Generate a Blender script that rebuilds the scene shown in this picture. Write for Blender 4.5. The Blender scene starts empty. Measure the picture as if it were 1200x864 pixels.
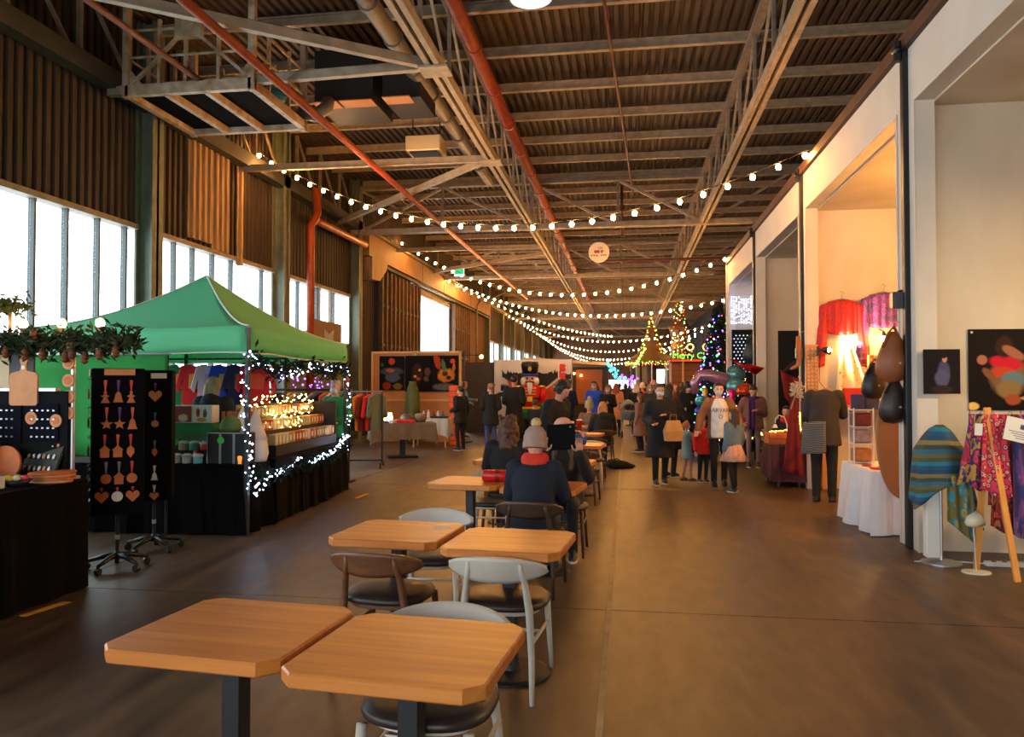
import bpy, bmesh, math, random
from mathutils import Vector, Matrix, Euler
from mathutils.bvhtree import BVHTree
random.seed(7)
PI = math.pi
scene = bpy.context.scene
C = scene.collection

# ------------------------------------------------------------------ camera
cam_d = bpy.data.cameras.new('camera'); cam = bpy.data.objects.new('camera', cam_d); C.objects.link(cam)
cam.location = (0, 0, 1.62)
cam_d.sensor_width = 36.0; cam_d.lens = 900.0 / 1200.0 * 36.0
cam_d.clip_start = 0.05; cam_d.clip_end = 400
cam.rotation_euler = (PI / 2 + math.radians(1.273), 0, math.radians(8.529))
scene.camera = cam

# ------------------------------------------------------------------ world, overcast daylight
w = bpy.data.worlds.new('overcast'); scene.world = w; w.use_nodes = True
bg = w.node_tree.nodes['Background']
bg.inputs['Color'].default_value = (0.90, 0.96, 1.0, 1); bg.inputs['Strength'].default_value = 5.0
def portal(loc, rot, sx, sy):
    d = bpy.data.lights.new('daylight_portal', 'AREA'); d.shape = 'RECTANGLE'; d.size = sx; d.size_y = sy
    d.cycles.is_portal = True
    o = bpy.data.objects.new('daylight_portal', d); C.objects.link(o); o.location = loc; o.rotation_euler = rot
portal((-8.75, 11.8, 2.75), (0, -PI / 2, 0), 3.6, 21.6)      # left windows
portal((-9.1, 32.9, 2.7), (0, -PI / 2, 0), 5.4, 6.4)         # open sliding door
portal((-8.75, 62, 2.75), (0, -PI / 2, 0), 3.6, 34)          # far left windows
portal((-2.5, -9.3, 2.6), (PI / 2, 0, 0), 9.0, 5.2)          # unseen gate behind the camera, added to daylight the foreground
vs = scene.view_settings
vs.view_transform = 'Standard'; vs.look = 'None'; vs.gamma = 1.0; vs.use_curve_mapping = False
vs.exposure = 0.35
scene.cycles.max_bounces = 7; scene.cycles.diffuse_bounces = 5; scene.cycles.sample_clamp_indirect = 4.0
scene.cycles.use_light_tree = True; scene.cycles.caustics_reflective = False; scene.cycles.caustics_refractive = False

# ------------------------------------------------------------------ materials
def lin(c):
    return tuple((v / 255 / 12.92 if v / 255 <= .04045 else ((v / 255 + .055) / 1.055) ** 2.4) for v in c[:3]) + (1,)
MATS = {}
def M(name, rgb=None, rough=.6, metal=0., var=0., vscale=8., bump=0., bscale=40., emit=0., stretch=(1, 1, 1), rgb2=None, sheen=0., trans=0., spec=None):
    if name in MATS: return MATS[name]
    m = bpy.data.materials.new(name); m.use_nodes = True; MATS[name] = m
    nt = m.node_tree; b = nt.nodes['Principled BSDF']
    b.inputs['Base Color'].default_value = lin(rgb); b.inputs['Roughness'].default_value = rough; b.inputs['Metallic'].default_value = metal
    if spec is not None: b.inputs['Specular IOR Level'].default_value = spec
    if sheen: b.inputs['Sheen Weight'].default_value = sheen
    if trans: b.inputs['Transmission Weight'].default_value = trans
    if emit:
        b.inputs['Emission Color'].default_value = lin(rgb); b.inputs['Emission Strength'].default_value = emit
    if var or bump:
        tc = nt.nodes.new('ShaderNodeTexCoord'); mp = nt.nodes.new('ShaderNodeMapping'); mp.inputs['Scale'].default_value = stretch
        nt.links.new(tc.outputs['Object'], mp.inputs['Vector'])
    if var:
        n = nt.nodes.new('ShaderNodeTexNoise'); n.inputs['Scale'].default_value = vscale; n.inputs['Detail'].default_value = 5
        nt.links.new(mp.outputs[0], n.inputs['Vector'])
        r = nt.nodes.new('ShaderNodeValToRGB'); r.color_ramp.elements[0].position = .32; r.color_ramp.elements[1].position = .68
        c = lin(rgb)
        c2 = lin(rgb2) if rgb2 else tuple(min(1, v * (1 + var)) for v in c[:3]) + (1,)
        c1 = c if rgb2 else tuple(v * (1 - var) for v in c[:3]) + (1,)
        r.color_ramp.elements[0].color = c1; r.color_ramp.elements[1].color = c2
        nt.links.new(n.outputs['Fac'], r.inputs['Fac']); nt.links.new(r.outputs['Color'], b.inputs['Base Color'])
    if bump:
        n2 = nt.nodes.new('ShaderNodeTexNoise'); n2.inputs['Scale'].default_value = bscale; n2.inputs['Detail'].default_value = 4
        nt.links.new(mp.outputs[0], n2.inputs['Vector'])
        bp = nt.nodes.new('ShaderNodeBump'); bp.inputs['Strength'].default_value = bump; bp.inputs['Distance'].default_value = .01
        nt.links.new(n2.outputs['Fac'], bp.inputs['Height']); nt.links.new(bp.outputs['Normal'], b.inputs['Normal'])
    return m
def EM(name, rgb, s):
    if name in MATS: return MATS[name]
    m = bpy.data.materials.new(name); m.use_nodes = True; MATS[name] = m; nt = m.node_tree
    nt.nodes.remove(nt.nodes['Principled BSDF']); e = nt.nodes.new('ShaderNodeEmission')
    e.inputs['Color'].default_value = lin(rgb); e.inputs['Strength'].default_value = s
    nt.links.new(e.outputs[0], nt.nodes['Material Output'].inputs['Surface']); return m
def print_mat(name, base, blobs, rough=.7, axes=(0, 2), noise=.35, nscale=9.):
    """flat printed picture: soft ellipses (u, v, ru, rv, colour[, angle]) over a base colour, in Generated space"""
    m = bpy.data.materials.new(name); m.use_nodes = True; nt = m.node_tree; b = nt.nodes['Principled BSDF']
    b.inputs['Roughness'].default_value = rough; b.inputs['Specular IOR Level'].default_value = .12
    tc = nt.nodes.new('ShaderNodeTexCoord'); sx = nt.nodes.new('ShaderNodeSeparateXYZ'); nt.links.new(tc.outputs['Generated'], sx.inputs[0])
    cx = nt.nodes.new('ShaderNodeCombineXYZ'); nt.links.new(sx.outputs[axes[0]], cx.inputs[0]); nt.links.new(sx.outputs[axes[1]], cx.inputs[1])
    no = nt.nodes.new('ShaderNodeTexNoise'); no.inputs['Scale'].default_value = nscale; no.inputs['Detail'].default_value = 4
    nt.links.new(cx.outputs[0], no.inputs['Vector'])
    prev = None
    for bl in blobs:
        u, v, ru, rv, col = bl[:5]; ang = bl[5] if len(bl) > 5 else 0
        sub = nt.nodes.new('ShaderNodeVectorMath'); sub.operation = 'SUBTRACT'; nt.links.new(cx.outputs[0], sub.inputs[0]); sub.inputs[1].default_value = (u, v, 0)
        rot = nt.nodes.new('ShaderNodeVectorRotate'); rot.rotation_type = 'Z_AXIS'; rot.inputs['Angle'].default_value = -ang; nt.links.new(sub.outputs[0], rot.inputs[0])
        mul = nt.nodes.new('ShaderNodeVectorMath'); mul.operation = 'MULTIPLY'; nt.links.new(rot.outputs[0], mul.inputs[0]); mul.inputs[1].default_value = (1 / ru, 1 / rv, 0)
        ln = nt.nodes.new('ShaderNodeVectorMath'); ln.operation = 'LENGTH'; nt.links.new(mul.outputs[0], ln.inputs[0])
        ad = nt.nodes.new('ShaderNodeMath'); ad.operation = 'MULTIPLY_ADD'; nt.links.new(no.outputs['Fac'], ad.inputs[0]); ad.inputs[1].default_value = noise * 2; nt.links.new(ln.outputs['Value'], ad.inputs[2])
        mr = nt.nodes.new('ShaderNodeMapRange'); mr.inputs[1].default_value = .8 + noise; mr.inputs[2].default_value = 1.1 + noise; mr.inputs[3].default_value = 1; mr.inputs[4].default_value = 0
        nt.links.new(ad.outputs[0], mr.inputs[0])
        mx = nt.nodes.new('ShaderNodeMix'); mx.data_type = 'RGBA'; nt.links.new(mr.outputs[0], mx.inputs[0])
        if prev is None: mx.inputs[6].default_value = lin(base)
        else: nt.links.new(prev, mx.inputs[6])
        mx.inputs[7].default_value = lin(col); prev = mx.outputs[2]
    nt.links.new(prev, b.inputs['Base Color']); return m
def pattern_mat(name, cols, scale=14., rough=.75, kind='voronoi', stretch=(1, 1, 1)):
    """printed cloth: constant colour ramp over cells, bands or noise"""
    m = bpy.data.materials.new(name); m.use_nodes = True; MATS[name] = m; nt = m.node_tree; b = nt.nodes['Principled BSDF']; b.inputs['Roughness'].default_value = rough
    tc = nt.nodes.new('ShaderNodeTexCoord'); mp = nt.nodes.new('ShaderNodeMapping'); mp.inputs['Scale'].default_value = stretch; nt.links.new(tc.outputs['Object'], mp.inputs[0])
    if kind == 'voronoi':
        t = nt.nodes.new('ShaderNodeTexVoronoi'); t.inputs['Scale'].default_value = scale; out = t.outputs['Distance']
    elif kind == 'noise':
        t = nt.nodes.new('ShaderNodeTexNoise'); t.inputs['Scale'].default_value = scale; t.inputs['Detail'].default_value = 3; out = t.outputs['Fac']
    else:
        t = nt.nodes.new('ShaderNodeTexWave'); t.bands_direction = {'bandsX': 'X', 'bandsY': 'Y', 'bandsZ': 'Z'}[kind]; t.wave_profile = 'SAW'; t.inputs['Scale'].default_value = scale
        t.inputs['Distortion'].default_value = 2.2; t.inputs['Detail'].default_value = 2; out = t.outputs['Fac']
    nt.links.new(mp.outputs[0], t.inputs['Vector'])
    r = nt.nodes.new('ShaderNodeValToRGB'); r.color_ramp.interpolation = 'CONSTANT'
    el = r.color_ramp.elements; k = len(cols)
    lo, hi = (.0, .75) if kind == 'voronoi' else ((.33, .67) if kind == 'noise' else (0, 1))
    el[0].position = 0; el[0].color = lin(cols[0]); el[1].position = lo + (hi - lo) / k; el[1].color = lin(cols[1])
    for i in range(2, k):
        e = el.new(lo + (hi - lo) * i / k); e.color = lin(cols[i])
    nt.links.new(out, r.inputs[0]); nt.links.new(r.outputs[0], b.inputs['Base Color']); return m

# ------------------------------------------------------------------ geometry helpers
def basis(d):
    d = Vector(d).normalized(); u = Vector((0, 0, 1)) if abs(d.z) < .95 else Vector((1, 0, 0))
    a = d.cross(u).normalized(); return a, d.cross(a).normalized()
class MB:
    def __init__(s): s.v = []; s.f = []
    def add(s, vs, fs):
        k = len(s.v); s.v += [tuple(p) for p in vs]; s.f += [tuple(i + k for i in f) for f in fs]; return s
    def box(s, x0, x1, y0, y1, z0, z1):
        return s.add([(x0, y0, z0), (x1, y0, z0), (x1, y1, z0), (x0, y1, z0), (x0, y0, z1), (x1, y0, z1), (x1, y1, z1), (x0, y1, z1)],
                     [(0, 3, 2, 1), (4, 5, 6, 7), (0, 1, 5, 4), (1, 2, 6, 5), (2, 3, 7, 6), (3, 0, 4, 7)])
    def bbox(s, x0, x1, y0, y1, z0, z1, b=.01):
        """box with chamfered vertical and horizontal edges"""
        def ring(z, i): return [(x0 + i + b, y0 + i, z), (x1 - i - b, y0 + i, z), (x1 - i, y0 + i + b, z), (x1 - i, y1 - i - b, z), (x1 - i - b, y1 - i, z), (x0 + i + b, y1 - i, z), (x0 + i, y1 - i - b, z), (x0 + i, y0 + i + b, z)]
        return s.rings([ring(z0, b), ring(z0 + b, 0), ring(z1 - b, 0), ring(z1, b)])
    def rings(s, R, cap=True, closed=False):
        n = len(R[0]); vs = [p for r in R for p in r]; fs = []
        m = len(R)
        for i in range(m if closed else m - 1):
            for j in range(n):
                a = i * n + j; b2 = i * n + (j + 1) % n; c = ((i + 1) % m) * n + (j + 1) % n; d = ((i + 1) % m) * n + j
                fs.append((a, b2, c, d))
        if cap and not closed: fs += [tuple(range(n - 1, -1, -1)), tuple((m - 1) * n + j for j in range(n))]
        return s.add(vs, fs)
    def bar(s, p0, p1, w, h=None):
        """square bar between points"""
        h = h or w; p0 = Vector(p0); p1 = Vector(p1); a, b = basis(p1 - p0)
        q = [(-1, -1), (1, -1), (1, 1), (-1, 1)]
        return s.rings([[p + a * (x * w / 2) + b * (y * h / 2) for x, y in q] for p in (p0, p1)])
    def cyl(s, p0, p1, r0, r1=None, n=12):
        r1 = r0 if r1 is None else r1; p0 = Vector(p0); p1 = Vector(p1); a, b = basis(p1 - p0)
        return s.rings([[p + (a * math.cos(t * 2 * PI / n) + b * math.sin(t * 2 * PI / n)) * r for t in range(n)] for p, r in ((p0, r0), (p1, r1))])
    def tube(s, pts, r, n=8, cap=True):
        pts = [Vector(p) for p in pts]; R = []; a0 = None
        for i, p in enumerate(pts):
            d = (pts[min(i + 1, len(pts) - 1)] - pts[max(i - 1, 0)]).normalized()
            if a0 is None: a0, _ = basis(d)
            a = (a0 - d * a0.dot(d)).normalized(); b = d.cross(a); a0 = a
            rr = r[i] if isinstance(r, (list, tuple)) else r
            R.append([p + (a * math.cos(t * 2 * PI / n) + b * math.sin(t * 2 * PI / n)) * rr for t in range(n)])
        return s.rings(R, cap)
    def lathe(s, prof, n=20, c=(0, 0, 0), sx=1, sy=1):
        return s.rings([[(c[0] + r * sx * math.cos(t * 2 * PI / n), c[1] + r * sy * math.sin(t * 2 * PI / n), c[2] + z) for t in range(n)] for r, z in prof])
    def prism(s, poly, y0, y1, axis='y'):
        def P(a, b, c): return {'y': (a, c, b), 'z': (a, b, c), 'x': (c, a, b)}[axis]
        return s.rings([[P(a, b, c) for a, b in poly] for c in (y0, y1)])
    def ell(s, c, r, rot=None, n=12, m=8):
        c = Vector(c); vs = []; fs = []; R = rot or Matrix.Identity(3)
        if isinstance(r, (int, float)): r = (r, r, r)
        vs.append(c + R @ Vector((0, 0, -r[2])))
        for i in range(1, m):
            t = -PI / 2 + PI * i / m
            for j in range(n):
                p = 2 * PI * j / n; vs.append(c + R @ Vector((r[0] * math.cos(t) * math.cos(p), r[1] * math.cos(t) * math.sin(p), r[2] * math.sin(t))))
        vs.append(c + R @ Vector((0, 0, r[2]))); L = len(vs) - 1
        for j in range(n): fs.append((0, 1 + (j + 1) % n, 1 + j)); fs.append((L, L - n + j, L - n + (j + 1) % n))
        for i in range(m - 2):
            for j in range(n): a = 1 + i * n + j; b = 1 + i * n + (j + 1) % n; fs.append((a, b, b + n, a + n))
        return s.add(vs, fs)
    def cap(s, p0, p1, r0, r1=None, n=10):
        """tapered capsule"""
        r1 = r0 if r1 is None else r1; p0 = Vector(p0); p1 = Vector(p1); d = p1 - p0
        if d.length < 1e-5: return s.ell(p0, r0)
        d.normalize(); a, b = basis(d); R = []
        for t in (-80, -50, -20): R.append((p0 + d * r0 * math.sin(math.radians(t)), r0 * math.cos(math.radians(t))))
        R += [(p0, r0), (p1, r1)]
        for t in (20, 50, 80): R.append((p1 + d * r1 * math.sin(math.radians(t)), r1 * math.cos(math.radians(t))))
        return s.rings([[p + (a * math.cos(t * 2 * PI / n) + b * math.sin(t * 2 * PI / n)) * r for t in range(n)] for p, r in R])
    def sheet(s, fn, nu, nv, th=.004):
        """thin cloth: fn(u,v)->point, closed with thickness along its normals"""
        P = [[Vector(fn(i / nu, j / nv)) for i in range(nu + 1)] for j in range(nv + 1)]
        N = []
        for j in range(nv + 1):
            for i in range(nu + 1):
                du = P[j][min(i + 1, nu)] - P[j][max(i - 1, 0)]; dv = P[min(j + 1, nv)][i] - P[max(j - 1, 0)][i]
                n = du.cross(dv); N.append(n.normalized() if n.length > 1e-9 else Vector((0, 1, 0)))
        k = (nu + 1) * (nv + 1); fl = [p for r in P for p in r]; vs = [p + n * th / 2 for p, n in zip(fl, N)] + [p - n * th / 2 for p, n in zip(fl, N)]; fs = []
        for j in range(nv):
            for i in range(nu):
                a = j * (nu + 1) + i; q = (a, a + 1, a + nu + 2, a + nu + 1); fs.append(q); fs.append(tuple(x + k for x in reversed(q)))
        edge = [i for i in range(nu)] + [(j) * (nu + 1) + nu for j in range(nv)] + [nv * (nu + 1) + i for i in range(nu, 0, -1)] + [j * (nu + 1) for j in range(nv, 0, -1)]
        for q in range(len(edge)):
            a = edge[q]; b = edge[(q + 1) % len(edge)]; fs.append((b, a, a + k, b + k))
        return s.add(vs, fs)
    def xf(s, mat, start=0):
        s.v = s.v[:start] + [tuple(mat @ Vector(p)) for p in s.v[start:]]; return s
    def mesh(s, name, mat=None, smooth=False):
        me = bpy.data.meshes.new(name); me.from_pydata(s.v, [], s.f); me.update()
        if mat: me.materials.append(mat)
        if smooth: me.shade_smooth()
        return me
    def build(s, name, mat, parent=None, loc=None, rot=None, smooth=False, fix=True):
        me = s.mesh(name, mat, smooth)
        if fix:
            bm = bmesh.new(); bm.from_mesh(me); bmesh.ops.recalc_face_normals(bm, faces=bm.faces); bm.to_mesh(me); bm.free()
        return link(name, me, parent, loc, rot)
def link(name, data, parent=None, loc=None, rot=None):
    o = bpy.data.objects.new(name, data); C.objects.link(o)
    if parent: o.parent = parent
    if loc is not None: o.location = loc
    if rot is not None: o.rotation_euler = rot if not isinstance(rot, (int, float)) else (0, 0, rot)
    return o
def tag(o, label, cat, group=None):
    o['label'] = label; o['category'] = cat
    if group: o['group'] = group
    return o
def thing(name, label, cat, loc=(0, 0, 0), rz=0, group=None):
    return tag(link(name, None, None, loc, rz), label, cat, group)
def struct(o, label=None):
    o['kind'] = 'structure'
    if label: o['label'] = label
    return o
def shared(name, me, parent, loc, rot=None, scale=None):
    o = link(name, me, parent, loc, rot)
    if scale is not None: o.scale = scale if not isinstance(scale, (int, float)) else (scale,) * 3
    return o
def copy_tree(o, parent=None):
    c = o.copy(); C.objects.link(c); c.parent = parent
    for ch in [x for x in bpy.data.objects if x.parent == o]: copy_tree(ch, c)
    return c
def text_mesh(txt, size, mat, depth=.002, align='CENTER'):
    cu = bpy.data.curves.new('lettering', 'FONT'); cu.body = txt; cu.size = size; cu.align_x = align; cu.align_y = 'CENTER'; cu.extrude = depth; cu.resolution_u = 2
    o = bpy.data.objects.new('lettering', cu); C.objects.link(o); dg = bpy.context.evaluated_depsgraph_get()
    me = bpy.data.meshes.new_from_object(o.evaluated_get(dg)); C.objects.unlink(o); bpy.data.objects.remove(o)
    me.materials.clear(); me.materials.append(mat); return me
def at_y(z): return z

# ================================================================== THE HALL
XL, XR, ROOF = -8.5, 2.8, 8.05
YB, YE = -9.0, 86.0
mt_clad = M('rusty_cladding', (52, 40, 31), .75, var=.45, vscale=3, stretch=(1, 2, .35))
mt_pale = M('pale_cladding', (152, 122, 88), .7, var=.35, vscale=4, stretch=(1, 5, .4))
mt_col = M('grey_green_steel', (98, 104, 88), .6, var=.18, vscale=5)
mt_steel = M('painted_steel', (156, 140, 118), .55, var=.2, vscale=6)
mt_steel_d = M('weathered_steel', (126, 114, 100), .6, var=.25, vscale=6)
mt_deck = M('roof_deck', (64, 49, 38), .65, var=.35, vscale=1.2, stretch=(1, .3, 1))
mt_orange = M('orange_pipe', (150, 60, 22), .5, var=.25, vscale=5)
mt_rust = M('red_oxide', (92, 40, 26), .6, var=.25, vscale=5)
mt_dark = M('dark_metal', (34, 31, 29), .55)
mt_girder = M('dark_girder', (62, 62, 60), .6, var=.2, vscale=4)
mt_duct = M('duct_grey', (104, 98, 92), .5, var=.2, vscale=4)
mt_black = M('black_metal', (16, 16, 17), .45)
mt_white = M('white_plaster', (216, 206, 192), .8, var=.05, vscale=2)
mt_board = M('skimmed_plasterboard', (196, 180, 156), .85, var=.1, vscale=.9, rgb2=(218, 205, 184), stretch=(1.4, 1.4, .7))
mt_brownbeam = M('brown_beam', (78, 48, 32), .6, var=.2, vscale=4)

# floor of concrete slabs
fm = bpy.data.materials.new('worn_concrete'); fm.use_nodes = True; nt = fm.node_tree; b = nt.nodes['Principled BSDF']
geo = nt.nodes.new('ShaderNodeNewGeometry')
def fnoise(sc, vec, det=5):
    mp = nt.nodes.new('ShaderNodeMapping'); mp.inputs['Scale'].default_value = vec; nt.links.new(geo.outputs['Position'], mp.inputs[0])
    n = nt.nodes.new('ShaderNodeTexNoise'); n.inputs['Scale'].default_value = sc; n.inputs['Detail'].default_value = det; nt.links.new(mp.outputs[0], n.inputs['Vector']); return n.outputs['Fac']
n1 = fnoise(2.6, (2.0, .07, 1)); n2 = fnoise(.55, (1, 1, 1)); n3 = fnoise(9, (1, .35, 1), 9)
r1 = nt.nodes.new('ShaderNodeValToRGB'); r1.color_ramp.elements[0].position = .33; r1.color_ramp.elements[1].position = .68
r1.color_ramp.elements[0].color = lin((72, 56, 43)); r1.color_ramp.elements[1].color = lin((105, 82, 60)); nt.links.new(n1, r1.inputs[0])
r2 = nt.nodes.new('ShaderNodeValToRGB'); r2.color_ramp.elements[0].position = .35; r2.color_ramp.elements[1].position = .7
r2.color_ramp.elements[0].color = (.72, .72, .74, 1); r2.color_ramp.elements[1].color = (1.05, 1.02, .98, 1); nt.links.new(n2, r2.inputs[0])
mx = nt.nodes.new('ShaderNodeMix'); mx.data_type = 'RGBA'; mx.blend_type = 'MULTIPLY'; mx.inputs[0].default_value = 1; nt.links.new(r1.outputs[0], mx.inputs[6]); nt.links.new(r2.outputs[0], mx.inputs[7])
r3 = nt.nodes.new('ShaderNodeValToRGB'); r3.color_ramp.elements[0].position = .3; r3.color_ramp.elements[1].position = .7
r3.color_ramp.elements[0].color = (.6, .59, .6, 1); r3.color_ramp.elements[1].color = (1.22, 1.2, 1.16, 1); nt.links.new(n3, r3.inputs[0])
mx2 = nt.nodes.new('ShaderNodeMix'); mx2.data_type = 'RGBA'; mx2.blend_type = 'MULTIPLY'; mx2.inputs[0].default_value = 1; nt.links.new(mx.outputs[2], mx2.inputs[6]); nt.links.new(r3.outputs[0], mx2.inputs[7])
nt.links.new(mx2.outputs[2], b.inputs['Base Color'])
rr = nt.nodes.new('ShaderNodeMapRange'); rr.inputs[3].default_value = .30; rr.inputs[4].default_value = .56; nt.links.new(n1, rr.inputs[0]); nt.links.new(rr.outputs[0], b.inputs['Roughness'])
bp = nt.nodes.new('ShaderNodeBump'); bp.inputs['Strength'].default_value = .12; bp.inputs['Distance'].default_value = .01; nt.links.new(n3, bp.inputs['Height']); nt.links.new(bp.outputs[0], b.inputs['Normal'])
MATS['worn_concrete'] = fm
floor = struct(MB().box(-9.2, 6.8, YB - 6, YE + .5, -.3, -.02).build('floor', M('joint_grout', (58, 48, 40), .9)), 'brown worn concrete floor of the hall')
xs = [-9.2, -4.6, -.135, 6.8]; ys = [YB - 6, -1.0, 5.62, 12.2, 18.9, 25.6, 32.3, 39, 52, 65, YE + .5]
for i in range(3):
    for j in range(len(ys) - 1):
        MB().box(xs[i] + .006, xs[i + 1] - .006, ys[j] + .006, ys[j + 1] - .006, -.1, 0).build('floor_slab', fm, floor)
m_seam = M('pale_seam_filler', (158, 132, 98), .6, var=.2, vscale=6)
seam = struct(MB().box(-.152, -.118, -1, 39, -.02, .002).build('trim_1', m_seam), 'pale filled seam running down the floor')
m_tape = M('yellow_tape', (206, 148, 42), .7, var=.3, vscale=12)
tag(MB().add([(-4.23, 4.86, .001), (-4.17, 4.85, .001), (-4.11, 5.22, .001), (-4.18, 5.23, .001), (-4.23, 4.86, .004), (-4.17, 4.85, .004), (-4.11, 5.22, .004), (-4.18, 5.23, .004)],
    [(0, 3, 2, 1), (4, 5, 6, 7), (0, 1, 5, 4), (1, 2, 6, 5), (2, 3, 7, 6), (3, 0, 4, 7)]).build('floor_tape', m_tape), 'yellow tape mark on the floor beside the black-clothed front stall table', 'tape', 'floor tape marks')
tag(MB().box(-4.16, -4.09, 10.6, 11.1, .001, .004).build('floor_tape', m_tape, None), 'yellow tape mark on the floor at the foot of the green tent stall', 'tape', 'floor tape marks').location.x = .27

# corrugated sheet helper, profile along t with depth d
def corr(t0, t1, pitch, depth):
    n = max(1, round((t1 - t0) / pitch)); p = (t1 - t0) / n; out = []
    for i in range(n):
        a = t0 + i * p; out += [(a, 0), (a + p * .3, 0), (a + p * .42, depth), (a + p * .88, depth)]
    out.append((t1, 0)); return out
def corr_wall(y0, y1, z0, z1, x, pitch=.18, depth=.05):
    pr = corr(y0, y1, pitch, depth); m = MB(); k = len(pr)
    vs = [(x + d, t, z0) for t, d in pr] + [(x + d, t, z1) for t, d in pr] + [(x - .03, y0, z0), (x - .03, y1, z0), (x - .03, y1, z1), (x - .03, y0, z1)]
    fs = [(i, i + 1, i + 1 + k, i + k) for i in range(k - 1)]
    fs += [(2 * k, 2 * k + 3, 2 * k + 2, 2 * k + 1), tuple(range(k)) + (2 * k + 1, 2 * k), tuple(range(2 * k - 1, k - 1, -1)) + (2 * k + 3, 2 * k + 2), (0, k, 2 * k + 3, 2 * k), (k - 1, 2 * k + 1, 2 * k + 2, 2 * k - 1)]
    return m.add(vs, fs)

COLS = [-3.25, 1.95, 7.15, 12.35, 17.55, 22.75, 45.3, 50.5, 55.7, 60.9, 66.1, 71.3, 76.5, 81.7]
wall_left = struct(MB().box(XL - .25, XL - .12, YB, YE, 0, 1.15).build('wall_left', M('dado_block', (84, 70, 58), .85, var=.2, vscale=3)), 'left wall of dark corrugated cladding above a window band')
# upper cladding sheets, bay by bay
bays = [(YB, -3.25)] + [(COLS[i], COLS[i + 1]) for i in range(len(COLS) - 1)] + [(81.7, YE)]
for (a, c) in bays:
    z0 = 4.42
    if a == 22.75: z0 = 6.3
    corr_wall(a, c, z0, ROOF, XL).build('cladding_sheet', mt_clad, wall_left)
for (a, c, z0, z1) in ((13.72, 14.55, 4.5, 6.5), (14.58, 15.2, 4.42, 6.5), (15.62, 15.8, 4.25, 6.5)):
    corr_wall(a, c, z0, z1, XL + .09, .21, .06).build('pale_cladding_sheet', mt_pale, wall_left)
corr_wall(17.7, 22.6, 4.46, 6.2, XL + .01, .2, .06).build('cladding_sheet', mt_clad, wall_left)
corr_wall(22.75, 29.4, 5.3, 6.3, XL).build('cladding_sheet', mt_clad, wall_left)
corr_wall(36.2, 45.3, 0, 6.3, XL).build('cladding_sheet', M('brown_cladding', (112, 78, 50), .75, var=.25, vscale=3), wall_left)
corr_wall(22.75, 25.6, 0, 5.4, XL).build('cladding_sheet', mt_clad, wall_left)
# columns
for i, yc in enumerate(COLS):
    m = MB(); x = XL + .02
    m.box(x, x + .34, yc - .03, yc + .03, 0, ROOF); m.box(x + .3, x + .34, yc - .16, yc + .16, 0, ROOF); m.box(x, x + .04, yc - .16, yc + .16, 0, ROOF)
    m.build('wall_column', mt_col, wall_left)
# eaves girder (dark), runs along the wall, with lattice above
MB().box(XL + .1, XL + .36, YB, 23.0, 6.42, 6.72).build('eaves_girder', mt_girder, wall_left)
MB().box(XL + .1, XL + .36, 23.0, YE, 6.42, 6.62).build('eaves_girder', mt_steel_d, wall_left)
# windows: one per bay, panes and mullions
m_glass = bpy.data.materials.new('window_glass'); m_glass.use_nodes = True; nt = m_glass.node_tree
nt.nodes.remove(nt.nodes['Principled BSDF']); tr = nt.nodes.new('ShaderNodeBsdfTransparent'); gl = nt.nodes.new('ShaderNodeBsdfGlossy'); gl.inputs['Roughness'].default_value = .05
ms = nt.nodes.new('ShaderNodeMixShader'); ms.inputs[0].default_value = .06; tr.inputs[0].default_value = (.92, .96, .97, 1)
nt.links.new(tr.outputs[0], ms.inputs[1]); nt.links.new(gl.outputs[0], ms.inputs[2]); nt.links.new(ms.outputs[0], nt.nodes['Material Output'].inputs[0])
m_mull = M('mullion_teal', (58, 70, 72), .5)
wn = 0
for (a, c) in [(1.95, 7.15), (7.15, 12.35), (12.35, 17.55), (17.55, 22.75)] + [(COLS[i], COLS[i + 1]) for i in range(6, len(COLS) - 1)]:
    wn += 1
    zt, zs = 4.42, 1.15
    wo = struct(MB().box(XL - .1, XL + .12, a + .16, c - .16, zt - .09, zt).build('window_%d' % wn, mt_steel_d), 'tall window band in the left wall, blown out by daylight')
    MB().box(XL - .12, XL + .14, a + .16, c - .16, zs - .05, zs).build('window_sill', mt_steel_d, wo)
    k = 4 if a < 20 else 3
    edges = [a + .16 + (c - a - .32) * q / k for q in range(k + 1)]
    if wn == 2: edges = [7.31, 8.2, 9.1, 9.9, 10.56, 11.27, 11.95, 12.19]
    if wn == 3: edges = [12.51, 12.66, 13.39, 14.02, 14.75, 15.51, 16.92, 17.39]
    for e in edges[1:-1]: MB().box(XL - .05, XL + .05, e - .022, e + .022, zs, zt - .09).build('mullion', m_mull, wo)
    for q in range(len(edges) - 1):
        MB().box(XL - .012, XL - .004, edges[q] + .03, edges[q + 1] - .03, zs, zt - .09).build('pane', m_glass, wo)
    if wn == 4:
        MB().box(XL - .1, XL + .06, a + .16, c - .16, zs, 2.9).build('window_panel', M('window_panel_olive', (110, 116, 70), .7), wo)
        for e in (18.2, 20.2, 21.0): MB().box(XL + .02, XL + .1, e - .04, e + .04, 2.9, zt).build('mullion', mt_steel_d, wo)
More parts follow.
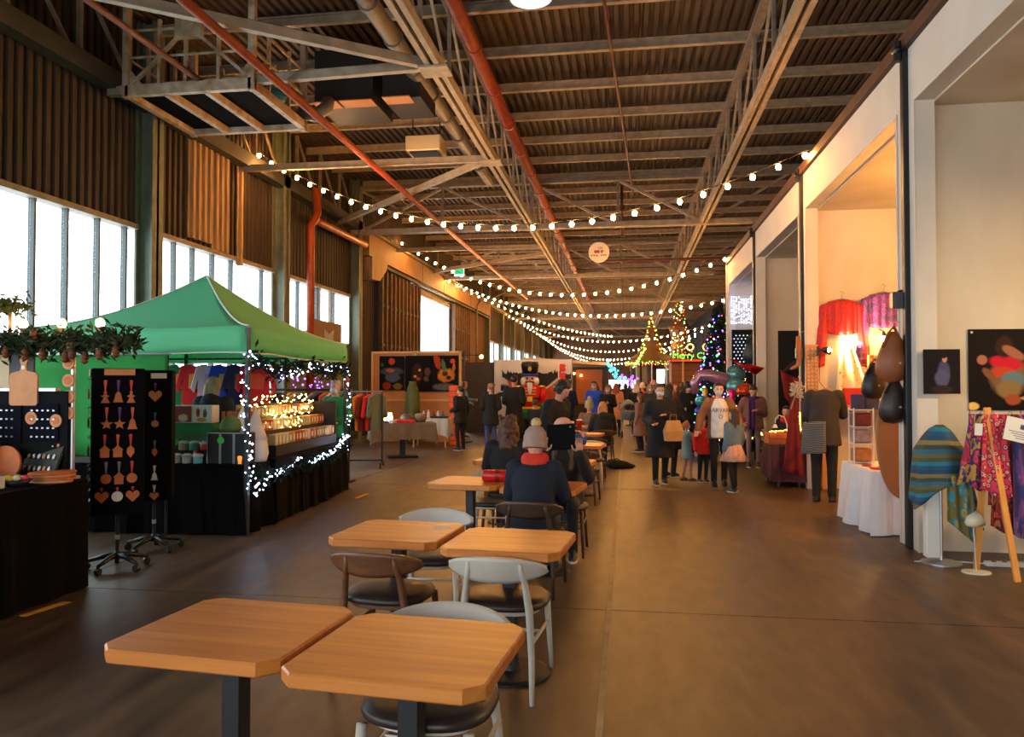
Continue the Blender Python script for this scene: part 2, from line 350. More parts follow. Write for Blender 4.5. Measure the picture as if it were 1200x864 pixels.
# sliding door with header
hdr = struct(MB().box(XL + .12, XL + .5, 23.1, 44.8, 5.72, 6.42).build('trim_2', M('tan_header', (140, 104, 62), .6, var=.15, vscale=2)), 'tan boxed header beam over the sliding doors')
for yy in (29.5, 33.1, 39): MB().box(XL + .5, XL + .508, yy - .02, yy + .02, 5.72, 6.42).build('panel_seam', mt_brownbeam, hdr)
MB().box(XL + .1, XL + .62, 23.1, 44.8, 6.42, 6.5).build('cover_plate', mt_steel_d, hdr)
MB().box(XL + .3, XL + .4, 24.4, 45.2, 5.6, 5.7).build('door_rail', mt_dark, hdr)
MB().prism([(23.4, 5.72), (25.0, 5.72), (24.9, 5.5), (24.2, 5.05), (23.4, 5.0)], XL + .2, XL + .5, 'x').build('rail_bracket', mt_pale, hdr)
def ribbed_door(n, y0, y1, label):
    d = struct(MB().box(XL + .2, XL + .26, y0, y1, .02, 5.55).build('door_%d' % n, M('door_brown', (74, 56, 42), .7, var=.3, vscale=3)), label)
    k = round((y1 - y0) / .5)
    for i in range(k + 1):
        yy = y0 + .04 + (y1 - y0 - .08) * i / k; MB().box(XL + .26, XL + .36, yy - .035, yy + .035, .02, 5.55).build('door_rib', M('door_rib', (92, 68, 48), .65, var=.3, vscale=4), d)
    for z in (3.0, 4.35): MB().box(XL + .26, XL + .31, y0, y1, z - .05, z + .05).build('door_rail_bar', mt_dark, d)
ribbed_door(1, 24.9, 29.75, 'left leaf of the ribbed brown sliding door')
ribbed_door(2, 35.9, 39.6, 'right leaf of the ribbed brown sliding door')
MB().box(XL - .6, XL + .1, 29.6, 36.2, 5.35, 5.75).build('door_lintel', mt_steel_d, hdr)
# wall end behind the camera and the far end
wb = struct(MB().box(XL - .25, -7, YB - .2, YB, 0, ROOF).box(2.0, 6.7, YB - .2, YB, 0, ROOF).box(-7, 2.0, YB - .2, YB, 5.2, ROOF).build('wall_back', mt_clad), 'unseen wall behind the viewer with a gate opening added for daylight')  # unseen gate opening, sized to light the foreground and nearest booth
m_end = M('end_wall_brown', (116, 82, 54), .8, var=.2, vscale=.8)
we = MB()
ops = [(-3.3, 1.0, 0, 2.25), (3.05, 4.3, 0, 3.4)]     # bright openings in the end wall
we.box(XL - .25, -3.3, YE, YE + .3, 0, ROOF).box(-3.3, 1.0, YE, YE + .3, 2.25, ROOF).box(1.0, 3.05, YE, YE + .3, 0, ROOF).box(3.05, 4.3, YE, YE + .3, 3.4, ROOF).box(4.3, 6.7, YE, YE + .3, 0, ROOF)
we = struct(we.build('wall_far', m_end), 'brown far end wall with bright openings')
MB().box(2.1, 5.3, YE - .6, YE - .02, 3.7, 4.8).box(2.1, 2.95, YE - .6, YE - .02, 0, 3.7).box(4.4, 5.3, YE - .6, YE - .02, 0, 3.7).build('door_surround', M('dark_blue_grey', (64, 62, 66), .7), we)
for xx in (.9, 1.6): MB().box(xx, xx + .5, YE - .5, YE - .1, 0, 3.7).build('pilaster', M('tan_pilaster', (190, 150, 100), .7), we)
wr = struct(MB().box(6.6, 6.8, YB, YE, 0, ROOF).build('wall_right', mt_clad), 'outer right wall behind the booths')

# ------------------------------------------------------------------ roof
pr = corr(XL - .1, 6.7, .17, .06); m = MB(); k = len(pr)
m.add([(t, YB, ROOF - d) for t, d in pr] + [(t, YE, ROOF - d) for t, d in pr] + [(t, YB, ROOF + .08) for t, d in pr] + [(t, YE, ROOF + .08) for t, d in pr],
      [(i, i + 1, i + 1 + k, i + k) for i in range(k - 1)] + [(2 * k + i, 3 * k + i, 3 * k + i + 1, 2 * k + i + 1) for i in range(k - 1)])
ceiling = struct(m.build('ceiling', mt_deck, fix=False), 'dark ribbed metal roof deck')
pm = MB()
pm.box(-7.6, 7.6, -.05, .05, 0, .03).box(-7.6, 7.6, -.012, .012, .03, .15).box(-7.6, 7.6, -.05, .05, .15, .18); pm = pm.mesh('purlin', mt_steel)
y = 14.15 - 1.75 * 7
while y < YE - 1:
    shared('purlin', pm, ceiling, (-.95, y, ROOF - .245)); y += 1.75
# transverse and longitudinal lattice trusses
ZB, ZT = 6.36, 7.68
def truss_t(y, label):
    t = thing('roof_truss', label, 'roof truss', (0, y, 0), 0, 'transverse roof trusses')
    MB().box(XL + .1, 3.6, -.13, -.03, ZB - .07, ZB + .07).box(XL + .1, 3.6, .03, .13, ZB - .07, ZB + .07).box(XL + .1, 3.6, -.03, .03, ZB + .05, ZB + .07).build('bottom_chord', mt_steel, t)
    MB().box(XL + .1, 6.4, -.1, .1, ZT - .02, ZT + .1).build('top_chord', mt_steel_d, t)
    nodes = [-8.3, -5.55, -2.8, -.25, 2.25]
    for i, x in enumerate(nodes):
        MB().bar((x, 0, ZB), (x, 0, ZT), .07).build('vertical', mt_steel_d, t)
    for x0, x1 in ((-5.5, -8.2), (-8.2, -5.55), (-5.55, -2.9), (-2.75, -.3), (-.25, 2.2), (4.6, 2.3)):
        MB().bar((x0, 0, ZT), (x1, 0, ZB), .09, .07).build('diagonal', mt_steel, t)
    return t
names = ['nearest transverse roof truss crossing over the bulb strings', 'second transverse roof truss down the hall', 'third transverse roof truss down the hall', 'fourth transverse roof truss down the hall', 'fifth transverse roof truss down the hall', 'farthest transverse roof truss by the end wall']
for i, yy in enumerate((22.75, 33.1, 43.5, 53.9, 64.3, 74.7)): truss_t(yy, names[i])
def truss_l(x, label, y0=1.0, y1=80.):
    t = thing('lattice_girder', label, 'roof girder', (x, 0, 0), 0, 'longitudinal lattice girders')
    MB().box(-.11, -.03, y0, y1, ZB - .06, ZB + .1).box(.03, .11, y0, y1, ZB - .06, ZB + .1).box(-.03, .03, y0, y1, ZB + .07, ZB + .1).build('bottom_chord', mt_steel, t)
    MB().box(-.08, .08, y0, y1, ZT, ZT + .09).build('top_chord', mt_steel_d, t)
    y = y0 + .4; i = 0; vm = MB().bar((0, 0, ZB), (0, 0, ZT), .055).mesh('vertical', mt_steel_d); dm = MB().bar((0, 0, ZT), (0, 1.75, ZB), .04, .04).mesh('diagonal', mt_steel)
    while y < y1 - 1.75:
        shared('vertical', vm, t, (0, y, 0)); shared('diagonal', dm, t, (0, y, 0)); y += 1.75
    return t
gl_ = truss_l(-2.8, 'pale longitudinal lattice girder beside the fat orange pipe')
gr_ = truss_l(2.2, 'longitudinal lattice girder above the right-hand booths')
gus = MB().box(-.22, .22, -.2, .2, ZB - .09, ZB - .06).mesh('gusset_plate', mt_steel)
for yy in (11.0, 15.75): shared('gusset_plate', gus, gl_, (0, yy, 0))
# plan bracing at chord level between the wall and the left girder
for i, (p0, p1, lab) in enumerate((((-8.3, 6.9, ZB), (-2.85, 11.0, ZB), 'long diagonal roof brace crossing over the hanging steel platform'), ((-8.3, 11.25, ZB), (-2.85, 11.0, ZB), 'straight roof strut joining the gusset behind the steel platform'),
        ((-8.3, 15.7, ZB), (-2.85, 15.75, ZB), 'roof strut under the beige heater box'), ((-8.3, 21.3, ZB), (-2.85, 15.75, ZB), 'diagonal roof brace sloping down-left beyond the heater box'),
        ((-8.3, 31.4, ZB), (-2.85, 27.3, ZB), 'diagonal roof brace beyond the first transverse truss'), ((-8.3, 26.0, ZB), (-2.85, 26.0, ZB), 'roof strut just beyond the first transverse truss'))):
    m = MB(); d = Vector(p1) - Vector(p0); n = Vector((-d.y, d.x, 0)).normalized() * .055
    a, c = Vector(p0), Vector(p1)
    m.rings([[q + n + Vector((0, 0, -.05)), q - n + Vector((0, 0, -.05)), q - n + Vector((0, 0, -.035)), q + n * -.7 + Vector((0, 0, -.035)), q - n * .7 + Vector((0, 0, .09)), q - n + Vector((0, 0, .09)), q + n + Vector((0, 0, .09)), q + n + Vector((0, 0, -.03))] for q in (a, c)])
    tag(m.build('roof_brace', mt_steel), lab, 'roof brace', 'plan bracing between wall and girder')
# wall lattice above the eaves girder
for i, yy in enumerate((5.3, 7.9, 9.1, 10.5, 13.3, 14.7, 16.1, 18.3, 19.8, 21.2)):
    MB().bar((XL + .25, yy, 6.7), (XL + .25, yy, ROOF - .1), .07).build('eaves_post', mt_steel_d, wall_left)
    MB().bar((XL + .25, yy, ROOF - .1), (XL + .25, yy + 1.2, 6.7), .05).build('eaves_diagonal', mt_steel_d, wall_left)
# pipes and ducts
def pipe(pts, r, mat, label, name='pipe', n=12, rings=0):
    t = thing(name, label, 'pipe' if name != 'duct' else 'duct', (0, 0, 0), 0)
    MB().tube(pts, r, n).build('pipe_run', mat, t, smooth=True)
    if rings:
        p0, p1 = Vector(pts[0]), Vector(pts[-1]); L = (p1 - p0).length; k = int(L / rings); d = (p1 - p0).normalized()
        cm = MB().cyl(-d * .04, d * .04, r * 1.18, n=n).mesh('pipe_collar', mat)
        for i in range(1, k): shared('pipe_collar', cm, t, p0 + d * (i * rings))
    return t
pipe([(-2.62, 1, 7.52), (-2.62, 60, 7.52)], .12, mt_orange, 'fat orange pipe running down the hall beside the left lattice girder', rings=2.0)
pipe([(-3.7, 1, 7.2), (-3.7, 20.5, 7.2)], .14, mt_duct, 'grey jointed duct hung left of the lattice girder', 'duct', rings=1.2)
pipe([(-5.2, 1, 6.2), (-5.2, 40, 6.2)], .065, mt_orange, 'bright orange sprinkler pipe running past the steel platform', rings=0)
pipe([(-2.95, 1, 6.56), (-2.95, 18, 6.56)], .05, mt_orange, 'thin orange conduit along the bottom chord of the left girder')
pipe([(-6.6, 1, 6.4), (-6.6, 11.6, 6.4)], .045, mt_rust, 'dark red pipe ending at the blue bag on the platform')
pipe([(-1.2, 26.5, 5.9), (6.0, 26.5, 5.9)], .05, mt_rust, 'thin red pipe crossing behind the round hanging sign')
pipe([(-.75, 3, 7.75), (.2, 24, 7.6)], .03, mt_rust, 'slender red rod under the roof deck near the ceiling middle')
pipe([(XL + .55, 18.5, 1.0), (XL + .55, 18.5, 5.7), (XL + .6, 18.6, 5.85), (XL + .6, 18.8, 6.1), (XL + .6, 18.7, 6.7)], .1, mt_orange, 'orange standpipe climbing the left wall beside the window')
pipe([(XL + .55, 18.62, 5.85), (XL + .55, 19.0, 5.9), (XL + .55, 22.6, 5.95)], .1, mt_orange, 'orange branch pipe running to the sliding door header')
pipe([(XL + .5, 40.5, 2), (XL + .5, 40.5, 5.9), (XL + .55, 41.5, 6.3)], .06, mt_steel_d, 'pale conduit climbing the wall right of the sliding door')
pipe([(-.15, 24.3, 6.3), (-.15, 24.3, 7.9)], .04, mt_rust, 'short red hanger under the roof near the round sign')

t = thing('wall_sign', 'brown wooden sign with a pale blue folded emblem low on the left wall', 'sign', (XL + .45, 19.9, 3.05), PI / 2)
MB().box(-.95, .95, -.02, .02, -.35, .3).build('sign_board', M('sign_brown', (112, 76, 50), .7), t); MB().prism([(-.35, .1), (0, -.02), (.35, .12), (.3, -.25), (-.3, -.25)], -.03, -.02).build('emblem', M('emblem_blue', (128, 132, 150), .6), t)
for x in (-.8, .8): MB().bar((x, .02, 0), (x, .4, 0), .03).build('sign_bracket', mt_dark, t)

# ------------------------------------------------------------------ plasterboard booths on the right
BY = [-1.1, 3.55, 8.2, 12.85, 17.5, 22.15]
LZ, BT = 4.42, 5.0
for i in range(5):
    a, c = BY[i], BY[i + 1]
    f = MB(); x0, x1 = XR, XR + .18
    ja, jc = a + .3, c - .22
    f.box(x0, x1, a + .05, ja, 0, LZ).box(x0, x1, jc, c - .05, 0, LZ).box(x0, x1, a + .05, c - .05, LZ, BT)
    fr = struct(f.build('wall_booth_front' if i == 0 else 'wall_booth_front', mt_white), 'white plasterboard booth front with a tall opening')
    MB().box(x0 - .012, x0 - .002, ja - .03, ja, 0, LZ).box(x0 - .012, x0 - .002, jc, jc + .03, 0, LZ).box(x0 - .012, x0 - .002, ja - .03, jc + .03, LZ, LZ + .03).build('corner_bead', mt_white, fr)
    p = struct(MB().box(XR + .18, 6.6, c - .1, c + .06, 0, LZ - .02).build('wall_booth_partition', mt_board), 'patchily skimmed plasterboard partition between booths')
    struct(MB().box(6.4, 6.58, a + .1, c - .12, 0, LZ - .02).build('wall_booth_back', mt_board), 'plasterboard back wall of a booth')
    struct(MB().box(XR + .18, 6.6, a + .05, c - .05, LZ - .02, LZ + .08).build('ceiling_booth', mt_board), 'plasterboard ceiling of a booth')
    struct(MB().bbox(XR - .05, XR + .03, c - .045, c + .045, 0, BT + .02, .008).build('trim_%d' % (10 + i), mt_black if i != 4 else mt_white), 'dark steel post between two booth fronts')
struct(MB().box(XR - .06, XR + .2, BY[0], BY[5] + .06, BT, BT + .14).box(XR + .2, 6.6, BY[5], BY[5] + .05, 0, BT).build('trim_20', mt_brownbeam), 'dark brown capping beam along the booth tops')
struct(MB().box(XR, 6.6, BY[5] + .06, BY[5] + .14, 0, BT).build('wall_booth_end', mt_white), 'white end wall of the booth row')
for zz in (5.05,):
    for c in BY[2:5]:
        tag(MB().cyl((XR - .08, c, BT - .1), (XR - .08, c, BT + .1), .04).cap((XR - .1, c - .06, BT), (XR - .1, c + .06, BT + .03), .03).build('cable_clamp', mt_black), {8.2: 'black cable clamp atop the nearest booth post', 12.85: 'black cable clamp atop the post right of the dark booth', 17.5: 'black cable clamp atop the post left of the dark booth'}[c], 'clamp', 'cable clamps on booth posts')

# ------------------------------------------------------------------ festoon strings
m_bulb = EM('warm_bulb', (255, 178, 92), 300)
m_cable = M('black_cable', (20, 18, 17), .6)
bulb_me = MB().ell((0, 0, -.07), (.042, .042, .048), n=10, m=6).mesh('bulb', m_bulb, True)
sock_me = MB().cyl((0, 0, -.03), (0, 0, .01), .016, n=6).mesh('bulb_socket', m_cable)
def festoon(p0, p1, sag, n, label, t0=.005, t1=.995, bs=1.0):
    t = thing('festoon_string', label, 'string lights', p0, 0, 'festoon strings across the hall')
    P0, P1 = Vector(p0), Vector(p1)
    def pt(u): return (P1 - P0) * u - Vector((0, 0, 4 * sag * u * (1 - u)))
    MB().tube([pt(i / 48) for i in range(49)], .008, 5).build('cable', m_cable, t)
    for i in range(n):
        u = t0 + (t1 - t0) * i / (n - 1)
        b_ = shared('bulb', bulb_me, t, pt(u), None, bs); 
        if bs == 1.0: shared('bulb_socket', sock_me, b_, (0, 0, 0))
    return t
festoon((-8.3, 16.3, 6.95), (2.74, 12.1, 5.2), 1.4, 31, 'nearest string of warm globe bulbs from the corrugated wall to the lit booth')
festoon((-8.3, 27.5, 7.0), (2.74, 21.8, 5.2), 1.45, 31, 'second string of warm globe bulbs, ending at the far booth corner')
festoon((-8.3, 36.5, 6.7), (3.2, 26, 4.5), 1.0, 36, 'third string of warm globe bulbs, just under the round hanging sign')
festoon((-8.3, 52, 6.6), (4, 38, 4.6), 1.3, 40, 'fourth string of warm globe bulbs, flat and far down the hall')
festoon((-8.3, 60, 6.6), (4, 42, 4.6), 1.65, 42, 'fifth string of warm globe bulbs, passing the fairground lights', bs=.9)
festoon((-8.3, 70, 6.6), (4, 46, 4.6), 1.95, 46, 'sixth string of warm globe bulbs, just above the far crowd', bs=.9)
festoon((-8.3, 75, 6.6), (4, 50, 4.6), 2.15, 46, 'lowest and farthest string of warm globe bulbs over the crowd', bs=.9)
festoon((-8.3, 32.0, 6.55), (-1.0, 52, 5.0), .6, 34, 'string of warm globe bulbs slanting away along the left wall')
# end anchors for the strings that end beyond the booths
pm_ = MB().cyl((0, 0, 0), (0, 0, 5.0), .05, .04, 8).box(-.25, .25, -.25, .25, 0, .04)
for (x, y, z, lab) in ((3.2, 26, 4.6, 'dark mast holding the third bulb string'), (4, 38, 4.7, 'dark mast holding the fourth bulb string'), (4, 42, 4.7, 'dark mast holding the fifth bulb string'), (4, 46, 4.7, 'dark mast holding the sixth bulb string'), (4, 50, 4.7, 'dark mast holding the farthest bulb string')):
    tag(link('light_mast', MB().cyl((0, 0, 0), (0, 0, z), .05, .03, 8).box(-.25, .25, -.25, .25, 0, .04).mesh('light_mast', mt_dark), None, (x, y, 0)), lab, 'mast', 'masts for the bulb strings')

# ------------------------------------------------------------------ hanging steel platform, upper left
pl = thing('steel_platform', 'rusty white steel access platform with railings hung under the roof at upper left', 'platform', (-6.78, 12.0, 6.2))
mt_pl = M('chipped_white_steel', (192, 180, 160), .55, var=.25, vscale=5, rgb2=(150, 112, 74))
hx, hy = 1.06, .95
for s in (-1, 1):
    MB().box(-hx, hx, s * hy - .05, s * hy + .05, 0, .17).build('floor_channel', mt_pl, pl)
    MB().box(s * hx - .05, s * hx + .05, -hy, hy, 0, .15).build('floor_channel', mt_pl, pl)
for x in (-.38, .3): MB().box(x - .04, x + .04, -hy, hy, -.02, .1).build('floor_joist', mt_pl, pl)
MB().box(-hx, hx, -hy, hy, .1, .12).build('floor_plate', M('platform_mesh_black', (14, 13, 12), .95, spec=.05), pl)
for sx in (-1, 1):
    for sy in (-1, 1):
        MB().bar((sx * hx, sy * hy, -.02), (sx * hx, sy * hy, 1.53), .1).build('corner_post', mt_pl, pl)
        MB().prism([(sx * hx, .15), (sx * (hx - .3), .15), (sx * hx, .5)], sy * hy - .015, sy * hy + .015).build('gusset', mt_pl, pl)
for z in (.62, 1.05):
    for s in (-1, 1):
        MB().cyl((-hx, s * hy, z), (hx, s * hy, z), .022, n=8).build('guard_rail', mt_pl, pl); MB().cyl((s * hx, -hy, z), (s * hx, hy, z), .022, n=8).build('guard_rail', mt_pl, pl)
for s in (-1, 1):
    for x in (-.5, -.05, .5): MB().bar((x, s * hy, .1), (x, s * hy, 1.2), .05).build('baluster', mt_pl, pl)
    for y in (-.4, .35): MB().bar((s * hx, y, .1), (s * hx, y, 1.15), .05).build('baluster', mt_pl, pl)
MB().bar((-hx, -hy, .1), (-.1, -hy - .03, .95), .05).build('knee_brace', mt_pl, pl)
MB().bar((hx, -hy, .15), (.12, -hy - .03, .95), .05).build('knee_brace', mt_pl, pl)
MB().box(-.2, .24, -hy - .08, -hy + .02, .86, 1.22).build('switch_plate', mt_pl, pl)
blob_bag = MB().ell((0, 0, .2), (.22, .2, .22)).ell((.16, .02, .12), (.2, .2, .14)).build('plastic_bag', M('blue_plastic', (40, 128, 176), .25), None, (-6.0, 12.0, 6.325), smooth=True)
tag(blob_bag, 'crumpled blue plastic bag left on the hanging steel platform', 'bag')

# ventilation machine, heater box, lamp, round sign, exit sign
t = thing('ventilation_unit', 'dark boxy ventilation unit under the roof behind the platform', 'ventilation unit', (-4.4, 13.75, 0))
MB().box(-1.2, -.1, -.6, .6, 6.75, 7.7).build('housing', mt_dark, t); MB().box(.05, .75, -.5, .6, 6.8, 7.5).build('housing', mt_dark, t)
MB().tube([(-.9, -.7, 6.75), (-.9, -.75, 6.6), (-1.1, -.8, 6.45), (-1.35, -.8, 6.5)], .12, 10).build('outlet_pipe', mt_duct, t, smooth=True)
for (x0, x1, z) in ((-1.2, -.75, 6.72), (-.7, -.1, 6.72), (.1, .6, 6.74)): MB().box(x0, x1, -.7, -.35, z, z + .02).build('flap', M('flap_tan', (190, 128, 82), .7), t)
for x in (-1, .5): MB().bar((x, 0, 7.5), (x, 0, 8.0), .04).build('hanger', mt_dark, t)
t = thing('heater_box', 'small beige heater box hung below the roof', 'heater', (-4.27, 16, 6.61))
MB().bbox(-.38, .38, -.3, .3, 0, .33, .02).build('casing', M('cream_enamel', (222, 198, 150), .5), t); MB().box(-.3, .3, -.25, .25, -.03, 0).build('grille', mt_dark, t)
for x in (-.3, .3): MB().bar((x, 0, .33), (x, 0, 1.4), .02).build('hanger', mt_dark, t)
t = thing('highbay_lamp', 'round white lamp glowing at the top edge of the ceiling', 'lamp', (-1.26, 10.1, 6.8))
MB().lathe([(.06, .3), (.1, .28), (.26, .08), (.29, .03), (.29, 0), (.27, 0), (.27, .02), (.02, .02)], 24).build('shade', M('lamp_shade_white', (225, 225, 220), .4), t, smooth=False)
MB().lathe([(.26, 0), (.262, .012), (.01, .015)], 24).build('diffuser', EM('lamp_white', (255, 250, 240), 6), t); MB().cyl((0, 0, .28), (0, 0, 1.1), .012, n=6).build('cord', mt_dark, t)
t = thing('hanging_sign', 'round cream hanging sign with a small red vehicle emblem', 'sign', (-.93, 26, 6.12))
MB().cyl((0, -.015, 0), (0, .015, 0), .35, n=36).build('sign_disc', M('sign_cream', (236, 226, 205), .5), t)
m_red = M('emblem_red', (190, 44, 26), .5); m_ink = M('emblem_ink', (120, 108, 92), .6)
MB().prism([(-.17, .0), (.02, -.02), (.02, .07), (-.15, .07)], -.02, -.016).build('emblem_body', m_red, t)
MB().prism([(.04, .0), (.14, .02), (.17, .05), (.1, .07), (.06, .06)], -.02, -.016).build('emblem_cab', m_red, t)
MB().prism([(-.02, .09), (.12, .09), (.14, .16), (.05, .21), (-.04, .17)], -.019, -.016).build('emblem_load', M('emblem_grey', (206, 190, 165), .6), t)
for x in (-.11, -.02, .1): MB().cyl((x, -.021, -.015), (x, -.016, -.015), .025, n=10).build('emblem_wheel', m_ink, t)
for i, x in enumerate((-.27, -.22, -.17, -.12, -.07, .06, .11, .16, .21)): MB().box(x, x + .035, -.019, -.016, -.13 + (.0, .02, .0, .01, -.01)[i % 5], -.08).build('emblem_letter', m_ink, t)
MB().cyl((0, 0, .34), (0, 0, 1.7), .006, n=5).build('wire', mt_dark, t)
t = thing('exit_sign', 'tiny green and white exit sign above the sliding door header', 'sign', (-7.3, 33, 6.72))
MB().box(-.22, .22, -.03, .03, -.42, .12).build('sign_box', EM('exit_white', (225, 250, 240), 1.3), t); MB().box(-.2, .2, -.035, -.03, -.2, .1).build('sign_face', EM('exit_green', (40, 190, 110), 1.2), t)
MB().bar((0, 0, .12), (0, 0, .9), .02).build('hanger', mt_dark, t)

# ------------------------------------------------------------------ cafe tables
wm = bpy.data.materials.new('oak_top'); wm.use_nodes = True; nt = wm.node_tree; b = nt.nodes['Principled BSDF']; b.inputs['Roughness'].default_value = .38; MATS['oak_top'] = wm
tc = nt.nodes.new('ShaderNodeTexCoord'); oi = nt.nodes.new('ShaderNodeObjectInfo'); ad = nt.nodes.new('ShaderNodeVectorMath'); ad.operation = 'ADD'; nt.links.new(tc.outputs['Object'], ad.inputs[0]); nt.links.new(oi.outputs['Location'], ad.inputs[1])
mp = nt.nodes.new('ShaderNodeMapping'); mp.inputs['Scale'].default_value = (.5, 9, 9); nt.links.new(ad.outputs[0], mp.inputs[0])
no = nt.nodes.new('ShaderNodeTexNoise'); no.inputs['Scale'].default_value = 2.4; no.inputs['Detail'].default_value = 6; nt.links.new(mp.outputs[0], no.inputs['Vector'])
rp = nt.nodes.new('ShaderNodeValToRGB'); rp.color_ramp.elements[0].position = .3; rp.color_ramp.elements[1].position = .72; rp.color_ramp.elements[0].color = lin((178, 98, 36)); rp.color_ramp.elements[1].color = lin((212, 134, 60))
nt.links.new(no.outputs['Fac'], rp.inputs[0]); nt.links.new(rp.outputs[0], b.inputs['Base Color'])
m_base = M('cast_black', (14, 14, 15), .5)
TW, TD = .66, .64
def top_mesh():
    c = .055; hx, hy = TW / 2, TD / 2
    def ring(i, z): return [(-hx + c + i * .4, -hy + i, z), (hx - c - i * .4, -hy + i, z), (hx - i, -hy + c + i * .4, z), (hx - i, hy - c - i * .4, z), (hx - c - i * .4, hy - i, z), (-hx + c + i * .4, hy - i, z), (-hx + i, hy - c - i * .4, z), (-hx + i, -hy + c + i * .4, z)]
    return MB().rings([ring(.006, .702), ring(0, .708), ring(0, .743), ring(.006, .75)]).mesh('table_top', wm)
tm = top_mesh(); cm_ = MB().bbox(-.037, .037, -.037, .037, .02, .70, .004).mesh('column', m_base)
bm_ = MB().lathe([(.05, .06), (.06, .03), (.2, .022), (.225, .012), (.225, 0), (.05, 0)], 28).mesh('base_plate', m_base); sm_ = MB().box(-.2, .2, -.2, .2, .692, .702).mesh('top_bracket', m_base)
def cafe_table(x, y, rz, label):
    t = thing('cafe_table', label, 'table', (x, y, 0), math.radians(rz), 'square oak cafe tables in the row')
    shared('table_top', tm, t, (0, 0, 0)); shared('column', cm_, t, (0, 0, 0)); shared('base_plate', bm_, t, (0, 0, 0)); shared('top_bracket', sm_, t, (0, 0, 0)); return t
cafe_table(-1.40, 2.62, -5, 'oak cafe table nearest the camera at far left, left of the front pair')
cafe_table(-.715, 2.51, -5, 'oak cafe table of the front pair, right one, overlapping a pale chair')
cafe_table(-1.36, 4.49, -5, 'oak cafe table of the second row with a paper scrap on it')
cafe_table(-.655, 4.32, -5, 'oak cafe table of the second row, right one, beside the pale chair')
cafe_table(-1.42, 6.92, -7, 'oak cafe table of the third row holding the red case')
cafe_table(-.72, 6.70, -7, 'oak cafe table where the person in the bobble hat sits')
cafe_table(-1.42, 9.02, -7, 'oak cafe table of the fourth row by the curly brown-haired woman')
cafe_table(-.72, 8.84, -7, 'oak cafe table of the fourth row behind the person holding the black tablet')
cafe_table(-.68, 11.45, -5, 'oak cafe table of the fifth row with the blue packet on it')
cafe_table(-.76, 14.05, -5, 'oak cafe table of the sixth row with the red tumbler on it')
cafe_table(-.80, 16.65, -5, 'farthest oak cafe table of the row, before the blonde woman')

# ------------------------------------------------------------------ chairs
m_cpale = M('pale_lacquer', (196, 186, 172), .45, var=.05, vscale=6); m_cbrown = M('walnut_stain', (104, 62, 34), .45, var=.25, vscale=7, stretch=(1, 5, 5)); m_seat = M('dark_leather', (44, 34, 29), .42, var=.2, vscale=9)
m_cdark = M('dark_walnut', (70, 48, 34), .45, var=.2, vscale=7)
def chair_meshes(mat, key):
    d = {}
    # back plate: long ellipse bent round the sitter
    m = MB(); R = []; n = 24
    for lay in (0, 1):
        pass
    def pt(u, v, side):
        a = (u - .5) * 2; hw = .265; hh = .07 * math.sqrt(max(0, 1 - a ** 2 * .97)) + .004
        x = a * hw; yb = -.235 - .045 + .11 * a * a * .9; z = .668 + (v - .5) * 2 * hh - .012 * (v - .5)
        return Vector((x, yb + (-.012 if side else .012) * (1 - .35 * abs(a)) + (v - .5) * -.03, z))
    m.sheet(lambda u, v: pt(u, v, 0) + Vector((0, -.012, 0)), 24, 6, .022)
    d['back_plate'] = m.mesh('back_plate', mat, True)
    for s, nm in ((-1, 'L'), (1, 'R')):
        # rear leg rising to the back plate
        d['rear' + nm] = MB().tube([(s * .205, -.30, 0), (s * .195, -.255, .22), (s * .175, -.215, .45), (s * .155, -.24, .6), (s * .14, -.262, .66), (s * .138, -.27, .705)], [.013, .017, .021, .017, .014, .012], 10).mesh('rear_leg', mat, True)
        d['front' + nm] = MB().tube([(s * .215, .245, 0), (s * .205, .215, .22), (s * .195, .19, .43)], [.012, .017, .02], 10).mesh('front_leg', mat, True)
        d['side' + nm] = MB().tube([(s * .2, -.235, .30), (s * .2, .22, .28)], .010, 8).mesh('stretcher', mat, True)
    d['frame'] = MB().rings([[(rx * math.copysign(abs(math.cos(t)) ** .7, math.cos(t)), rx * .96 * math.copysign(abs(math.sin(t)) ** .7, math.sin(t)), z) for t in [i * PI / 16 for i in range(32)]] for rx, z in ((.19, .405), (.2, .41), (.2, .43), (.19, .435))]).mesh('seat_frame', mat)
    d['seat'] = MB().rings([[(rx * math.copysign(abs(math.cos(t)) ** .75, math.cos(t)), .005 + rx * .95 * math.copysign(abs(math.sin(t)) ** .75, math.sin(t)), z) for t in [i * PI / 18 for i in range(36)]] for rx, z in ((.215, .43), (.238, .437), (.245, .452), (.238, .47), (.2, .482), (.1, .486))]).mesh('seat', m_seat, True)
    d['cross'] = MB().tube([(-.2, -.02, .29), (.2, -.02, .29)], .010, 8).mesh('stretcher', mat, True)
    return d
CH = {'pale': chair_meshes(m_cpale, 'pale'), 'brown': chair_meshes(m_cbrown, 'brown'), 'dark': chair_meshes(m_cdark, 'dark')}
def chair(x, y, rz, kind, label):
    t = thing('cafe_chair', label, 'chair', (x, y, 0), math.radians(rz), 'cafe chairs with round seats and curved back plates'); d = CH[kind]
    for k, nm in (('seat', 'seat'), ('back_plate', 'back_plate'), ('frame', 'seat_frame'), ('rearL', 'rear_leg'), ('rearR', 'rear_leg'), ('frontL', 'front_leg'), ('frontR', 'front_leg'), ('sideL', 'stretcher'), ('sideR', 'stretcher'), ('cross', 'stretcher')): shared(nm, d[k], t, (0, 0, 0))
    return t
chair(-.72, 2.8, 176, 'pale', 'pale chair pushed under the nearest right-hand table, back plate facing away')
chair(-.665, 4.2, -4, 'pale', 'pale chair with its back to the camera at the second row')
chair(-1.33, 4.22, -6, 'brown', 'brown wooden chair with its back to the camera at the second row')
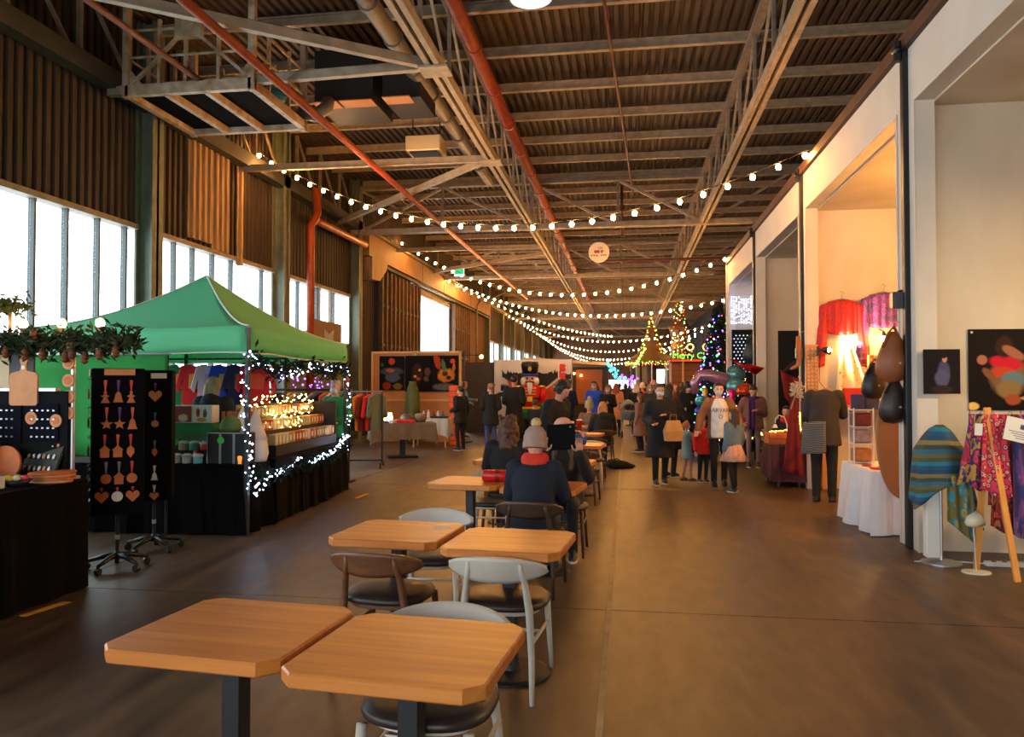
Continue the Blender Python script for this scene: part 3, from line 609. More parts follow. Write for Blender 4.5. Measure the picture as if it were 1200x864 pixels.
chair(-1.33, 5.14, 184, 'pale', 'pale chair on the far side of the table with the paper scrap')
chair(-.74, 6.12, -4, 'dark', 'dark wooden chair under the person in the bobble hat')
chair(-.62, 7.5, 178, 'dark', 'dark chair of the person holding the black tablet')
chair(-1.36, 7.62, 180, 'pale', 'pale chair beyond the red case')
chair(-1.3, 8.28, -4, 'brown', 'brown chair of the curly brown-haired woman at the fourth row')
chair(-.62, 10.75, -4, 'dark', 'dark chair on the near side of the fifth-row table')
chair(-.6, 12.2, 180, 'pale', 'pale chair on the far side of the fifth-row table')
chair(-.6, 13.3, 0, 'dark', 'dark chair on the near side of the sixth-row table')
chair(-.5, 15.75, 8, 'dark', 'dark chair of the blonde woman in the dark hooded coat')

# things on the tables
tag(MB().box(-.05, .05, -.035, .035, 0, .002).build('paper_scrap', M('paper', (225, 215, 200), .7), None, (-1.12, 4.6, .75), .4), 'small white paper scrap on the second-row table', 'paper')
t = thing('red_case', 'red padded case lying on the third-row table', 'case', (-1.16, 6.86, .75), .05)
MB().tube([(-.14, 0, .055), (-.125, 0, .055), (.125, 0, .055), (.14, 0, .055)], [.03, .054, .054, .03], 14).build('case_body', M('red_vinyl', (196, 24, 20), .35), t, smooth=True); MB().tube([(-.02, 0, .055), (.02, 0, .055)], .0555, 14).build('zip_band', M('dark_red', (140, 16, 16), .4), t)
def tumbler(x, y, z, label, mat, h=.2, r=.04):
    t = thing('tumbler', label, 'cup', (x, y, z)); MB().lathe([(r * .8, 0), (r, h * .95), (r * 1.03, h), (r * .9, h), (r * .7, .01)], 16).build('cup_body', mat, t, smooth=True)
    MB().lathe([(r * 1.06, h), (r * 1.06, h + .012), (r * .5, h + .02)], 16).build('lid', M('white_plastic', (235, 232, 225), .4), t); return t
tumbler(-.86, 13.95, .75, 'red tumbler with pale lid on the sixth-row table', M('red_plastic', (214, 36, 30), .35), .24, .05)
t = thing('paper_bag', 'white paper bag standing on the table beside the red tumbler', 'bag', (-1.06, 13.9, .75)); MB().rings([[(-.1, -.07, 0), (.1, -.07, 0), (.1, .07, 0), (-.1, .07, 0)], [(-.11, -.06, .12), (.11, -.07, .12), (.1, .07, .12), (-.1, .06, .12)], [(-.1, -.02, .22), (.1, -.03, .23), (.11, .03, .21), (-.09, .02, .22)]]).build('bag_body', M('paper_white', (232, 220, 200), .8), t)
t = thing('snack_packet', 'crumpled blue packet on the fifth-row table', 'packet', (-.7, 11.38, .75), .3); MB().rings([[(-.09, -.02, 0), (.09, -.02, 0), (.09, .02, 0), (-.09, .02, 0)], [(-.1, -.05, .06), (.1, -.05, .07), (.1, .05, .07), (-.1, .05, .06)], [(-.09, -.008, .15), (.09, -.006, .17), (.09, .008, .17), (-.09, .008, .15)]]).build('packet_body', M('blue_foil', (52, 92, 190), .3), t)
t = thing('carrier_bag', 'grey plastic bag on the fifth-row table beside the blue packet', 'bag', (-.93, 11.35, .75)); MB().ell((0, 0, .07), (.13, .1, .08)).ell((-.1, 0, .12), (.07, .06, .08)).build('bag_body', M('grey_poly', (150, 156, 172), .35), t, smooth=True)
t = thing('white_bottle', 'small white bottle with a red cap between packet and bag', 'bottle', (-.8, 11.55, .75)); MB().lathe([(.03, 0), (.035, .01), (.035, .1), (.015, .14), (.015, .16)], 14).build('bottle_body', M('white_plastic', (235, 232, 225), .4), t, smooth=True); MB().cyl((0, 0, .16), (0, 0, .185), .017).build('bottle_cap', M('red_plastic', (214, 36, 30), .35), t)

# ================================================================== helpers for stalls
def foliage(m, pts, size, rnd=random, n=1):
    for p in pts:
        for _ in range(n):
            d = Vector((rnd.uniform(-1, 1), rnd.uniform(-1, 1), rnd.uniform(-.8, .8))).normalized() * size * rnd.uniform(.6, 1.3)
            a, b2 = basis(d); p = Vector(p); wd = size * .16
            m.add([p, p + d * .5 + a * wd, p + d, p + d * .5 - a * wd, p + d * .5 + b2 * wd * .8, p + d * .5 - b2 * wd * .8], [(0, 1, 2), (0, 2, 3), (0, 4, 2), (0, 2, 5)])
    return m
m_fol = M('conifer', (38, 58, 30), .8, var=.4, vscale=6, rgb2=(70, 74, 34)); m_fold = M('dark_conifer', (16, 34, 22), .85, var=.4, vscale=6)
m_ply = M('laser_cut_ply', (206, 138, 84), .6, var=.12, vscale=9); m_plyo = M('orange_ply', (196, 104, 44), .6, var=.15, vscale=9)
m_bcl = M('black_cloth', (7, 7, 8), .95, spec=.1); m_alu = M('aluminium', (190, 192, 194), .35, .8)
m_wht = M('white_card', (232, 228, 220), .6); m_blk = M('black_card', (18, 18, 20), .6)
def draped(x0, x1, y0, y1, z, label, mat, name='draped_table', floor_z=.01, wav=.03, cat='table', rz=0, loc=None):
    """trestle table under a cloth that falls to the floor in folds"""
    cx, cy = (x0 + x1) / 2, (y0 + y1) / 2; hx, hy = (x1 - x0) / 2, (y1 - y0) / 2
    t = thing(name, label, cat, loc or (cx, cy, 0), rz)
    per = []; n = 18
    def side(a, b2, k): return [(a[0] + (b2[0] - a[0]) * i / k, a[1] + (b2[1] - a[1]) * i / k) for i in range(k)]
    kx = max(6, int(hx * 2 / .07)); ky = max(6, int(hy * 2 / .07))
    per = side((-hx, -hy), (hx, -hy), kx) + side((hx, -hy), (hx, hy), ky) + side((hx, hy), (-hx, hy), kx) + side((-hx, hy), (-hx, -hy), ky)
    R = []
    rr = random.Random(int(cx * 100 + cy * 7)); ph = [rr.uniform(0, 6) for _ in per]
    def off(p, i, amt):
        l = math.hypot(p[0], p[1]) or 1; w_ = math.sin(i * 1.15 + ph[i] * .35) * amt
        return (p[0] * (1 + (w_ + amt) / l), p[1] * (1 + (w_ + amt) / l))
    R.append([(p[0], p[1], z - .004) for p in per])
    for zz, am in ((z, 0), (z - .03, .006), (z * .55, wav * .6), (floor_z, wav)): R.append([(*off(p, i, am), zz) for i, p in enumerate(per)])
    m = MB(); m.rings(R[1:], cap=False); m.add(R[1], [tuple(range(len(per)))])
    m.build('cloth', mat, t, smooth=False)
    MB().box(-hx + .01, hx - .01, -hy + .01, hy - .01, z - .035, z - .004).build('table_board', m_ply, t)
    for sx in (-1, 1):
        for sy in (-1, 1): MB().bar((sx * (hx - .08), sy * (hy - .08), 0), (sx * (hx - .1), sy * (hy - .1), z - .035), .035).build('leg', mt_black, t)
    return t
def led_string(path, label, mat, n, jit=.05, r=.008, group=None, name='fairy_lights', seed=1):
    rr = random.Random(seed); pts = [Vector(p) for p in path]; L = [0]
    for i in range(1, len(pts)): L.append(L[-1] + (pts[i] - pts[i - 1]).length)
    def at(s):
        for i in range(1, len(pts)):
            if s <= L[i]: return pts[i - 1].lerp(pts[i], (s - L[i - 1]) / max(1e-6, L[i] - L[i - 1]))
        return pts[-1]
    t = thing(name, label, 'fairy lights', pts[0], 0, group)
    m = MB()
    for i in range(n):
        p = at(L[-1] * i / n) + Vector((rr.uniform(-jit, jit), rr.uniform(-jit, jit), rr.uniform(-jit, jit))) - pts[0]
        s = r * rr.choice((.8, 1, 1, 1.5)); m.add([p + Vector(q) * s for q in ((1, 0, 0), (-1, 0, 0), (0, 1, 0), (0, -1, 0), (0, 0, 1), (0, 0, -1))], [(0, 2, 4), (2, 1, 4), (1, 3, 4), (3, 0, 4), (2, 0, 5), (1, 2, 5), (3, 1, 5), (0, 3, 5)])
    o = m.build('led', mat, t); o['kind'] = 'stuff'
    MB().tube([p - pts[0] for p in pts], .003, 4).build('wire', m_cable, t)
    return t
def shirt_outline(w_=.5, h=.68, sl=.2):
    return [(-w_ * .42, -h), (w_ * .42, -h), (w_ * .42, -h * .35), (w_ * .42, -.22), (w_ * .42 + sl * .55, -.42), (w_ * .42 + sl, -.36), (w_ * .46, -.03), (w_ * .17, .0), (w_ * .1, -.04), (-w_ * .1, -.04), (-w_ * .17, .0), (-w_ * .46, -.03), (-w_ * .42 - sl, -.36), (-w_ * .42 - sl * .55, -.42), (-w_ * .42, -.22), (-w_ * .42, -h * .35)]
m_hook = M('hanger_wire', (150, 150, 150), .3, .9)
def hung_shirt(x, y, z, mat, label, rz=0, w_=.5, h=.68, sl=.2, print_=None, group=None, name='t_shirt', cat='shirt'):
    t = thing(name, label, cat, (x, y, z), rz, group)
    o = shirt_outline(w_, h, sl); m = MB(); n = len(o)
    m.rings([[(a * .96, -.035, b2) for a, b2 in o], [(a, -.012, b2) for a, b2 in o], [(a, .012, b2) for a, b2 in o], [(a * .96, .035, b2) for a, b2 in o]]).build('shirt_body', mat, t)
    if print_: MB().prism([(-.1, -.36), (.1, -.38), (.12, -.2), (.05, -.14), (-.09, -.15)], -.04, -.036).build('chest_print', print_, t)
    MB().tube([(0, 0, -.03), (0, 0, .05), (.02, 0, .08), (0, 0, .1), (-.02, 0, .09)], .004, 5).build('hanger_hook', m_hook, t)
    return t
def rail_garment(x, y, z, ang, mat, label, L=.7, group='garments on the clothes rail', wd=.42, name='hanging_garment', cat='garment'):
    """garment on a hanger seen on a rail; thin along its local y"""
    t = thing(name, label, cat, (x, y, z), ang, group); h = wd / 2
    prof = [(-h * .75, -L), (h * .75, -L), (h * .8, -.3), (h * 1.1, -.5), (h * 1.3, -.46), (h, -.08), (h * .3, -.02), (-h * .3, -.02), (-h, -.08), (-h * 1.3, -.46), (-h * 1.1, -.5), (-h * .8, -.3)]
    MB().rings([[(a * .9, -.03, b2) for a, b2 in prof], [(a, -.015, b2) for a, b2 in prof], [(a, .015, b2) for a, b2 in prof], [(a * .9, .03, b2) for a, b2 in prof]]).build('garment_body', mat, t)
    MB().tube([(0, 0, -.04), (0, 0, .03), (.02, 0, .055), (0, 0, .075), (-.02, 0, .06)], .004, 5).build('hanger_hook', m_hook, t); return t

# ================================================================== front-left craft stall
draped(-7.2, -4.3, 3.4, 5.62, .87, 'long table under a black floor-length cloth at the left edge', m_bcl, wav=.02)
t = thing('display_board', 'dark earring display panel standing on the black-clothed table', 'display board', (-4.83, 5.55, .875))
MB().box(-.62, .42, -.02, .02, 0, .7).build('panel', M('charcoal_felt', (22, 23, 25), .9, spec=.1), t); MB().box(-.62, .32, -.03, .03, .7, .725).build('top_rail', m_alu, t)
for (x0, x1, z0, z1) in ((-.3, .02, .28, .6), (.07, .35, .3, .6)):
    c_ = MB().box(x0, x1, -.035, -.022, z0, z1).build('earring_card', M('navy_card', (12, 13, 26), .9, spec=.1), t)
    for r in range(4):
        for k in range(5): MB().box(x0 + .04 + k * .048, x0 + .058 + k * .048, -.04, -.036, z1 - .06 - r * .07, z1 - .048 - r * .07).build('stud_earring', m_alu, c_)
for i, (x, z, cc) in enumerate(((-.5, .58, (96, 92, 190)), (-.44, .66, (230, 160, 40)), (-.42, .52, (200, 130, 70)), (-.35, .6, (120, 110, 210)), (-.5, .45, (190, 120, 60)), (-.4, .42, (130, 150, 200)), (-.33, .48, (150, 130, 200)), (-.42, .3, (120, 170, 200)), (-.34, .3, (150, 120, 190)))):
    MB().cyl((x, -.022, z), (x, -.035, z), .032, n=12).build('round_brooch', M('brooch_%d' % i, cc, .4), t)
t = thing('earring_tray', 'slanted black tray of stud earrings on the black-clothed table', 'tray', (-4.62, 5.45, .885), 0); t.rotation_euler = (math.radians(-25), 0, math.radians(-8))
MB().box(-.17, .17, -.012, .012, 0, .36).build('tray_board', m_blk, t)
for r in range(3):
    for k in range(6): MB().ell((-.13 + k * .05, -.02, .08 + r * .1), (.014, .008, .022), n=6, m=4).build('stud_earring', (m_wht, m_ply, m_alu)[(r + k) % 3], t)
MB().box(-.04, .03, -.016, -.012, .26, .34).build('price_card', m_wht, t)
t = thing('support_pole', 'silver pole rising from the black-clothed table to the garland beam', 'pole', (-4.40, 5.58, .875))
MB().cyl((0, 0, 0), (0, 0, 1.05), .018).build('pole_tube', m_alu, t); MB().cyl((0, 0, 0), (0, 0, .02), .06).build('pole_foot', m_alu, t)
zs_ = [1.93, 1.80, 1.66, 1.53, 1.40]
for i, z in enumerate(zs_):
    o = MB().cyl((0, -.012, 0), (0, 0, 0), .052, n=18).build('wood_slice', m_ply, None, (-4.42 + (.02 if i == 0 else 0), 5.555, z)); MB().cyl((0, -.014, 0), (0, -.012, 0), .034, n=14).build('engraving', m_plyo, o)
    tag(o, 'engraved wooden disc on the silver pole, ' + ('topmost', 'second from the top', 'third from the top', 'fourth from the top', 'lowest')[i] + ' of the five', 'ornament', 'wooden discs on the silver pole')
for (x, z, lab) in ((-4.72, 1.36, 'engraved wooden disc pinned to the dark display panel'), (-4.5, 1.34, 'pale wooden disc at the right top corner of the display panel')):
    o = MB().cyl((0, -.012, 0), (0, 0, 0), .052, n=18).build('wood_slice', m_ply, None, (x, 5.525, z)); MB().cyl((0, -.014, 0), (0, -.012, 0), .03, n=14).build('engraving', m_plyo, o); tag(o, lab, 'ornament', 'wooden discs on the display panel')
t = thing('chopping_board', 'wooden chopping board with a handle hanging below the garland', 'chopping board', (-4.79, 5.52, 1.72))
MB().prism([(-.11, -.26), (.11, -.26), (.125, -.245), (.125, -.02), (.11, 0), (.03, .02), (.022, .07), (.035, .1), (.02, .13), (-.02, .13), (-.035, .1), (-.022, .07), (-.03, .02), (-.11, 0), (-.125, -.02), (-.125, -.245)], -.01, .01).build('board', m_ply, t)
MB().cyl((0, -.012, .1), (0, -.009, .1), .012).build('hole', m_blk, t); MB().box(-.014, .014, -.013, -.0105, .03, .06).build('price_sticker', m_wht, t); MB().tube([(0, 0, .11), (0, 0, .26)], .003, 4).build('cord', m_blk, t)
t = thing('slate_sign', 'dark slate-grey hanging sign with cream leaf shapes and lettering', 'sign', (-5.06, 5.66, 1.72))
MB().box(-.4, .24, -.01, .01, -.28, .22).build('sign_board', M('slate_grey', (74, 78, 84), .7, var=.2, vscale=3), t); mcr = M('cream_paint', (206, 186, 146), .7)
MB().prism([(-.1, .18), (.02, .2), (.02, -.1), (.08, -.02), (.12, -.08), (.04, -.14), (-.1, -.1)], -.014, -.01).build('leaf_shape', mcr, t)
shared('lettering', text_mesh('OW', .11, mcr), t, (.11, -.012, -.2), (PI / 2, 0, 0)); 
for x in (-.3, .15): MB().cyl((x, 0, .22), (x, 0, .36), .003, n=4).build('cord', m_blk, t)
t = thing('garland', 'dark conifer garland with pine cones and bulbs over the craft stall', 'garland', (-4.0, 5.58, 1.97))
rnd = random.Random(3); P = [(-rnd.uniform(-.15, 2.6), rnd.gauss(0, .05), rnd.gauss(0, .045)) for _ in range(3000)]
o = foliage(MB(), P, .085, rnd).build('needles', m_fol, t, fix=False); o['kind'] = 'stuff'
MB().bar((-2.7, 0, 0), (.1, 0, 0), .05).build('beam', M('dark_wood', (62, 44, 30), .7), t)
pc = MB().lathe([(.008, -.05), (.03, -.035), (.022, -.02), (.034, -.005), (.024, .01), (.028, .025), (.008, .05)], 9).mesh('pine_cone', M('pine_cone_brown', (120, 70, 40), .8, var=.3, vscale=20))
for (x, z) in ((-.78, -.1), (-.62, -.1), (-.42, -.12), (-.36, -.09), (-.25, -.13), (-.12, -.1), (.02, -.08), (-.7, .06), (-.95, -.08)): shared('pine_cone', pc, t, (x, -.07, z))
bl = MB().ell((0, 0, .05), (.035, .035, .04), n=10, m=6).mesh('garland_bulb', EM('garland_bulb_glow', (255, 206, 110), 25), True); sk = MB().cyl((0, 0, -.02), (0, 0, .02), .02, n=8).mesh('bulb_socket', M('copper', (150, 80, 46), .4, .5))
for x in (-.86, -.51, -.17):
    b_ = shared('garland_bulb', bl, t, (x, 0, .1)); shared('bulb_socket', sk, b_, (0, 0, 0))
t = thing('ornament_tree', 'little umbrella-shaped green tree ornament standing on the garland', 'ornament', (-4.98, 5.58, 2.03))
MB().tube([(0, 0, 0), (.005, 0, .1), (-.003, 0, .2)], [.016, .012, .016], 8).build('trunk', m_ply, t, smooth=True)
rnd = random.Random(5); o = foliage(MB(), [(rnd.gauss(0, .075), rnd.gauss(0, .06), .24 + rnd.gauss(0, .03)) for _ in range(240)], .07, rnd).build('crown', M('moss_green', (104, 104, 44), .8, var=.3, vscale=9), t, fix=False); o['kind'] = 'stuff'
sh = thing('green_backcloth', 'bright green cloth hung behind the craft stall', 'cloth', (-5.55, 7.38, 1.94))
MB().sheet(lambda u, v: ((u - .5) * 1.62, .025 * math.sin(u * 21) * v, -v * 1.05 + .015 * math.sin(u * PI * 3)), 40, 6).build('cloth_sheet', M('emerald_cloth', (24, 140, 54), .8, var=.12, vscale=4), sh, smooth=True)
MB().cyl((-.9, 0, .01), (.85, 0, .01), .014, n=8).build('cloth_rod', m_alu, sh)
for x in (-.86, .8): MB().cyl((x, .02, .01), (x, .02, -1.94), .015, n=8).build('cloth_stand', mt_black, sh)
def gnome(x, y, z, h, rgb, label):
    t = thing('gnome_figure', label, 'figurine', (x, y, z)); MB().lathe([(h * .2, 0), (h * .24, h * .15), (h * .2, h * .45), (.01, h * .5)], 14).build('gnome_body', M('felt_%d_%d_%d' % rgb, rgb, .8), t, smooth=True)
    MB().lathe([(h * .22, h * .4), (h * .15, h * .6), (h * .07, h * .85), (.004, h)], 14).build('gnome_hat', M('felt_%d_%d_%d' % rgb, rgb, .8), t, smooth=True); MB().ell((0, -h * .2, h * .4), h * .06, n=8, m=6).build('nose', m_ply, t, smooth=True); return t
gnome(-5.0, 5.35, .87, .6, (206, 48, 28), 'tall red felt gnome at the left edge of the craft stall')
t = thing('soap_box', 'white carton with a pink wrapped soap at the left table edge', 'box', (-4.62, 4.9, .87)); MB().bbox(-.16, .14, -.1, .1, 0, .09, .004).build('carton', m_wht, t); MB().ell((-.02, 0, .13), (.1, .07, .06)).build('wrapped_soap', M('pink_wrap', (226, 140, 122), .4), t, smooth=True)
t = thing('flower_bowl', 'black bowl of yellow and pink flowers on the craft table', 'bowl', (-4.5, 5.12, .87)); MB().lathe([(.06, 0), (.11, .05), (.1, .05), (.05, .01)], 18).build('bowl', m_blk, t, smooth=True)
for i, (x, y, cc) in enumerate(((-.05, -.02, (214, 190, 40)), (.03, -.03, (236, 226, 200)), (.06, .02, (220, 60, 90)), (-.02, .04, (160, 200, 60)), (.0, -.06, (236, 210, 70)), (-.07, .03, (220, 80, 110)))): MB().ell((x, y, .065), (.03, .03, .02), n=8, m=5).build('flower', M('petal_%d' % i, cc, .6), t, smooth=True)
for i in range(4):
    o = MB().lathe([(.165, 0), (.17, .006), (.17, .016), (.16, .02)], 20, sx=1, sy=.7).build('serving_board', m_plyo if i % 2 else m_ply, None, (-4.44 + .012 * (i % 2), 5.4, .87 + i * .021), .3 * i); tag(o, 'oval wooden serving board, %s in the stack at the table corner' % ('lowest', 'second from below', 'third from below', 'topmost')[i], 'board', 'stack of serving boards')
tag(MB().cyl((0, 0, 0), (0, .02, 0), .14, n=28).build('wooden_disc', m_plyo, None, (-4.82, 5.36, 1.01), (math.radians(-8), 0, 0)), 'round orange wooden disc propped behind the slanted earring tray', 'wooden disc')
tag(MB().cyl((0, 0, 0), (0, .02, 0), .11, n=28).build('wooden_disc', m_plyo, None, (-5.02, 5.1, .985), (math.radians(-8), 0, 0)), 'round orange wooden disc at the left frame edge behind the pink soap', 'wooden disc')

# spinner racks with hanging ornaments
def spinner(x, y, rz, label, w_, d_):
    t = thing('spinner_rack', label, 'display rack', (x, y, 0), rz)
    MB().bbox(-w_ / 2, w_ / 2, -d_ / 2, d_ / 2, .5, 1.77, .01).build('rack_tower', M('rack_black', (9, 9, 10), .9, spec=.1), t)
    MB().cyl((0, 0, .1), (0, 0, .52), .017).build('pole', mt_black, t); MB().cyl((0, 0, .26), (0, 0, .3), .019).build('pole_collar', m_alu, t)
    for k in range(5):
        a = k * 2 * PI / 5 + .35; c, s = math.cos(a), math.sin(a)
        l = MB().tube([(0, 0, .12), (c * .1, s * .1, .115), (c * .25, s * .25, .075)], [.03, .024, .016], 8).build('base_leg', mt_black, t, smooth=True)
        MB().cyl((c * .25 - s * .018, s * .25 + c * .018, .03), (c * .25 + s * .018, s * .25 - c * .018, .03), .03, n=12).box(c * .25 - .012, c * .25 + .012, s * .25 - .012, s * .25 + .012, .03, .075).build('caster', mt_black, l)
    MB().lathe([(.04, .09), (.045, .12), (.02, .16)], 12).build('hub', mt_black, t); return t
s1 = spinner(-4.47, 6.24, math.radians(34), 'black spinner rack of wooden ornaments on a castor base, nearer one', .42, .34)
s2 = spinner(-4.62, 7.0, math.radians(26), 'black spinner rack of wooden ornaments behind, beside the tent pole', .34, .3)
for k in range(12): MB().box(-.222, -.214, -.13, .13, .62 + k * .09, .628 + k * .09).build('wire_rung', m_alu, s1)
MB().box(-.11, .13, -.182, -.172, 1.71, 1.765).build('price_strip', m_ply, s1); MB().box(-.02, .12, -.162, -.152, 1.69, 1.74).build('price_strip', m_wht, s2)
MB().box(-.228, -.216, -.15, -.04, 1.70, 1.76).build('price_strip', m_wht, s1)
SH = {'angel': [(-.035, -.05), (.035, -.05), (.012, -.005), (.035, .01), (.01, .02), (.012, .05), (-.012, .05), (-.01, .02), (-.035, .01), (-.012, -.005)],
      'bell': [(-.04, -.045), (.04, -.045), (.03, -.02), (.02, .03), (.008, .045), (-.008, .045), (-.02, .03), (-.03, -.02)],
      'house': [(-.035, -.05), (.035, -.05), (.035, .01), (.045, .012), (0, .055), (-.045, .012), (-.035, .01)],
      'leaf': [(0, -.06), (.03, -.015), (.028, .02), (0, .05), (-.028, .02), (-.03, -.015)],
      'heart': [(0, -.05), (.05, .0), (.05, .028), (.03, .045), (.008, .035), (0, .022), (-.008, .035), (-.03, .045), (-.05, .028), (-.05, 0)],
      'disc': [(.042 * math.cos(i * PI / 8), .042 * math.sin(i * PI / 8)) for i in range(16)],
      'star': [((.05 if i % 2 == 0 else .022) * math.sin(i * PI / 5), (.05 if i % 2 == 0 else .022) * math.cos(i * PI / 5)) for i in range(10)]}
RIB = {'red': M('ribbon_red', (200, 40, 30), .6), 'purple': M('ribbon_purple', (90, 40, 110), .6), 'orange': M('ribbon_orange', (214, 88, 40), .6), 'blue': M('ribbon_blue', (50, 100, 150), .6), 'white': M('ribbon_white', (220, 214, 206), .6), 'grey': M('ribbon_grey', (110, 106, 104), .6)}
def ornament(root, lx, ly, z, shape, rib, label, mat=m_plyo, s=1.0, side=0, rl=.1):
    ang = root.rotation_euler.z; c, sn = math.cos(ang), math.sin(ang)
    x = root.location.x + lx * c - ly * sn; y = root.location.y + lx * sn + ly * c
    t = thing('wooden_ornament', label, 'ornament', (x, y, z), ang + (0 if not side else -PI / 2), 'wooden ornaments on the spinner racks')
    MB().prism([(a * s, b2 * s) for a, b2 in SH[shape]], -.004, .004).build('cut_shape', mat, t)
    MB().add([(-.004, 0, .045 * s), (.004, 0, .045 * s), (.014, .004, .045 * s + rl), (-.014, .004, .045 * s + rl)], [(0, 1, 2, 3)]).build('ribbon', RIB[rib], t)
    MB().tube([(0, .012, .045 * s + rl + .0), (0, -.006, .045 * s + rl)], .003, 4).build('peg', m_alu, t); return t
grid = [[('angel', 'orange'), ('bell', 'purple'), ('angel', 'red')], [('star', 'orange'), ('star', 'purple'), ('bell', 'orange')], [('house', 'red'), ('house', 'orange'), ('leaf', 'red')], [('disc', 'grey'), ('house', 'grey'), ('disc', 'red')]]
rows = ('top', 'second', 'third', 'fourth'); cols3 = ('left', 'middle', 'right')
for r in range(4):
    for k in range(3): ornament(s1, -.1 + k * .1 + (.012 if r % 2 else 0), -.182, 1.52 - r * .235, *grid[r][k], 'wooden %s on %s ribbon, %s of the %s row, near spinner' % (grid[r][k][0], grid[r][k][1], cols3[k], rows[r]))
for k, (sh_, mt_, nm) in enumerate((('heart', m_plyo, 'left'), ('disc', m_wht, 'second'), ('heart', m_plyo, 'third'))): ornament(s1, -.12 + k * .12, -.184, .66, sh_, 'red', 'round %s tag ornament in the bottom row of the near spinner' % {'left': 'red-and-wood', 'second': 'white-rimmed', 'third': 'brown-and-white'}[nm], mt_, 1.05, rl=.03)
for k, (sh_, rb, mt_, z, lb) in enumerate((('heart', 'purple', m_ply, 1.52, 'pale wooden heart ornament on a purple ribbon at the top of the rear spinner'), ('disc', 'blue', m_ply, 1.25, 'small wooden ornament on a blue ribbon on the rear spinner'), ('leaf', 'grey', m_plyo, .98, 'leaf-shaped wooden ornament on the rear spinner'), ('bell', 'white', m_wht, .74, 'white bell ornament low on the rear spinner'), ('heart', 'white', m_ply, .55, 'pale heart ornament at the foot of the rear spinner'))):
    ornament(s2, .02, -.164, z, sh_, rb, lb, mt_, 1.15 if k == 0 else .8, rl=.07)
for k, (rb, z, lb) in enumerate((('red', 1.55, 'red and white'), ('blue', 1.3, 'blue'), ('purple', 1.05, 'dark purple'), ('white', .8, 'lilac and orange'))):
    for q in (-.07, .05): ornament(s1, -.235, q, z, 'leaf' if k < 3 else 'disc', rb, '%s tassel ornament on the near spinner left face, %s of its pair' % (lb, 'nearer' if q < 0 else 'farther'), m_ply, .8, side=1, rl=.09)

# ================================================================== green gazebo stall
A = Vector((-4.07, 7.81, 0)); B_ = Vector((-4.36, 11.5, 0)); D = Vector((-6.72, 7.72, 0)); E_ = Vector((-7.0, 11.4, 0)); PK = Vector((-5.6, 9.6, 3.1))
gm = bpy.data.materials.new('gazebo_green'); gm.use_nodes = True; nt = gm.node_tree; b = nt.nodes['Principled BSDF']; b.inputs['Base Color'].default_value = lin((116, 222, 168)); b.inputs['Roughness'].default_value = .7
tl = nt.nodes.new('ShaderNodeBsdfTranslucent'); tl.inputs[0].default_value = lin((120, 226, 168)); ms = nt.nodes.new('ShaderNodeMixShader'); ms.inputs[0].default_value = .32
nt.links.new(b.outputs[0], ms.inputs[1]); nt.links.new(tl.outputs[0], ms.inputs[2]); nt.links.new(ms.outputs[0], nt.nodes['Material Output'].inputs[0])
gz = thing('gazebo', 'green pop-up gazebo with white piping over the gift stall', 'gazebo', (0, 0, 0))
ze, zv = 2.27, 1.97
mp_ = M('white_piping', (226, 226, 220), .6); mpost = M('gazebo_post', (60, 62, 64), .45, .5)
def up(p, z): return Vector((p.x, p.y, z))
for (p, q) in ((D, A), (A, B_), (B_, E_), (E_, D)):
    def fn(u, v, p=p, q=q):
        e = up(p.lerp(q, u), ze); r = e.lerp(PK, v); r.z = ze + (PK.z - ze) * v ** 1.55; r.z -= .03 * math.sin(u * PI) * (1 - v); return r
    MB().sheet(fn, 16, 12, .006).build('canopy_panel', gm, gz, smooth=True)
    out = Vector(((q - p).y, -(q - p).x, 0)).normalized() * .015
    MB().sheet(lambda u, v, p=p, q=q, o=out: up(p.lerp(q, u), ze - (ze - zv) * v + .012 * math.sin(u * 9) * v - .03 * math.sin(u * PI) * (1 - v)) + o * (1 + math.sin(u * 14) * v), 24, 3, .006).build('valance', gm, gz, smooth=True)
    MB().tube([up(p.lerp(q, i / 24), zv + .012 * math.sin(i / 24 * 9)) + out * (1 + math.sin(i / 24 * 14)) for i in range(25)], .009, 5).build('valance_piping', mp_, gz)
    ctr = Vector((-5.55, 9.6, 0)); MB().bar(up(p.lerp(ctr, .03), 2.15), up(q.lerp(ctr, .03), 2.15), .035).build('roof_bar', mpost, gz)
for p in (A, B_, D, E_):
    MB().bar(up(p, 0), up(p, 2.25), .045).build('post', mpost, gz); MB().box(p.x - .07, p.x + .07, p.y - .07, p.y + .07, 0, .008).build('foot_plate', mpost, gz)
    R_ = []
    for i in range(14):
        v = i / 13; r = up(p, ze).lerp(PK, v); r.z = ze + (PK.z - ze) * v ** 1.55 + .006; R_.append(r)
    MB().tube(R_, .010, 5).build('ridge_piping', mp_, gz)
MB().tube([up(A, zv), up(A, ze)], .011, 5).build('corner_piping', mp_, gz)
# tables of the gazebo
draped(-6.6, -4.12, 7.78, 8.42, .76, 'front gazebo table under a black floor-length cloth', m_bcl, wav=.045)
draped(-4.85, -4.2, 8.52, 11.4, .76, 'side gazebo table under black cloth along the aisle', m_bcl, wav=.04, rz=math.radians(4.3))
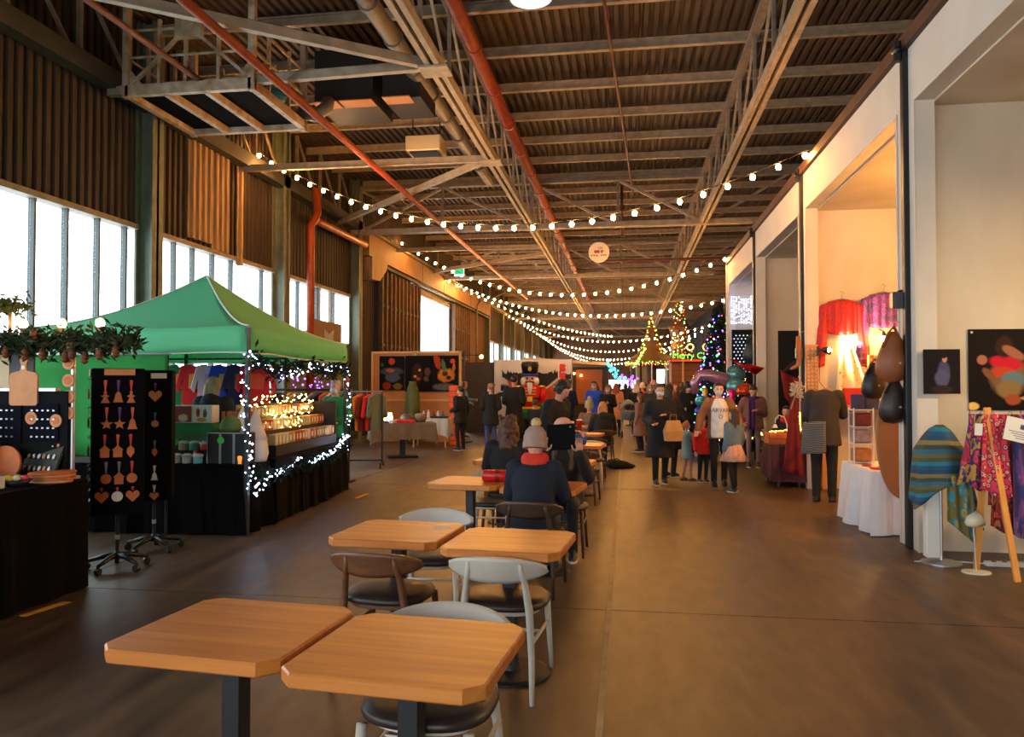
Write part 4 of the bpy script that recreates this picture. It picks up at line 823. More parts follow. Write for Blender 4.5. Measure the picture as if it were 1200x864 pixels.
# hung shirts at the back
SHC = [('green', (28, 122, 66)), ('red', (206, 28, 36)), ('pale pink', (206, 176, 190)), ('royal blue', (36, 60, 200)), ('navy', (34, 32, 84)), ('crimson', (206, 30, 48))]
rail = thing('shirt_rail', 'black rail holding the row of coloured shirts in the gazebo', 'rail', (-6.1, 10.75, 0)); MB().cyl((-.85, 0, 2.02), (1.1, 0, 2.02), .014, n=8).build('rail_bar', mt_black, rail)
for x in (-.85, 1.1): MB().cyl((x, 0, 0), (x, 0, 2.02), .016, n=8).build('rail_post', mt_black, rail)
for i, (nm, c) in enumerate(SHC):
    hung_shirt(-6.63 + i * .24, 10.7 - .02 * (i % 2), 1.94, M('shirt_' + nm, c, .85), '%s shirt with a chest print hung at the back of the gazebo' % nm if i not in (1, 5) else ('red shirt between the green and pale pink ones' if i == 1 else 'crimson shirt at the right end of the hung row'), math.radians(24), .46, .72, .1, M('print_%d' % i, ((220, 120, 50), (230, 150, 60), (190, 150, 160), (200, 150, 80), (150, 90, 60), (220, 80, 60))[i], .7), 'shirts hung in the gazebo')
# rail of clothes behind the gazebo
rail = thing('clothes_rail', 'black clothes rail crossing behind the gazebo', 'clothes rail', (-5.35, 12.3, 0)); MB().cyl((-.75, 0, 1.55), (.75, 0, 1.55), .018, n=8).build('rail_bar', mt_black, rail)
for x in (-.75, .75): MB().cyl((x, 0, 0), (x, 0, 1.55), .018, n=8).build('rail_post', mt_black, rail); MB().box(x - .03, x + .03, -.25, .25, 0, .03).build('rail_foot', mt_black, rail)
GC = [('denim blue', (92, 124, 168)), ('orange-red', (214, 66, 34)), ('black', (26, 24, 24)), ('dark brown', (60, 40, 30)), ('mustard', (206, 146, 60)), ('tan', (196, 150, 96)), ('slate', (80, 92, 110)), ('charcoal', (46, 46, 50)), ('grey', (130, 126, 124)), ('navy', (28, 32, 56)), ('rust', (196, 78, 44)), ('beige', (190, 168, 140)), ('steel blue', (76, 96, 124)), ('teal green', (42, 110, 80))]
for i, (nm, c) in enumerate(GC):
    rail_garment(-6.02 + i * .103, 12.3, 1.52, math.radians(78 if i else 20), M('garment_' + nm, c, .85), '%s garment on the black rail behind the gazebo' % nm, .62, 'garments on the rail behind the gazebo')
# rolling rail outside with jumpers
rail = thing('clothes_rail', 'chrome rolling rail of jumpers standing right of the gazebo', 'clothes rail', (-5.3, 14.6, 0), math.radians(12)); MB().cyl((-.5, 0, 1.5), (.5, 0, 1.5), .016, n=8).build('rail_bar', m_alu, rail)
for x in (-.5, .5):
    MB().cyl((x, 0, .08), (x, 0, 1.5), .016, n=8).build('rail_post', mt_black, rail); MB().bar((x, -.28, .09), (x, .28, .09), .03).build('rail_foot', mt_black, rail)
    for y in (-.27, .27): MB().cyl((x - .012, y, .04), (x + .012, y, .04), .04, n=10).build('caster', mt_black, rail)
MB().bar((-.5, 0, .14), (.5, 0, .14), .025).build('rail_shelf', mt_black, rail)
JC = [('maroon', (74, 20, 24)), ('dark plum', (60, 26, 34)), ('charcoal', (38, 38, 40)), ('blue-grey', (110, 124, 130)), ('black', (24, 24, 28)), ('orange', (226, 120, 40)), ('wine', (110, 30, 34)), ('bright red', (214, 44, 30)), ('grey-green', (104, 122, 112))]
for i, (nm, c) in enumerate(JC):
    k = -.4 + i * .1; rail_garment(-5.3 + k * math.cos(math.radians(12)), 14.6 + k * math.sin(math.radians(12)), 1.47, math.radians(12 + 52), M('jumper_' + nm, c, .9), '%s jumper on the chrome rolling rail' % nm, .74, 'jumpers on the rolling rail', .46, 'jumper', 'jumper')
tag(MB().lathe([(.06, 0), (.06, .22), (.03, .26), (.03, .34), (.045, .35), (.045, .37)], 12).build('red_bottle', M('red_gloss', (196, 40, 34), .4), None, (-5.5, 14.56, 1.517)), 'red and white bottle on the chrome jumper rail', 'bottle')

# goods on the front gazebo table
TZ = .765
def jar(x, y, z, c, label):
    t = thing('jar', label, 'jar', (x, y, z)); MB().lathe([(.048, 0), (.052, .01), (.052, .07), (.045, .078)], 14).build('jar_glass', M('jar_%d_%d_%d' % c, c, .35), t, smooth=True); MB().lathe([(.056, .075), (.056, .095), (.03, .105)], 14).build('jar_lid', m_wht, t, smooth=True)
for i, (c, nm) in enumerate((((206, 60, 60), 'red'), ((214, 196, 180), 'cream'), ((224, 224, 224), 'white'), ((110, 190, 200), 'aqua'))): jar(-5.06 + i * .13, 7.86, TZ, c, '%s candle jar in the lower front row on the gazebo table' % nm)
stand = tag(MB().box(-.3, .3, -.06, .06, 0, .125).build('display_step', m_blk, None, (-4.86, 8.0, TZ)), 'low black step behind the candle jars', 'display stand')
for i, (c, nm) in enumerate((((196, 70, 190), 'magenta'), ((200, 190, 170), 'tan'), ((100, 200, 210), 'turquoise'), ((230, 60, 50), 'scarlet'))): jar(-5.06 + i * .13, 8.0, TZ + .13, c, '%s candle jar on the black step' % nm)
for i in range(3):
    o = MB().bbox(-.09, .09, -.09, .09, 0, .34, .006).build('gift_box', m_blk, None, (-4.47 + i * .16 - .02, 7.95, TZ)); MB().box(-.09, -.08, -.093, -.09, 0, .34).box(.08, .09, -.093, -.09, 0, .34).box(-.09, .09, -.093, -.09, .33, .34).build('silver_edge', m_alu, o)
    o.scale = (.85, 1, 1); tag(o, 'black gift box with silver edging, %s of the three on the gazebo table' % ('leftmost', 'middle', 'rightmost')[i], 'box', 'silver-edged black boxes')
t = thing('green_case', 'large green and grey box display on the front gazebo table', 'box', (-4.86, 8.22, TZ)); MB().bbox(-.32, .24, -.1, .1, 0, .3, .006).build('box_body', M('sage_box', (78, 120, 84), .6, var=.2, vscale=4), t); MB().bbox(-.26, .2, -.09, .1, .3, .42, .004).build('box_lid', M('leaf_green_box', (40, 130, 66), .6), t)
t = thing('picture_box', 'white illustrated box set on top of the green box', 'box', (-4.86, 8.2, TZ + .43)); MB().bbox(-.26, .2, -.08, .08, 0, .2, .004).build('box_body', m_wht, t)
MB().box(-.25, -.05, -.084, -.081, .01, .19).build('box_art', print_mat('box_art_a', (150, 70, 70), [(.5, .25, .3, .25, (220, 190, 160))]), t); MB().box(-.03, .18, -.084, -.081, .01, .19).build('box_art', print_mat('box_art_b', (226, 220, 214), [(.3, .6, .12, .3, (180, 60, 40)), (.7, .55, .12, .3, (90, 90, 90)), (.5, .15, .3, .15, (210, 150, 70))]), t)
t = thing('wooden_crate', 'small slatted wooden crate on the gazebo table', 'crate', (-4.42, 8.25, TZ + .36))
for x in (-.13, -.065, 0, .065, .13): MB().box(x - .02, x + .02, -.08, -.07, 0, .2).build('slat', m_plyo, t); MB().box(x - .02, x + .02, .07, .08, 0, .2).build('slat', m_plyo, t)
MB().box(-.15, .15, -.08, .08, 0, .015).build('crate_base', m_plyo, t)
tag(MB().box(-.17, .13, -.1, .1, 0, .355).build('display_plinth', m_blk, None, (-4.42, 8.25, TZ)), 'black plinth under the slatted wooden crate', 'display stand')
gnome(-4.29, 8.12, TZ, .62, (226, 214, 204), 'tall white felt gnome left of the gazebo post'); gnome(-4.17, 8.2, TZ, .6, (230, 222, 214), 'white gnome with a red-tipped hat beside the gazebo post')
tag(MB().lathe([(.1, 0), (.12, .04), (.1, .12), (.04, .17), (.01, .18)], 16).build('green_dome', M('olive_felt', (88, 110, 50), .8), None, (-4.35, 7.97, TZ + .345), smooth=True), 'olive felt dome on top of the black gift boxes', 'ornament')
t = thing('santa_figure', 'little red santa figure on the front gazebo table', 'figurine', (-4.72, 7.9, TZ)); MB().lathe([(.04, 0), (.045, .05), (.03, .09), (.028, .12), (.01, .15)], 12).build('figure_body', M('santa_red', (200, 30, 30), .5), t, smooth=True); MB().ell((0, -.005, .105), .026, n=8, m=6).build('head', m_wht, t)
t = thing('candle', 'small glowing orange candle at the gazebo table corner', 'candle', (-4.18, 7.9, TZ)); MB().lathe([(.045, 0), (.05, .08), (.04, .09)], 14).build('candle_glass', M('amber_glass', (236, 150, 60), .3, emit=.8), t, smooth=True); MB().ell((0, 0, .1), (.008, .008, .02), n=6, m=5).build('flame', EM('flame', (255, 170, 60), 8), t)
for i, (x, z, c) in enumerate(((-4.93, 1.0, (70, 210, 70)), (-4.4, 1.02, (70, 220, 90)), (-5.3, 1.16, (60, 200, 70)))):
    tag(MB().cyl((0, -.004, 0), (0, 0, 0), .04, n=14).build('price_sticker', M('lime_%d' % i, c, .6), None, (x, 7.84 if i != 1 else 7.855, z)), ('round lime sticker on the green box', 'round lime sticker on the black gift boxes', 'round lime sticker beside the spinner rack')[i], 'sticker', 'round lime price stickers')
rnd = random.Random(21)
for i, (nm, c, sz) in enumerate((('green bauble', (40, 170, 70), .06), ('yellow bauble', (230, 200, 60), .05), ('red bauble', (220, 50, 40), .05), ('white bauble', (230, 225, 220), .06), ('orange bauble', (220, 120, 50), .05), ('emerald bauble', (30, 150, 80), .05))):
    o = MB().ell((0, 0, sz), sz, n=12, m=8).cyl((0, 0, sz * 2), (0, 0, sz * 2 + .015), .01, n=6).build('bauble', M(nm, c, .25), None, (-5.42 + .07 * (i % 2), 8.0 + .07 * (i % 3), TZ + .1 * i * .9), smooth=True); tag(o, nm + ' in the bauble column between the spinner racks and the gazebo post', 'bauble', 'baubles on the gazebo table')
tag(MB().box(-.02, .1, .02, .2, 0, .6).build('bauble_shelf', m_blk, None, (-5.44, 8.12, TZ)), 'narrow black shelf behind the baubles', 'shelf')
ORD = 'first second third fourth fifth sixth seventh eighth ninth tenth eleventh twelfth thirteenth fourteenth fifteenth sixteenth seventeenth eighteenth nineteenth twentieth'.split()
# tiered, lit shelf on the side table
t = thing('tiered_shelf', 'black tiered display shelf with warm lights on the side gazebo table', 'shelf', (-4.52, 9.85, TZ), math.radians(4.3))
for k, (x0, z1) in enumerate(((.12, .13), (-.04, .3), (-.2, .46))): MB().box(x0 - .02, x0 + .14, -1.15, 1.2, 0, z1).build('shelf_step', m_blk, t)
MB().box(-.28, -.22, -1.2, 1.25, 0, .62).build('shelf_back', m_blk, t); MB().box(-.28, .26, 1.2, 1.25, 0, .62).build('shelf_side', m_blk, t)
rnd = random.Random(9); bxm = {}
PAL = [('cream', (226, 206, 166)), ('amber', (220, 150, 70)), ('brick', (176, 74, 44)), ('white', (232, 224, 206)), ('tan', (196, 160, 110)), ('sage', (150, 160, 120))]
bm0 = {nm: MB().bbox(-.05, .05, -.045, .045, 0, .13, .004).mesh('boxed_gift', M('gift_' + nm, c, .6)) for nm, c in PAL}; lb0 = MB().box(.0505, .052, -.03, .03, .03, .1).mesh('gift_label', m_wht)
a_ = math.radians(4.3)
for k, (x0, z1, tn) in enumerate(((.19, .13, 'lowest'), (.03, .3, 'middle'), (-.13, .46, 'top'))):
    for j in range(20):
        nm = PAL[(j // 3 + k * 2) % len(PAL)][0] if rnd.random() < .8 else rnd.choice(PAL)[0]; ly = -1.07 + j * .117
        o = link('boxed_gift', bm0[nm], None, (-4.52 + x0 * math.cos(a_) - ly * math.sin(a_), 9.85 + x0 * math.sin(a_) + ly * math.cos(a_), TZ + z1 + .001), a_ + rnd.uniform(-.1, .1)); tag(o, 'small %s gift box, %s from the near end of the %s lit tier' % (nm, ORD[j], tn), 'box', 'gift boxes on the %s tier' % tn); shared('gift_label', lb0, o, (0, 0, 0))
for i in range(14):
    x = -4.42 + .1 * (i % 2) + rnd.uniform(-.03, .03); y = 8.6 + (i // 2) * .028 * 0 + .07 * (i // 2); nm, c = rnd.choice(PAL[:4]); 
    if y > 8.66: continue
wl = EM('led_warm', (255, 190, 90), 34); cl = EM('led_cool', (196, 220, 255), 22); pl_ = EM('led_purple', (120, 60, 255), 16)
led_string([(-4.62, 8.75, 1.4), (-4.66, 9.4, 1.44), (-4.7, 10.2, 1.42), (-4.72, 10.9, 1.44), (-4.55, 10.6, 1.28), (-4.5, 9.6, 1.24), (-4.42, 8.8, 1.1), (-4.4, 9.9, 1.1), (-4.6, 9.0, 1.36)], 'warm white fairy lights scattered over the tiered shelf', wl, 150, .06, .009)
led_string([up(A, .5) + Vector((.05, 0, 0)), up(A, 1.0) + Vector((.03, -.03, 0)), up(A, 1.5) + Vector((-.02, -.03, 0)), up(A, 2.0) + Vector((.03, -.02, 0))], 'cool white fairy lights wound up the front gazebo post', cl, 52, .05, .009, seed=2)
led_string([(-3.98, 7.85, .46), (-4.02, 8.3, .62), (-4.1, 8.9, .6), (-4.12, 9.3, .72)], 'cool white fairy lights looped low along the side table, near end', cl, 55, .04, .009, seed=3)
led_string([(-4.1, 9.6, .62), (-4.16, 10.5, .68), (-4.26, 11.35, .86)], 'cool white fairy lights draped along the side table, far end', cl, 60, .03, .009, seed=4)
led_string([up(B_, .6), up(B_, 1.2) + Vector((.05, 0, 0)), up(B_, 1.95)], 'cool white fairy lights on the far gazebo post', cl, 36, .05, .009, seed=5)
led_string([up(A, 1.96), A.lerp(B_, .3) + Vector((.0, 0, 1.72)), A.lerp(B_, .6) + Vector((0, 0, 1.9)), A.lerp(B_, .85) + Vector((0, 0, 1.86)), up(B_, 1.94)], 'cool white fairy lights swagged under the gazebo valance', cl, 75, .05, .009, seed=6)
led_string([(-4.6, 11.55, 1.8), (-5.0, 11.6, 1.6), (-5.4, 11.6, 1.85), (-5.9, 11.6, 1.7)], 'purple fairy lights at the back of the gazebo', pl_, 45, .12, .011, seed=7)
g2 = thing('garland', 'dark conifer garland swagged under the gazebo side valance', 'garland', (0, 0, 0)); rnd = random.Random(4)
o = foliage(MB(), [tuple(A.lerp(B_, u) + Vector((rnd.gauss(0, .03), 0, 1.92 - .12 * math.sin(u * PI * 2) ** 2 + rnd.gauss(0, .05)))) for u in [rnd.random() for _ in range(420)]], .11, rnd).build('needles', m_fold, g2, fix=False); o['kind'] = 'stuff'
g3 = thing('garland', 'dark conifer garland running low along the side gazebo table', 'garland', (0, 0, 0))
o = foliage(MB(), [tuple(Vector((-4.02, 7.9, .62)).lerp(Vector((-4.22, 11.3, .72)), u) + Vector((rnd.gauss(0, .02), 0, -.08 * math.sin(u * PI) + rnd.gauss(0, .04)))) for u in [rnd.random() for _ in range(420)]], .1, rnd).build('needles', m_fold, g3, fix=False); o['kind'] = 'stuff'

# ================================================================== left-hand stalls further on
m_tan = M('tan_board', (198, 134, 74), .7, var=.12, vscale=3)
def short_cloth(x, y, rz, hx, hy, z, drop, mat, label, ped=True):
    t = thing('stall_table', label, 'table', (x, y, 0), rz); n = 22
    def per():
        out = []
        for a, b2 in (((-hx, -hy), (hx, -hy)), ((hx, -hy), (hx, hy)), ((hx, hy), (-hx, hy)), ((-hx, hy), (-hx, -hy))):
            for i in range(n): out.append((a[0] + (b2[0] - a[0]) * i / n, a[1] + (b2[1] - a[1]) * i / n))
        return out
    pe = per()
    def ring(am, zz, vary=0): return [(p[0] * (1 + am * (1 + math.sin(i * 1.3)) / 2), p[1] * (1 + am * (1 + math.sin(i * 1.3)) / 2), zz - vary * (max(abs(p[0]) / hx, 0) * max(abs(p[1]) / hy, 0)) ** 6) for i, p in enumerate(pe)]
    R = [ring(0, z), ring(.012, z - .03), ring(.05, z - drop * .5, drop * .15), ring(.08, z - drop, drop * .4)]
    MB().rings(R, cap=False).add(R[0], [tuple(range(len(pe)))]).build('cloth', mat, t)
    MB().box(-hx + .01, hx - .01, -hy + .01, hy - .01, z - .03, z - .004).build('table_board', m_tan, t)
    if ped:
        MB().bbox(-.06, .06, -.06, .06, .03, z - .03, .01).build('column', mt_black, t); MB().bbox(-.35, .35, -.25, .25, 0, .05, .02).build('base_plate', mt_black, t)
    else:
        for sx in (-1, 1):
            for sy in (-1, 1): MB().bar((sx * (hx - .08), sy * (hy - .08), 0), (sx * (hx - .08), sy * (hy - .08), z - .03), .04).build('leg', m_tan, t)
    return t
short_cloth(-5.05, 16.9, math.radians(22), .72, .4, .78, .36, M('grey_brown_cloth', (112, 98, 84), .9, var=.12, vscale=5), 'stall table under a short grey-brown cloth beside the jumper rail')
short_cloth(-5.15, 19.9, math.radians(5), .5, .38, .76, .42, M('white_linen', (214, 206, 194), .9), 'small table under a white cloth in front of the painting board', False)
def at_t(x, y, rz, lx, ly): c, s = math.cos(rz), math.sin(rz); return x + lx * c - ly * s, y + lx * s + ly * c
# goods on those tables
rz = math.radians(22)
def onA(lx, ly): return at_t(-5.05, 16.9, rz, lx, ly)
for i, (lx, ly, hgt) in enumerate(((-.55, .1, .26), (-.4, .2, .2), (-.28, .05, .22))):
    x, y = onA(lx, ly); t = thing('table_lamp', ('tallest glowing lantern at the left end of the grey-brown table', 'middle small glowing lantern on the grey-brown table', 'right-hand small glowing lantern on the grey-brown table')[i], 'lamp', (x, y, .782)); MB().lathe([(.05, 0), (.05, .02), (.02, .03)], 12).build('lamp_foot', mt_black, t)
    MB().lathe([(.05, .03), (.065, hgt * .5), (.045, hgt), (.01, hgt)], 14).build('lamp_shade', EM('lantern_glow', (255, 196, 104), 9), t, smooth=True)
x, y = onA(.12, .12); t = thing('serving_dome', 'large grey domed pot on the grey-brown table', 'pot', (x, y, .782)); MB().lathe([(.17, 0), (.19, .03), (.18, .1), (.12, .17), (.03, .2)], 20).build('dome', M('pewter', (96, 92, 90), .4, .4), t, smooth=True); MB().ell((0, 0, .21), .02, n=8, m=6).build('knob', mt_black, t)
x, y = onA(.42, .1); t = thing('grey_basket', 'brown-grey round basket at the right end of the grey-brown table', 'basket', (x, y, .782)); MB().lathe([(.1, 0), (.15, .08), (.13, .17), (.08, .2), (.07, .19)], 18).build('basket_body', M('wicker_grey', (120, 104, 88), .8, var=.3, vscale=30), t, smooth=True)
x, y = onA(.05, -.25); tag(MB().bbox(-.2, .2, -.08, .08, 0, .07, .01).build('red_box', M('scarlet_box', (206, 34, 30), .5), None, (x, y, .782), rz), 'flat scarlet box at the front of the grey-brown table', 'box')
for i, (lx, ly, c, nm) in enumerate(((-.35, -.22, (60, 80, 170), 'blue'), (-.5, -.1, (226, 220, 214), 'white'), (-.22, -.28, (200, 190, 200), 'lilac'), (-.1, -.15, (180, 60, 50), 'brick red'))):
    x, y = onA(lx, ly); tag(MB().bbox(-.09, .09, -.06, .06, 0, .04 + .015 * i, .006).build('folded_cloth', M('folded_' + nm, c, .85), None, (x, y, .782), rz + i * .4), '%s folded cloth on the grey-brown table' % nm, 'cloth', 'folded cloths on the grey-brown table')
for i, (lx, h, c, nm) in enumerate(((-.35, .16, (40, 38, 40), 'black'), (-.22, .2, (230, 226, 220), 'white'), (-.08, .22, (236, 232, 226), 'tall white'), (.06, .14, (110, 60, 50), 'brown'), (.18, .2, (224, 220, 214), 'pale'), (.3, .15, (70, 80, 120), 'blue'))):
    x, y = at_t(-5.15, 19.9, math.radians(5), lx, .05 * (i % 2)); t = thing('bottle', '%s bottle standing on the white-clothed table' % nm, 'bottle', (x, y, .762)); MB().lathe([(.035, 0), (.04, .01), (.04, h * .6), (.016, h * .8), (.016, h)], 12).build('bottle_body', M('bottle_' + nm, c, .35), t, smooth=True); MB().cyl((0, 0, h), (0, 0, h + .02), .018, n=10).build('cap', mt_black, t)
tag(MB().bbox(-.22, .22, -.12, .12, 0, .05, .006).build('black_tray', m_blk, None, (-4.88, 19.7, .762)), 'flat black tray at the right end of the white-clothed table', 'tray')
# painting board
t = thing('painting_stand', 'tan plywood display wall holding the dark paintings', 'display wall', (-6.0, 21.5, 0))
MB().box(-1.35, 1.3, .02, .06, 0, 2.6).build('back_board', m_tan, t)
for z in (1.2, 2.58): MB().box(-1.35, 1.3, -.02, .02, z - .03, z + .03).build('batten', M('pale_batten', (222, 176, 112), .6), t)
for x in (-1.33, -.05, 1.28): MB().box(x - .03, x + .03, -.02, .02, 0, 2.6).build('stud', M('pale_batten', (222, 176, 112), .6), t)
for x in (-1.2, 1.15): MB().bar((x, .9, 0), (x, .05, 1.8), .05).build('prop', m_tan, t)
def painting(x0, x1, z0, z1, y, mat, label, fr=None):
    t = thing('painting', label, 'painting', ((x0 + x1) / 2, y, (z0 + z1) / 2)); w_, h = (x1 - x0) / 2, (z1 - z0) / 2
    MB().box(-w_, w_, -.012, .012, -h, h).build('canvas', mat, t)
    MB().box(-w_ - .015, w_ + .015, .012, .03, -h - .015, h + .015).build('stretcher', m_blk, t); return t
painting(-7.09, -6.37, 1.5, 2.46, 21.44, print_mat('paint_lake', (14, 16, 20), [(.5, .55, .5, .12, (70, 74, 84)), (.5, .85, .14, .1, (206, 70, 34)), (.45, .58, .2, .06, (170, 96, 60)), (.55, .36, .3, .14, (74, 84, 104)), (.3, .12, .18, .12, (150, 54, 36)), (.75, .1, .2, .1, (120, 100, 40)), (.1, .75, .08, .06, (40, 90, 50))]), 'dark painting of a red moon over water, leftmost on the tan wall')
painting(-6.32, -5.55, 1.46, 2.47, 21.44, print_mat('paint_face', (14, 12, 14), [(.45, .5, .22, .3, (58, 34, 26)), (.38, .42, .06, .04, (226, 150, 60)), (.55, .6, .05, .04, (240, 170, 60)), (.5, .35, .08, .05, (150, 80, 50)), (.85, .55, .12, .12, (96, 66, 46)), (.8, .35, .1, .08, (90, 70, 50)), (.3, .1, .1, .12, (190, 120, 70))]), 'dark painting of a gold-lit face, middle of the tan wall')
painting(-5.53, -4.78, 1.46, 2.47, 21.44, print_mat('paint_gold', (18, 16, 18), [(.55, .45, .34, .2, (196, 116, 40)), (.5, .5, .12, .08, (70, 40, 24)), (.65, .38, .1, .06, (60, 34, 20)), (.2, .85, .12, .25, (176, 66, 34), .4), (.45, .72, .08, .2, (84, 110, 60), .3), (.8, .85, .1, .07, (206, 70, 40)), (.5, .12, .5, .1, (90, 86, 84)), (.85, .68, .06, .12, (190, 110, 40))]), 'dark painting of orange-gold coils, rightmost on the tan wall')
t = thing('green_vase', 'tall olive-green vase shape before the tan painting wall', 'vase', (-5.95, 20.9, 0)); MB().lathe([(.14, 0), (.2, .05), (.21, .8), (.2, 1.3), (.15, 1.55), (.1, 1.68), (.1, 1.74), (.08, 1.74)], 20, sx=1, sy=1).build('vase_body', M('olive_glaze', (86, 98, 40), .5, var=.15, vscale=5), t, smooth=True)
t = thing('orange_column', 'tall orange woven column lamp beside the paintings', 'lamp', (-4.72, 20.8, 0)); MB().lathe([(.16, 0), (.16, 1.6), (.14, 1.62)], 20).build('column_shade', M('orange_woven', (206, 78, 30), .7, var=.2, vscale=25, emit=.25), t, smooth=False)
for k in range(10): MB().lathe([(.165, .1 + k * .15), (.168, .11 + k * .15), (.165, .12 + k * .15)], 20).build('woven_band', M('rust_band', (150, 50, 24), .7), t)
t = thing('wall_lamp', 'small glowing lamp on an arm right of the paintings', 'lamp', (-4.65, 21.5, 2.5)); MB().cyl((0, 0, 0), (.55, 0, -.02), .012, n=6).build('arm', mt_dark, t); MB().ell((.55, -.02, -.06), .06, n=10, m=8).build('lamp_bulb', EM('lamp_warm_small', (255, 190, 110), 8), t); MB().box(-.03, .06, -.02, .06, -.04, .04).build('bracket', mt_dark, t)
tag(MB().box(-.02, .02, -.02, .02, 0, 2.6).box(-.2, .2, -.2, .2, 0, .03).build('lamp_post', mt_dark, None, (-4.62, 21.55, 0)), 'dark slim post carrying the small arm lamp', 'post')
# grey hoarding and nutcracker banner
t = thing('grey_hoarding', 'plain dark grey hoarding left of the white banner', 'panel', (-4.95, 26, 0)); MB().box(-.55, .46, -.03, .03, 0, 2.42).build('hoarding_board', M('hoarding_grey', (70, 68, 70), .8, var=.08, vscale=2), t)
for x in (-.5, .4): MB().bar((x, .6, 0), (x, .04, 1.6), .05).build('prop', m_tan, t)
t = thing('banner', 'white winter banner with black trees and red shapes behind the nutcracker', 'banner', (-3.17, 25.9, 0))
MB().sheet(lambda u, v: (-1.32 + 2.64 * u, .015 * math.sin(u * 17) * (1 - v), .1 + 2.4 * (1 - v)), 24, 4, .01).build('banner_cloth', M('banner_white', (222, 222, 224), .7, var=.04, vscale=3), t)
for x in (-1.32, 0, 1.32): MB().cyl((x, .05, 0), (x, .05, 2.52), .025, n=8).build('banner_post', m_alu, t)
mk = M('banner_black', (30, 32, 36), .7); mo = M('banner_orange', (202, 84, 54), .7); mr = M('banner_red', (222, 60, 56), .7)
rr = random.Random(2)
def rough_strip(x0, x1, zt, zb, n=40, j=.06): return [(x0 + (x1 - x0) * i / n, zt + (rr.random() ** 2) * j * (1 if i % 2 else 3)) for i in range(n + 1)] + [(x1 - (x1 - x0) * i / n, zb - (rr.random() ** 2) * j * .5) for i in range(n + 1)]
MB().prism(rough_strip(-1.05, .95, 2.02, 1.9), -.028, -.022).build('print_trees', mk, t)
MB().prism([(-1.05, 1.95), (-.1, 1.1), (.95, 1.98), (.4, 1.98), (-.3, 1.96)], -.026, -.021).build('print_shade', mk, t)
MB().prism([(-.9, 1.85), (-.15, 1.3), (-.15, .7), (-.5, .7)], -.030, -.029).build('print_slope', mo, t); MB().prism([(.1, 1.25), (.95, 1.85), (.95, .9), (.1, .7)], -.030, -.029).build('print_slope', mo, t)
for (x0, x1, z0, z1) in ((-1.1, -.8, 1.45, 1.6), (-1.2, -.75, 1.25, 1.38), (1.05, 1.3, 1.85, 2.0), (1.1, 1.32, 1.65, 1.78)): MB().prism(rough_strip(x0, x1, z1, z0, 8, .04), -.028, -.022).build('print_branch', mk, t)
MB().box(.86, .9, -.031, -.022, 1.1, 2.38).build('print_bar', M('banner_pure', (245, 245, 245), .7), t)
for z in (2.22, 1.92, 1.62): MB().prism([(.91, z - .13), (1.08, z - .13), (1.13, z - .06), (1.09, z + .01), (1.13, z + .07), (1.07, z + .13), (.91, z + .13)], -.031, -.022).build('print_red_block', mr, t)
# nutcracker inflatable
t = thing('nutcracker_inflatable', 'tall inflatable toy soldier in red coat and black hat', 'inflatable', (-3.18, 25.2, 0), math.radians(6))
IR = M('inflate_red', (222, 26, 30), .35); IG = M('inflate_green', (26, 150, 70), .35); IB = M('inflate_black', (24, 24, 28), .35); IY = M('inflate_yellow', (240, 206, 30), .35); IW = M('inflate_white', (240, 236, 230), .4); IS = M('inflate_skin', (238, 190, 160), .4); IU = M('inflate_blue', (44, 66, 190), .35)
for s in (-1, 1):
    MB().lathe([(.1, .0), (.15, .04), (.15, .4), (.13, .55)], 16, (s * .17, 0, 0)).build('boot', IB, t, smooth=True)
    a = MB().lathe([(.05, 0), (.11, .03), (.12, .3), (.11, .52), (.04, .57)], 14, (s * .42, 0, 1.02)).build('arm', IR, t, smooth=True); MB().lathe([(.05, 0), (.115, .03), (.115, .2), (.1, .22)], 14, (s * .42, 0, .82)).build('cuff', IG, a, smooth=True); MB().ell((s * .42, -.02, .8), .09).build('glove', IU, a, smooth=True)
    MB().lathe([(.02, 0), (.14, .02), (.13, .06), (.02, .08)], 14, (s * .38, 0, 1.55)).build('epaulette', IY, t, smooth=True)
MB().lathe([(.1, .5), (.3, .54), (.34, .75), (.33, .86)], 20, sy=.8).build('trousers', IG, t, smooth=True); MB().lathe([(.34, .84), (.36, .87), (.35, .92), (.3, .93)], 20, sy=.8).build('hem', IY, t, smooth=True)
MB().lathe([(.34, .9), (.34, 1.1), (.33, 1.2), (.36, 1.45), (.33, 1.6), (.15, 1.66)], 20, sy=.8).build('coat', IR, t, smooth=True)
MB().lathe([(.345, 1.13), (.355, 1.15), (.355, 1.21), (.345, 1.23)], 20, sy=.8).build('belt', IB, t); MB().bbox(-.09, .09, -.31, -.27, 1.1, 1.26, .01).build('buckle', IY, t)
for z in (1.34, 1.44, 1.53): MB().bbox(-.2, .2, -.305, -.27, z - .015, z + .015, .006).build('frogging', IY, t)
hd = MB().ell((0, 0, 1.8), (.23, .2, .2), n=18, m=12).build('head', IS, t, smooth=True)
for s in (-1, 1):
    MB().ell((s * .2, -.08, 1.76), (.11, .12, .15)).build('side_whisker', IW, hd, smooth=True); MB().ell((s * .08, -.19, 1.85), (.035, .02, .04), n=8, m=6).build('eye', IB, hd, smooth=True); MB().ell((s * .08, -.21, 1.73), (.08, .03, .03), n=10, m=6).build('moustache', IB, hd, smooth=True)
MB().ell((0, -.22, 1.79), (.035, .04, .05), n=8, m=6).build('nose', IR, hd, smooth=True); MB().rings([[(x * .09 * k, -.25 - .06 * k + y * .03, z) for x, y in ((-1, -1), (1, -1), (1, 1), (-1, 1))] for k, z in ((1, 1.72), (.9, 1.55), (.3, 1.32))]).build('beard', IW, hd)
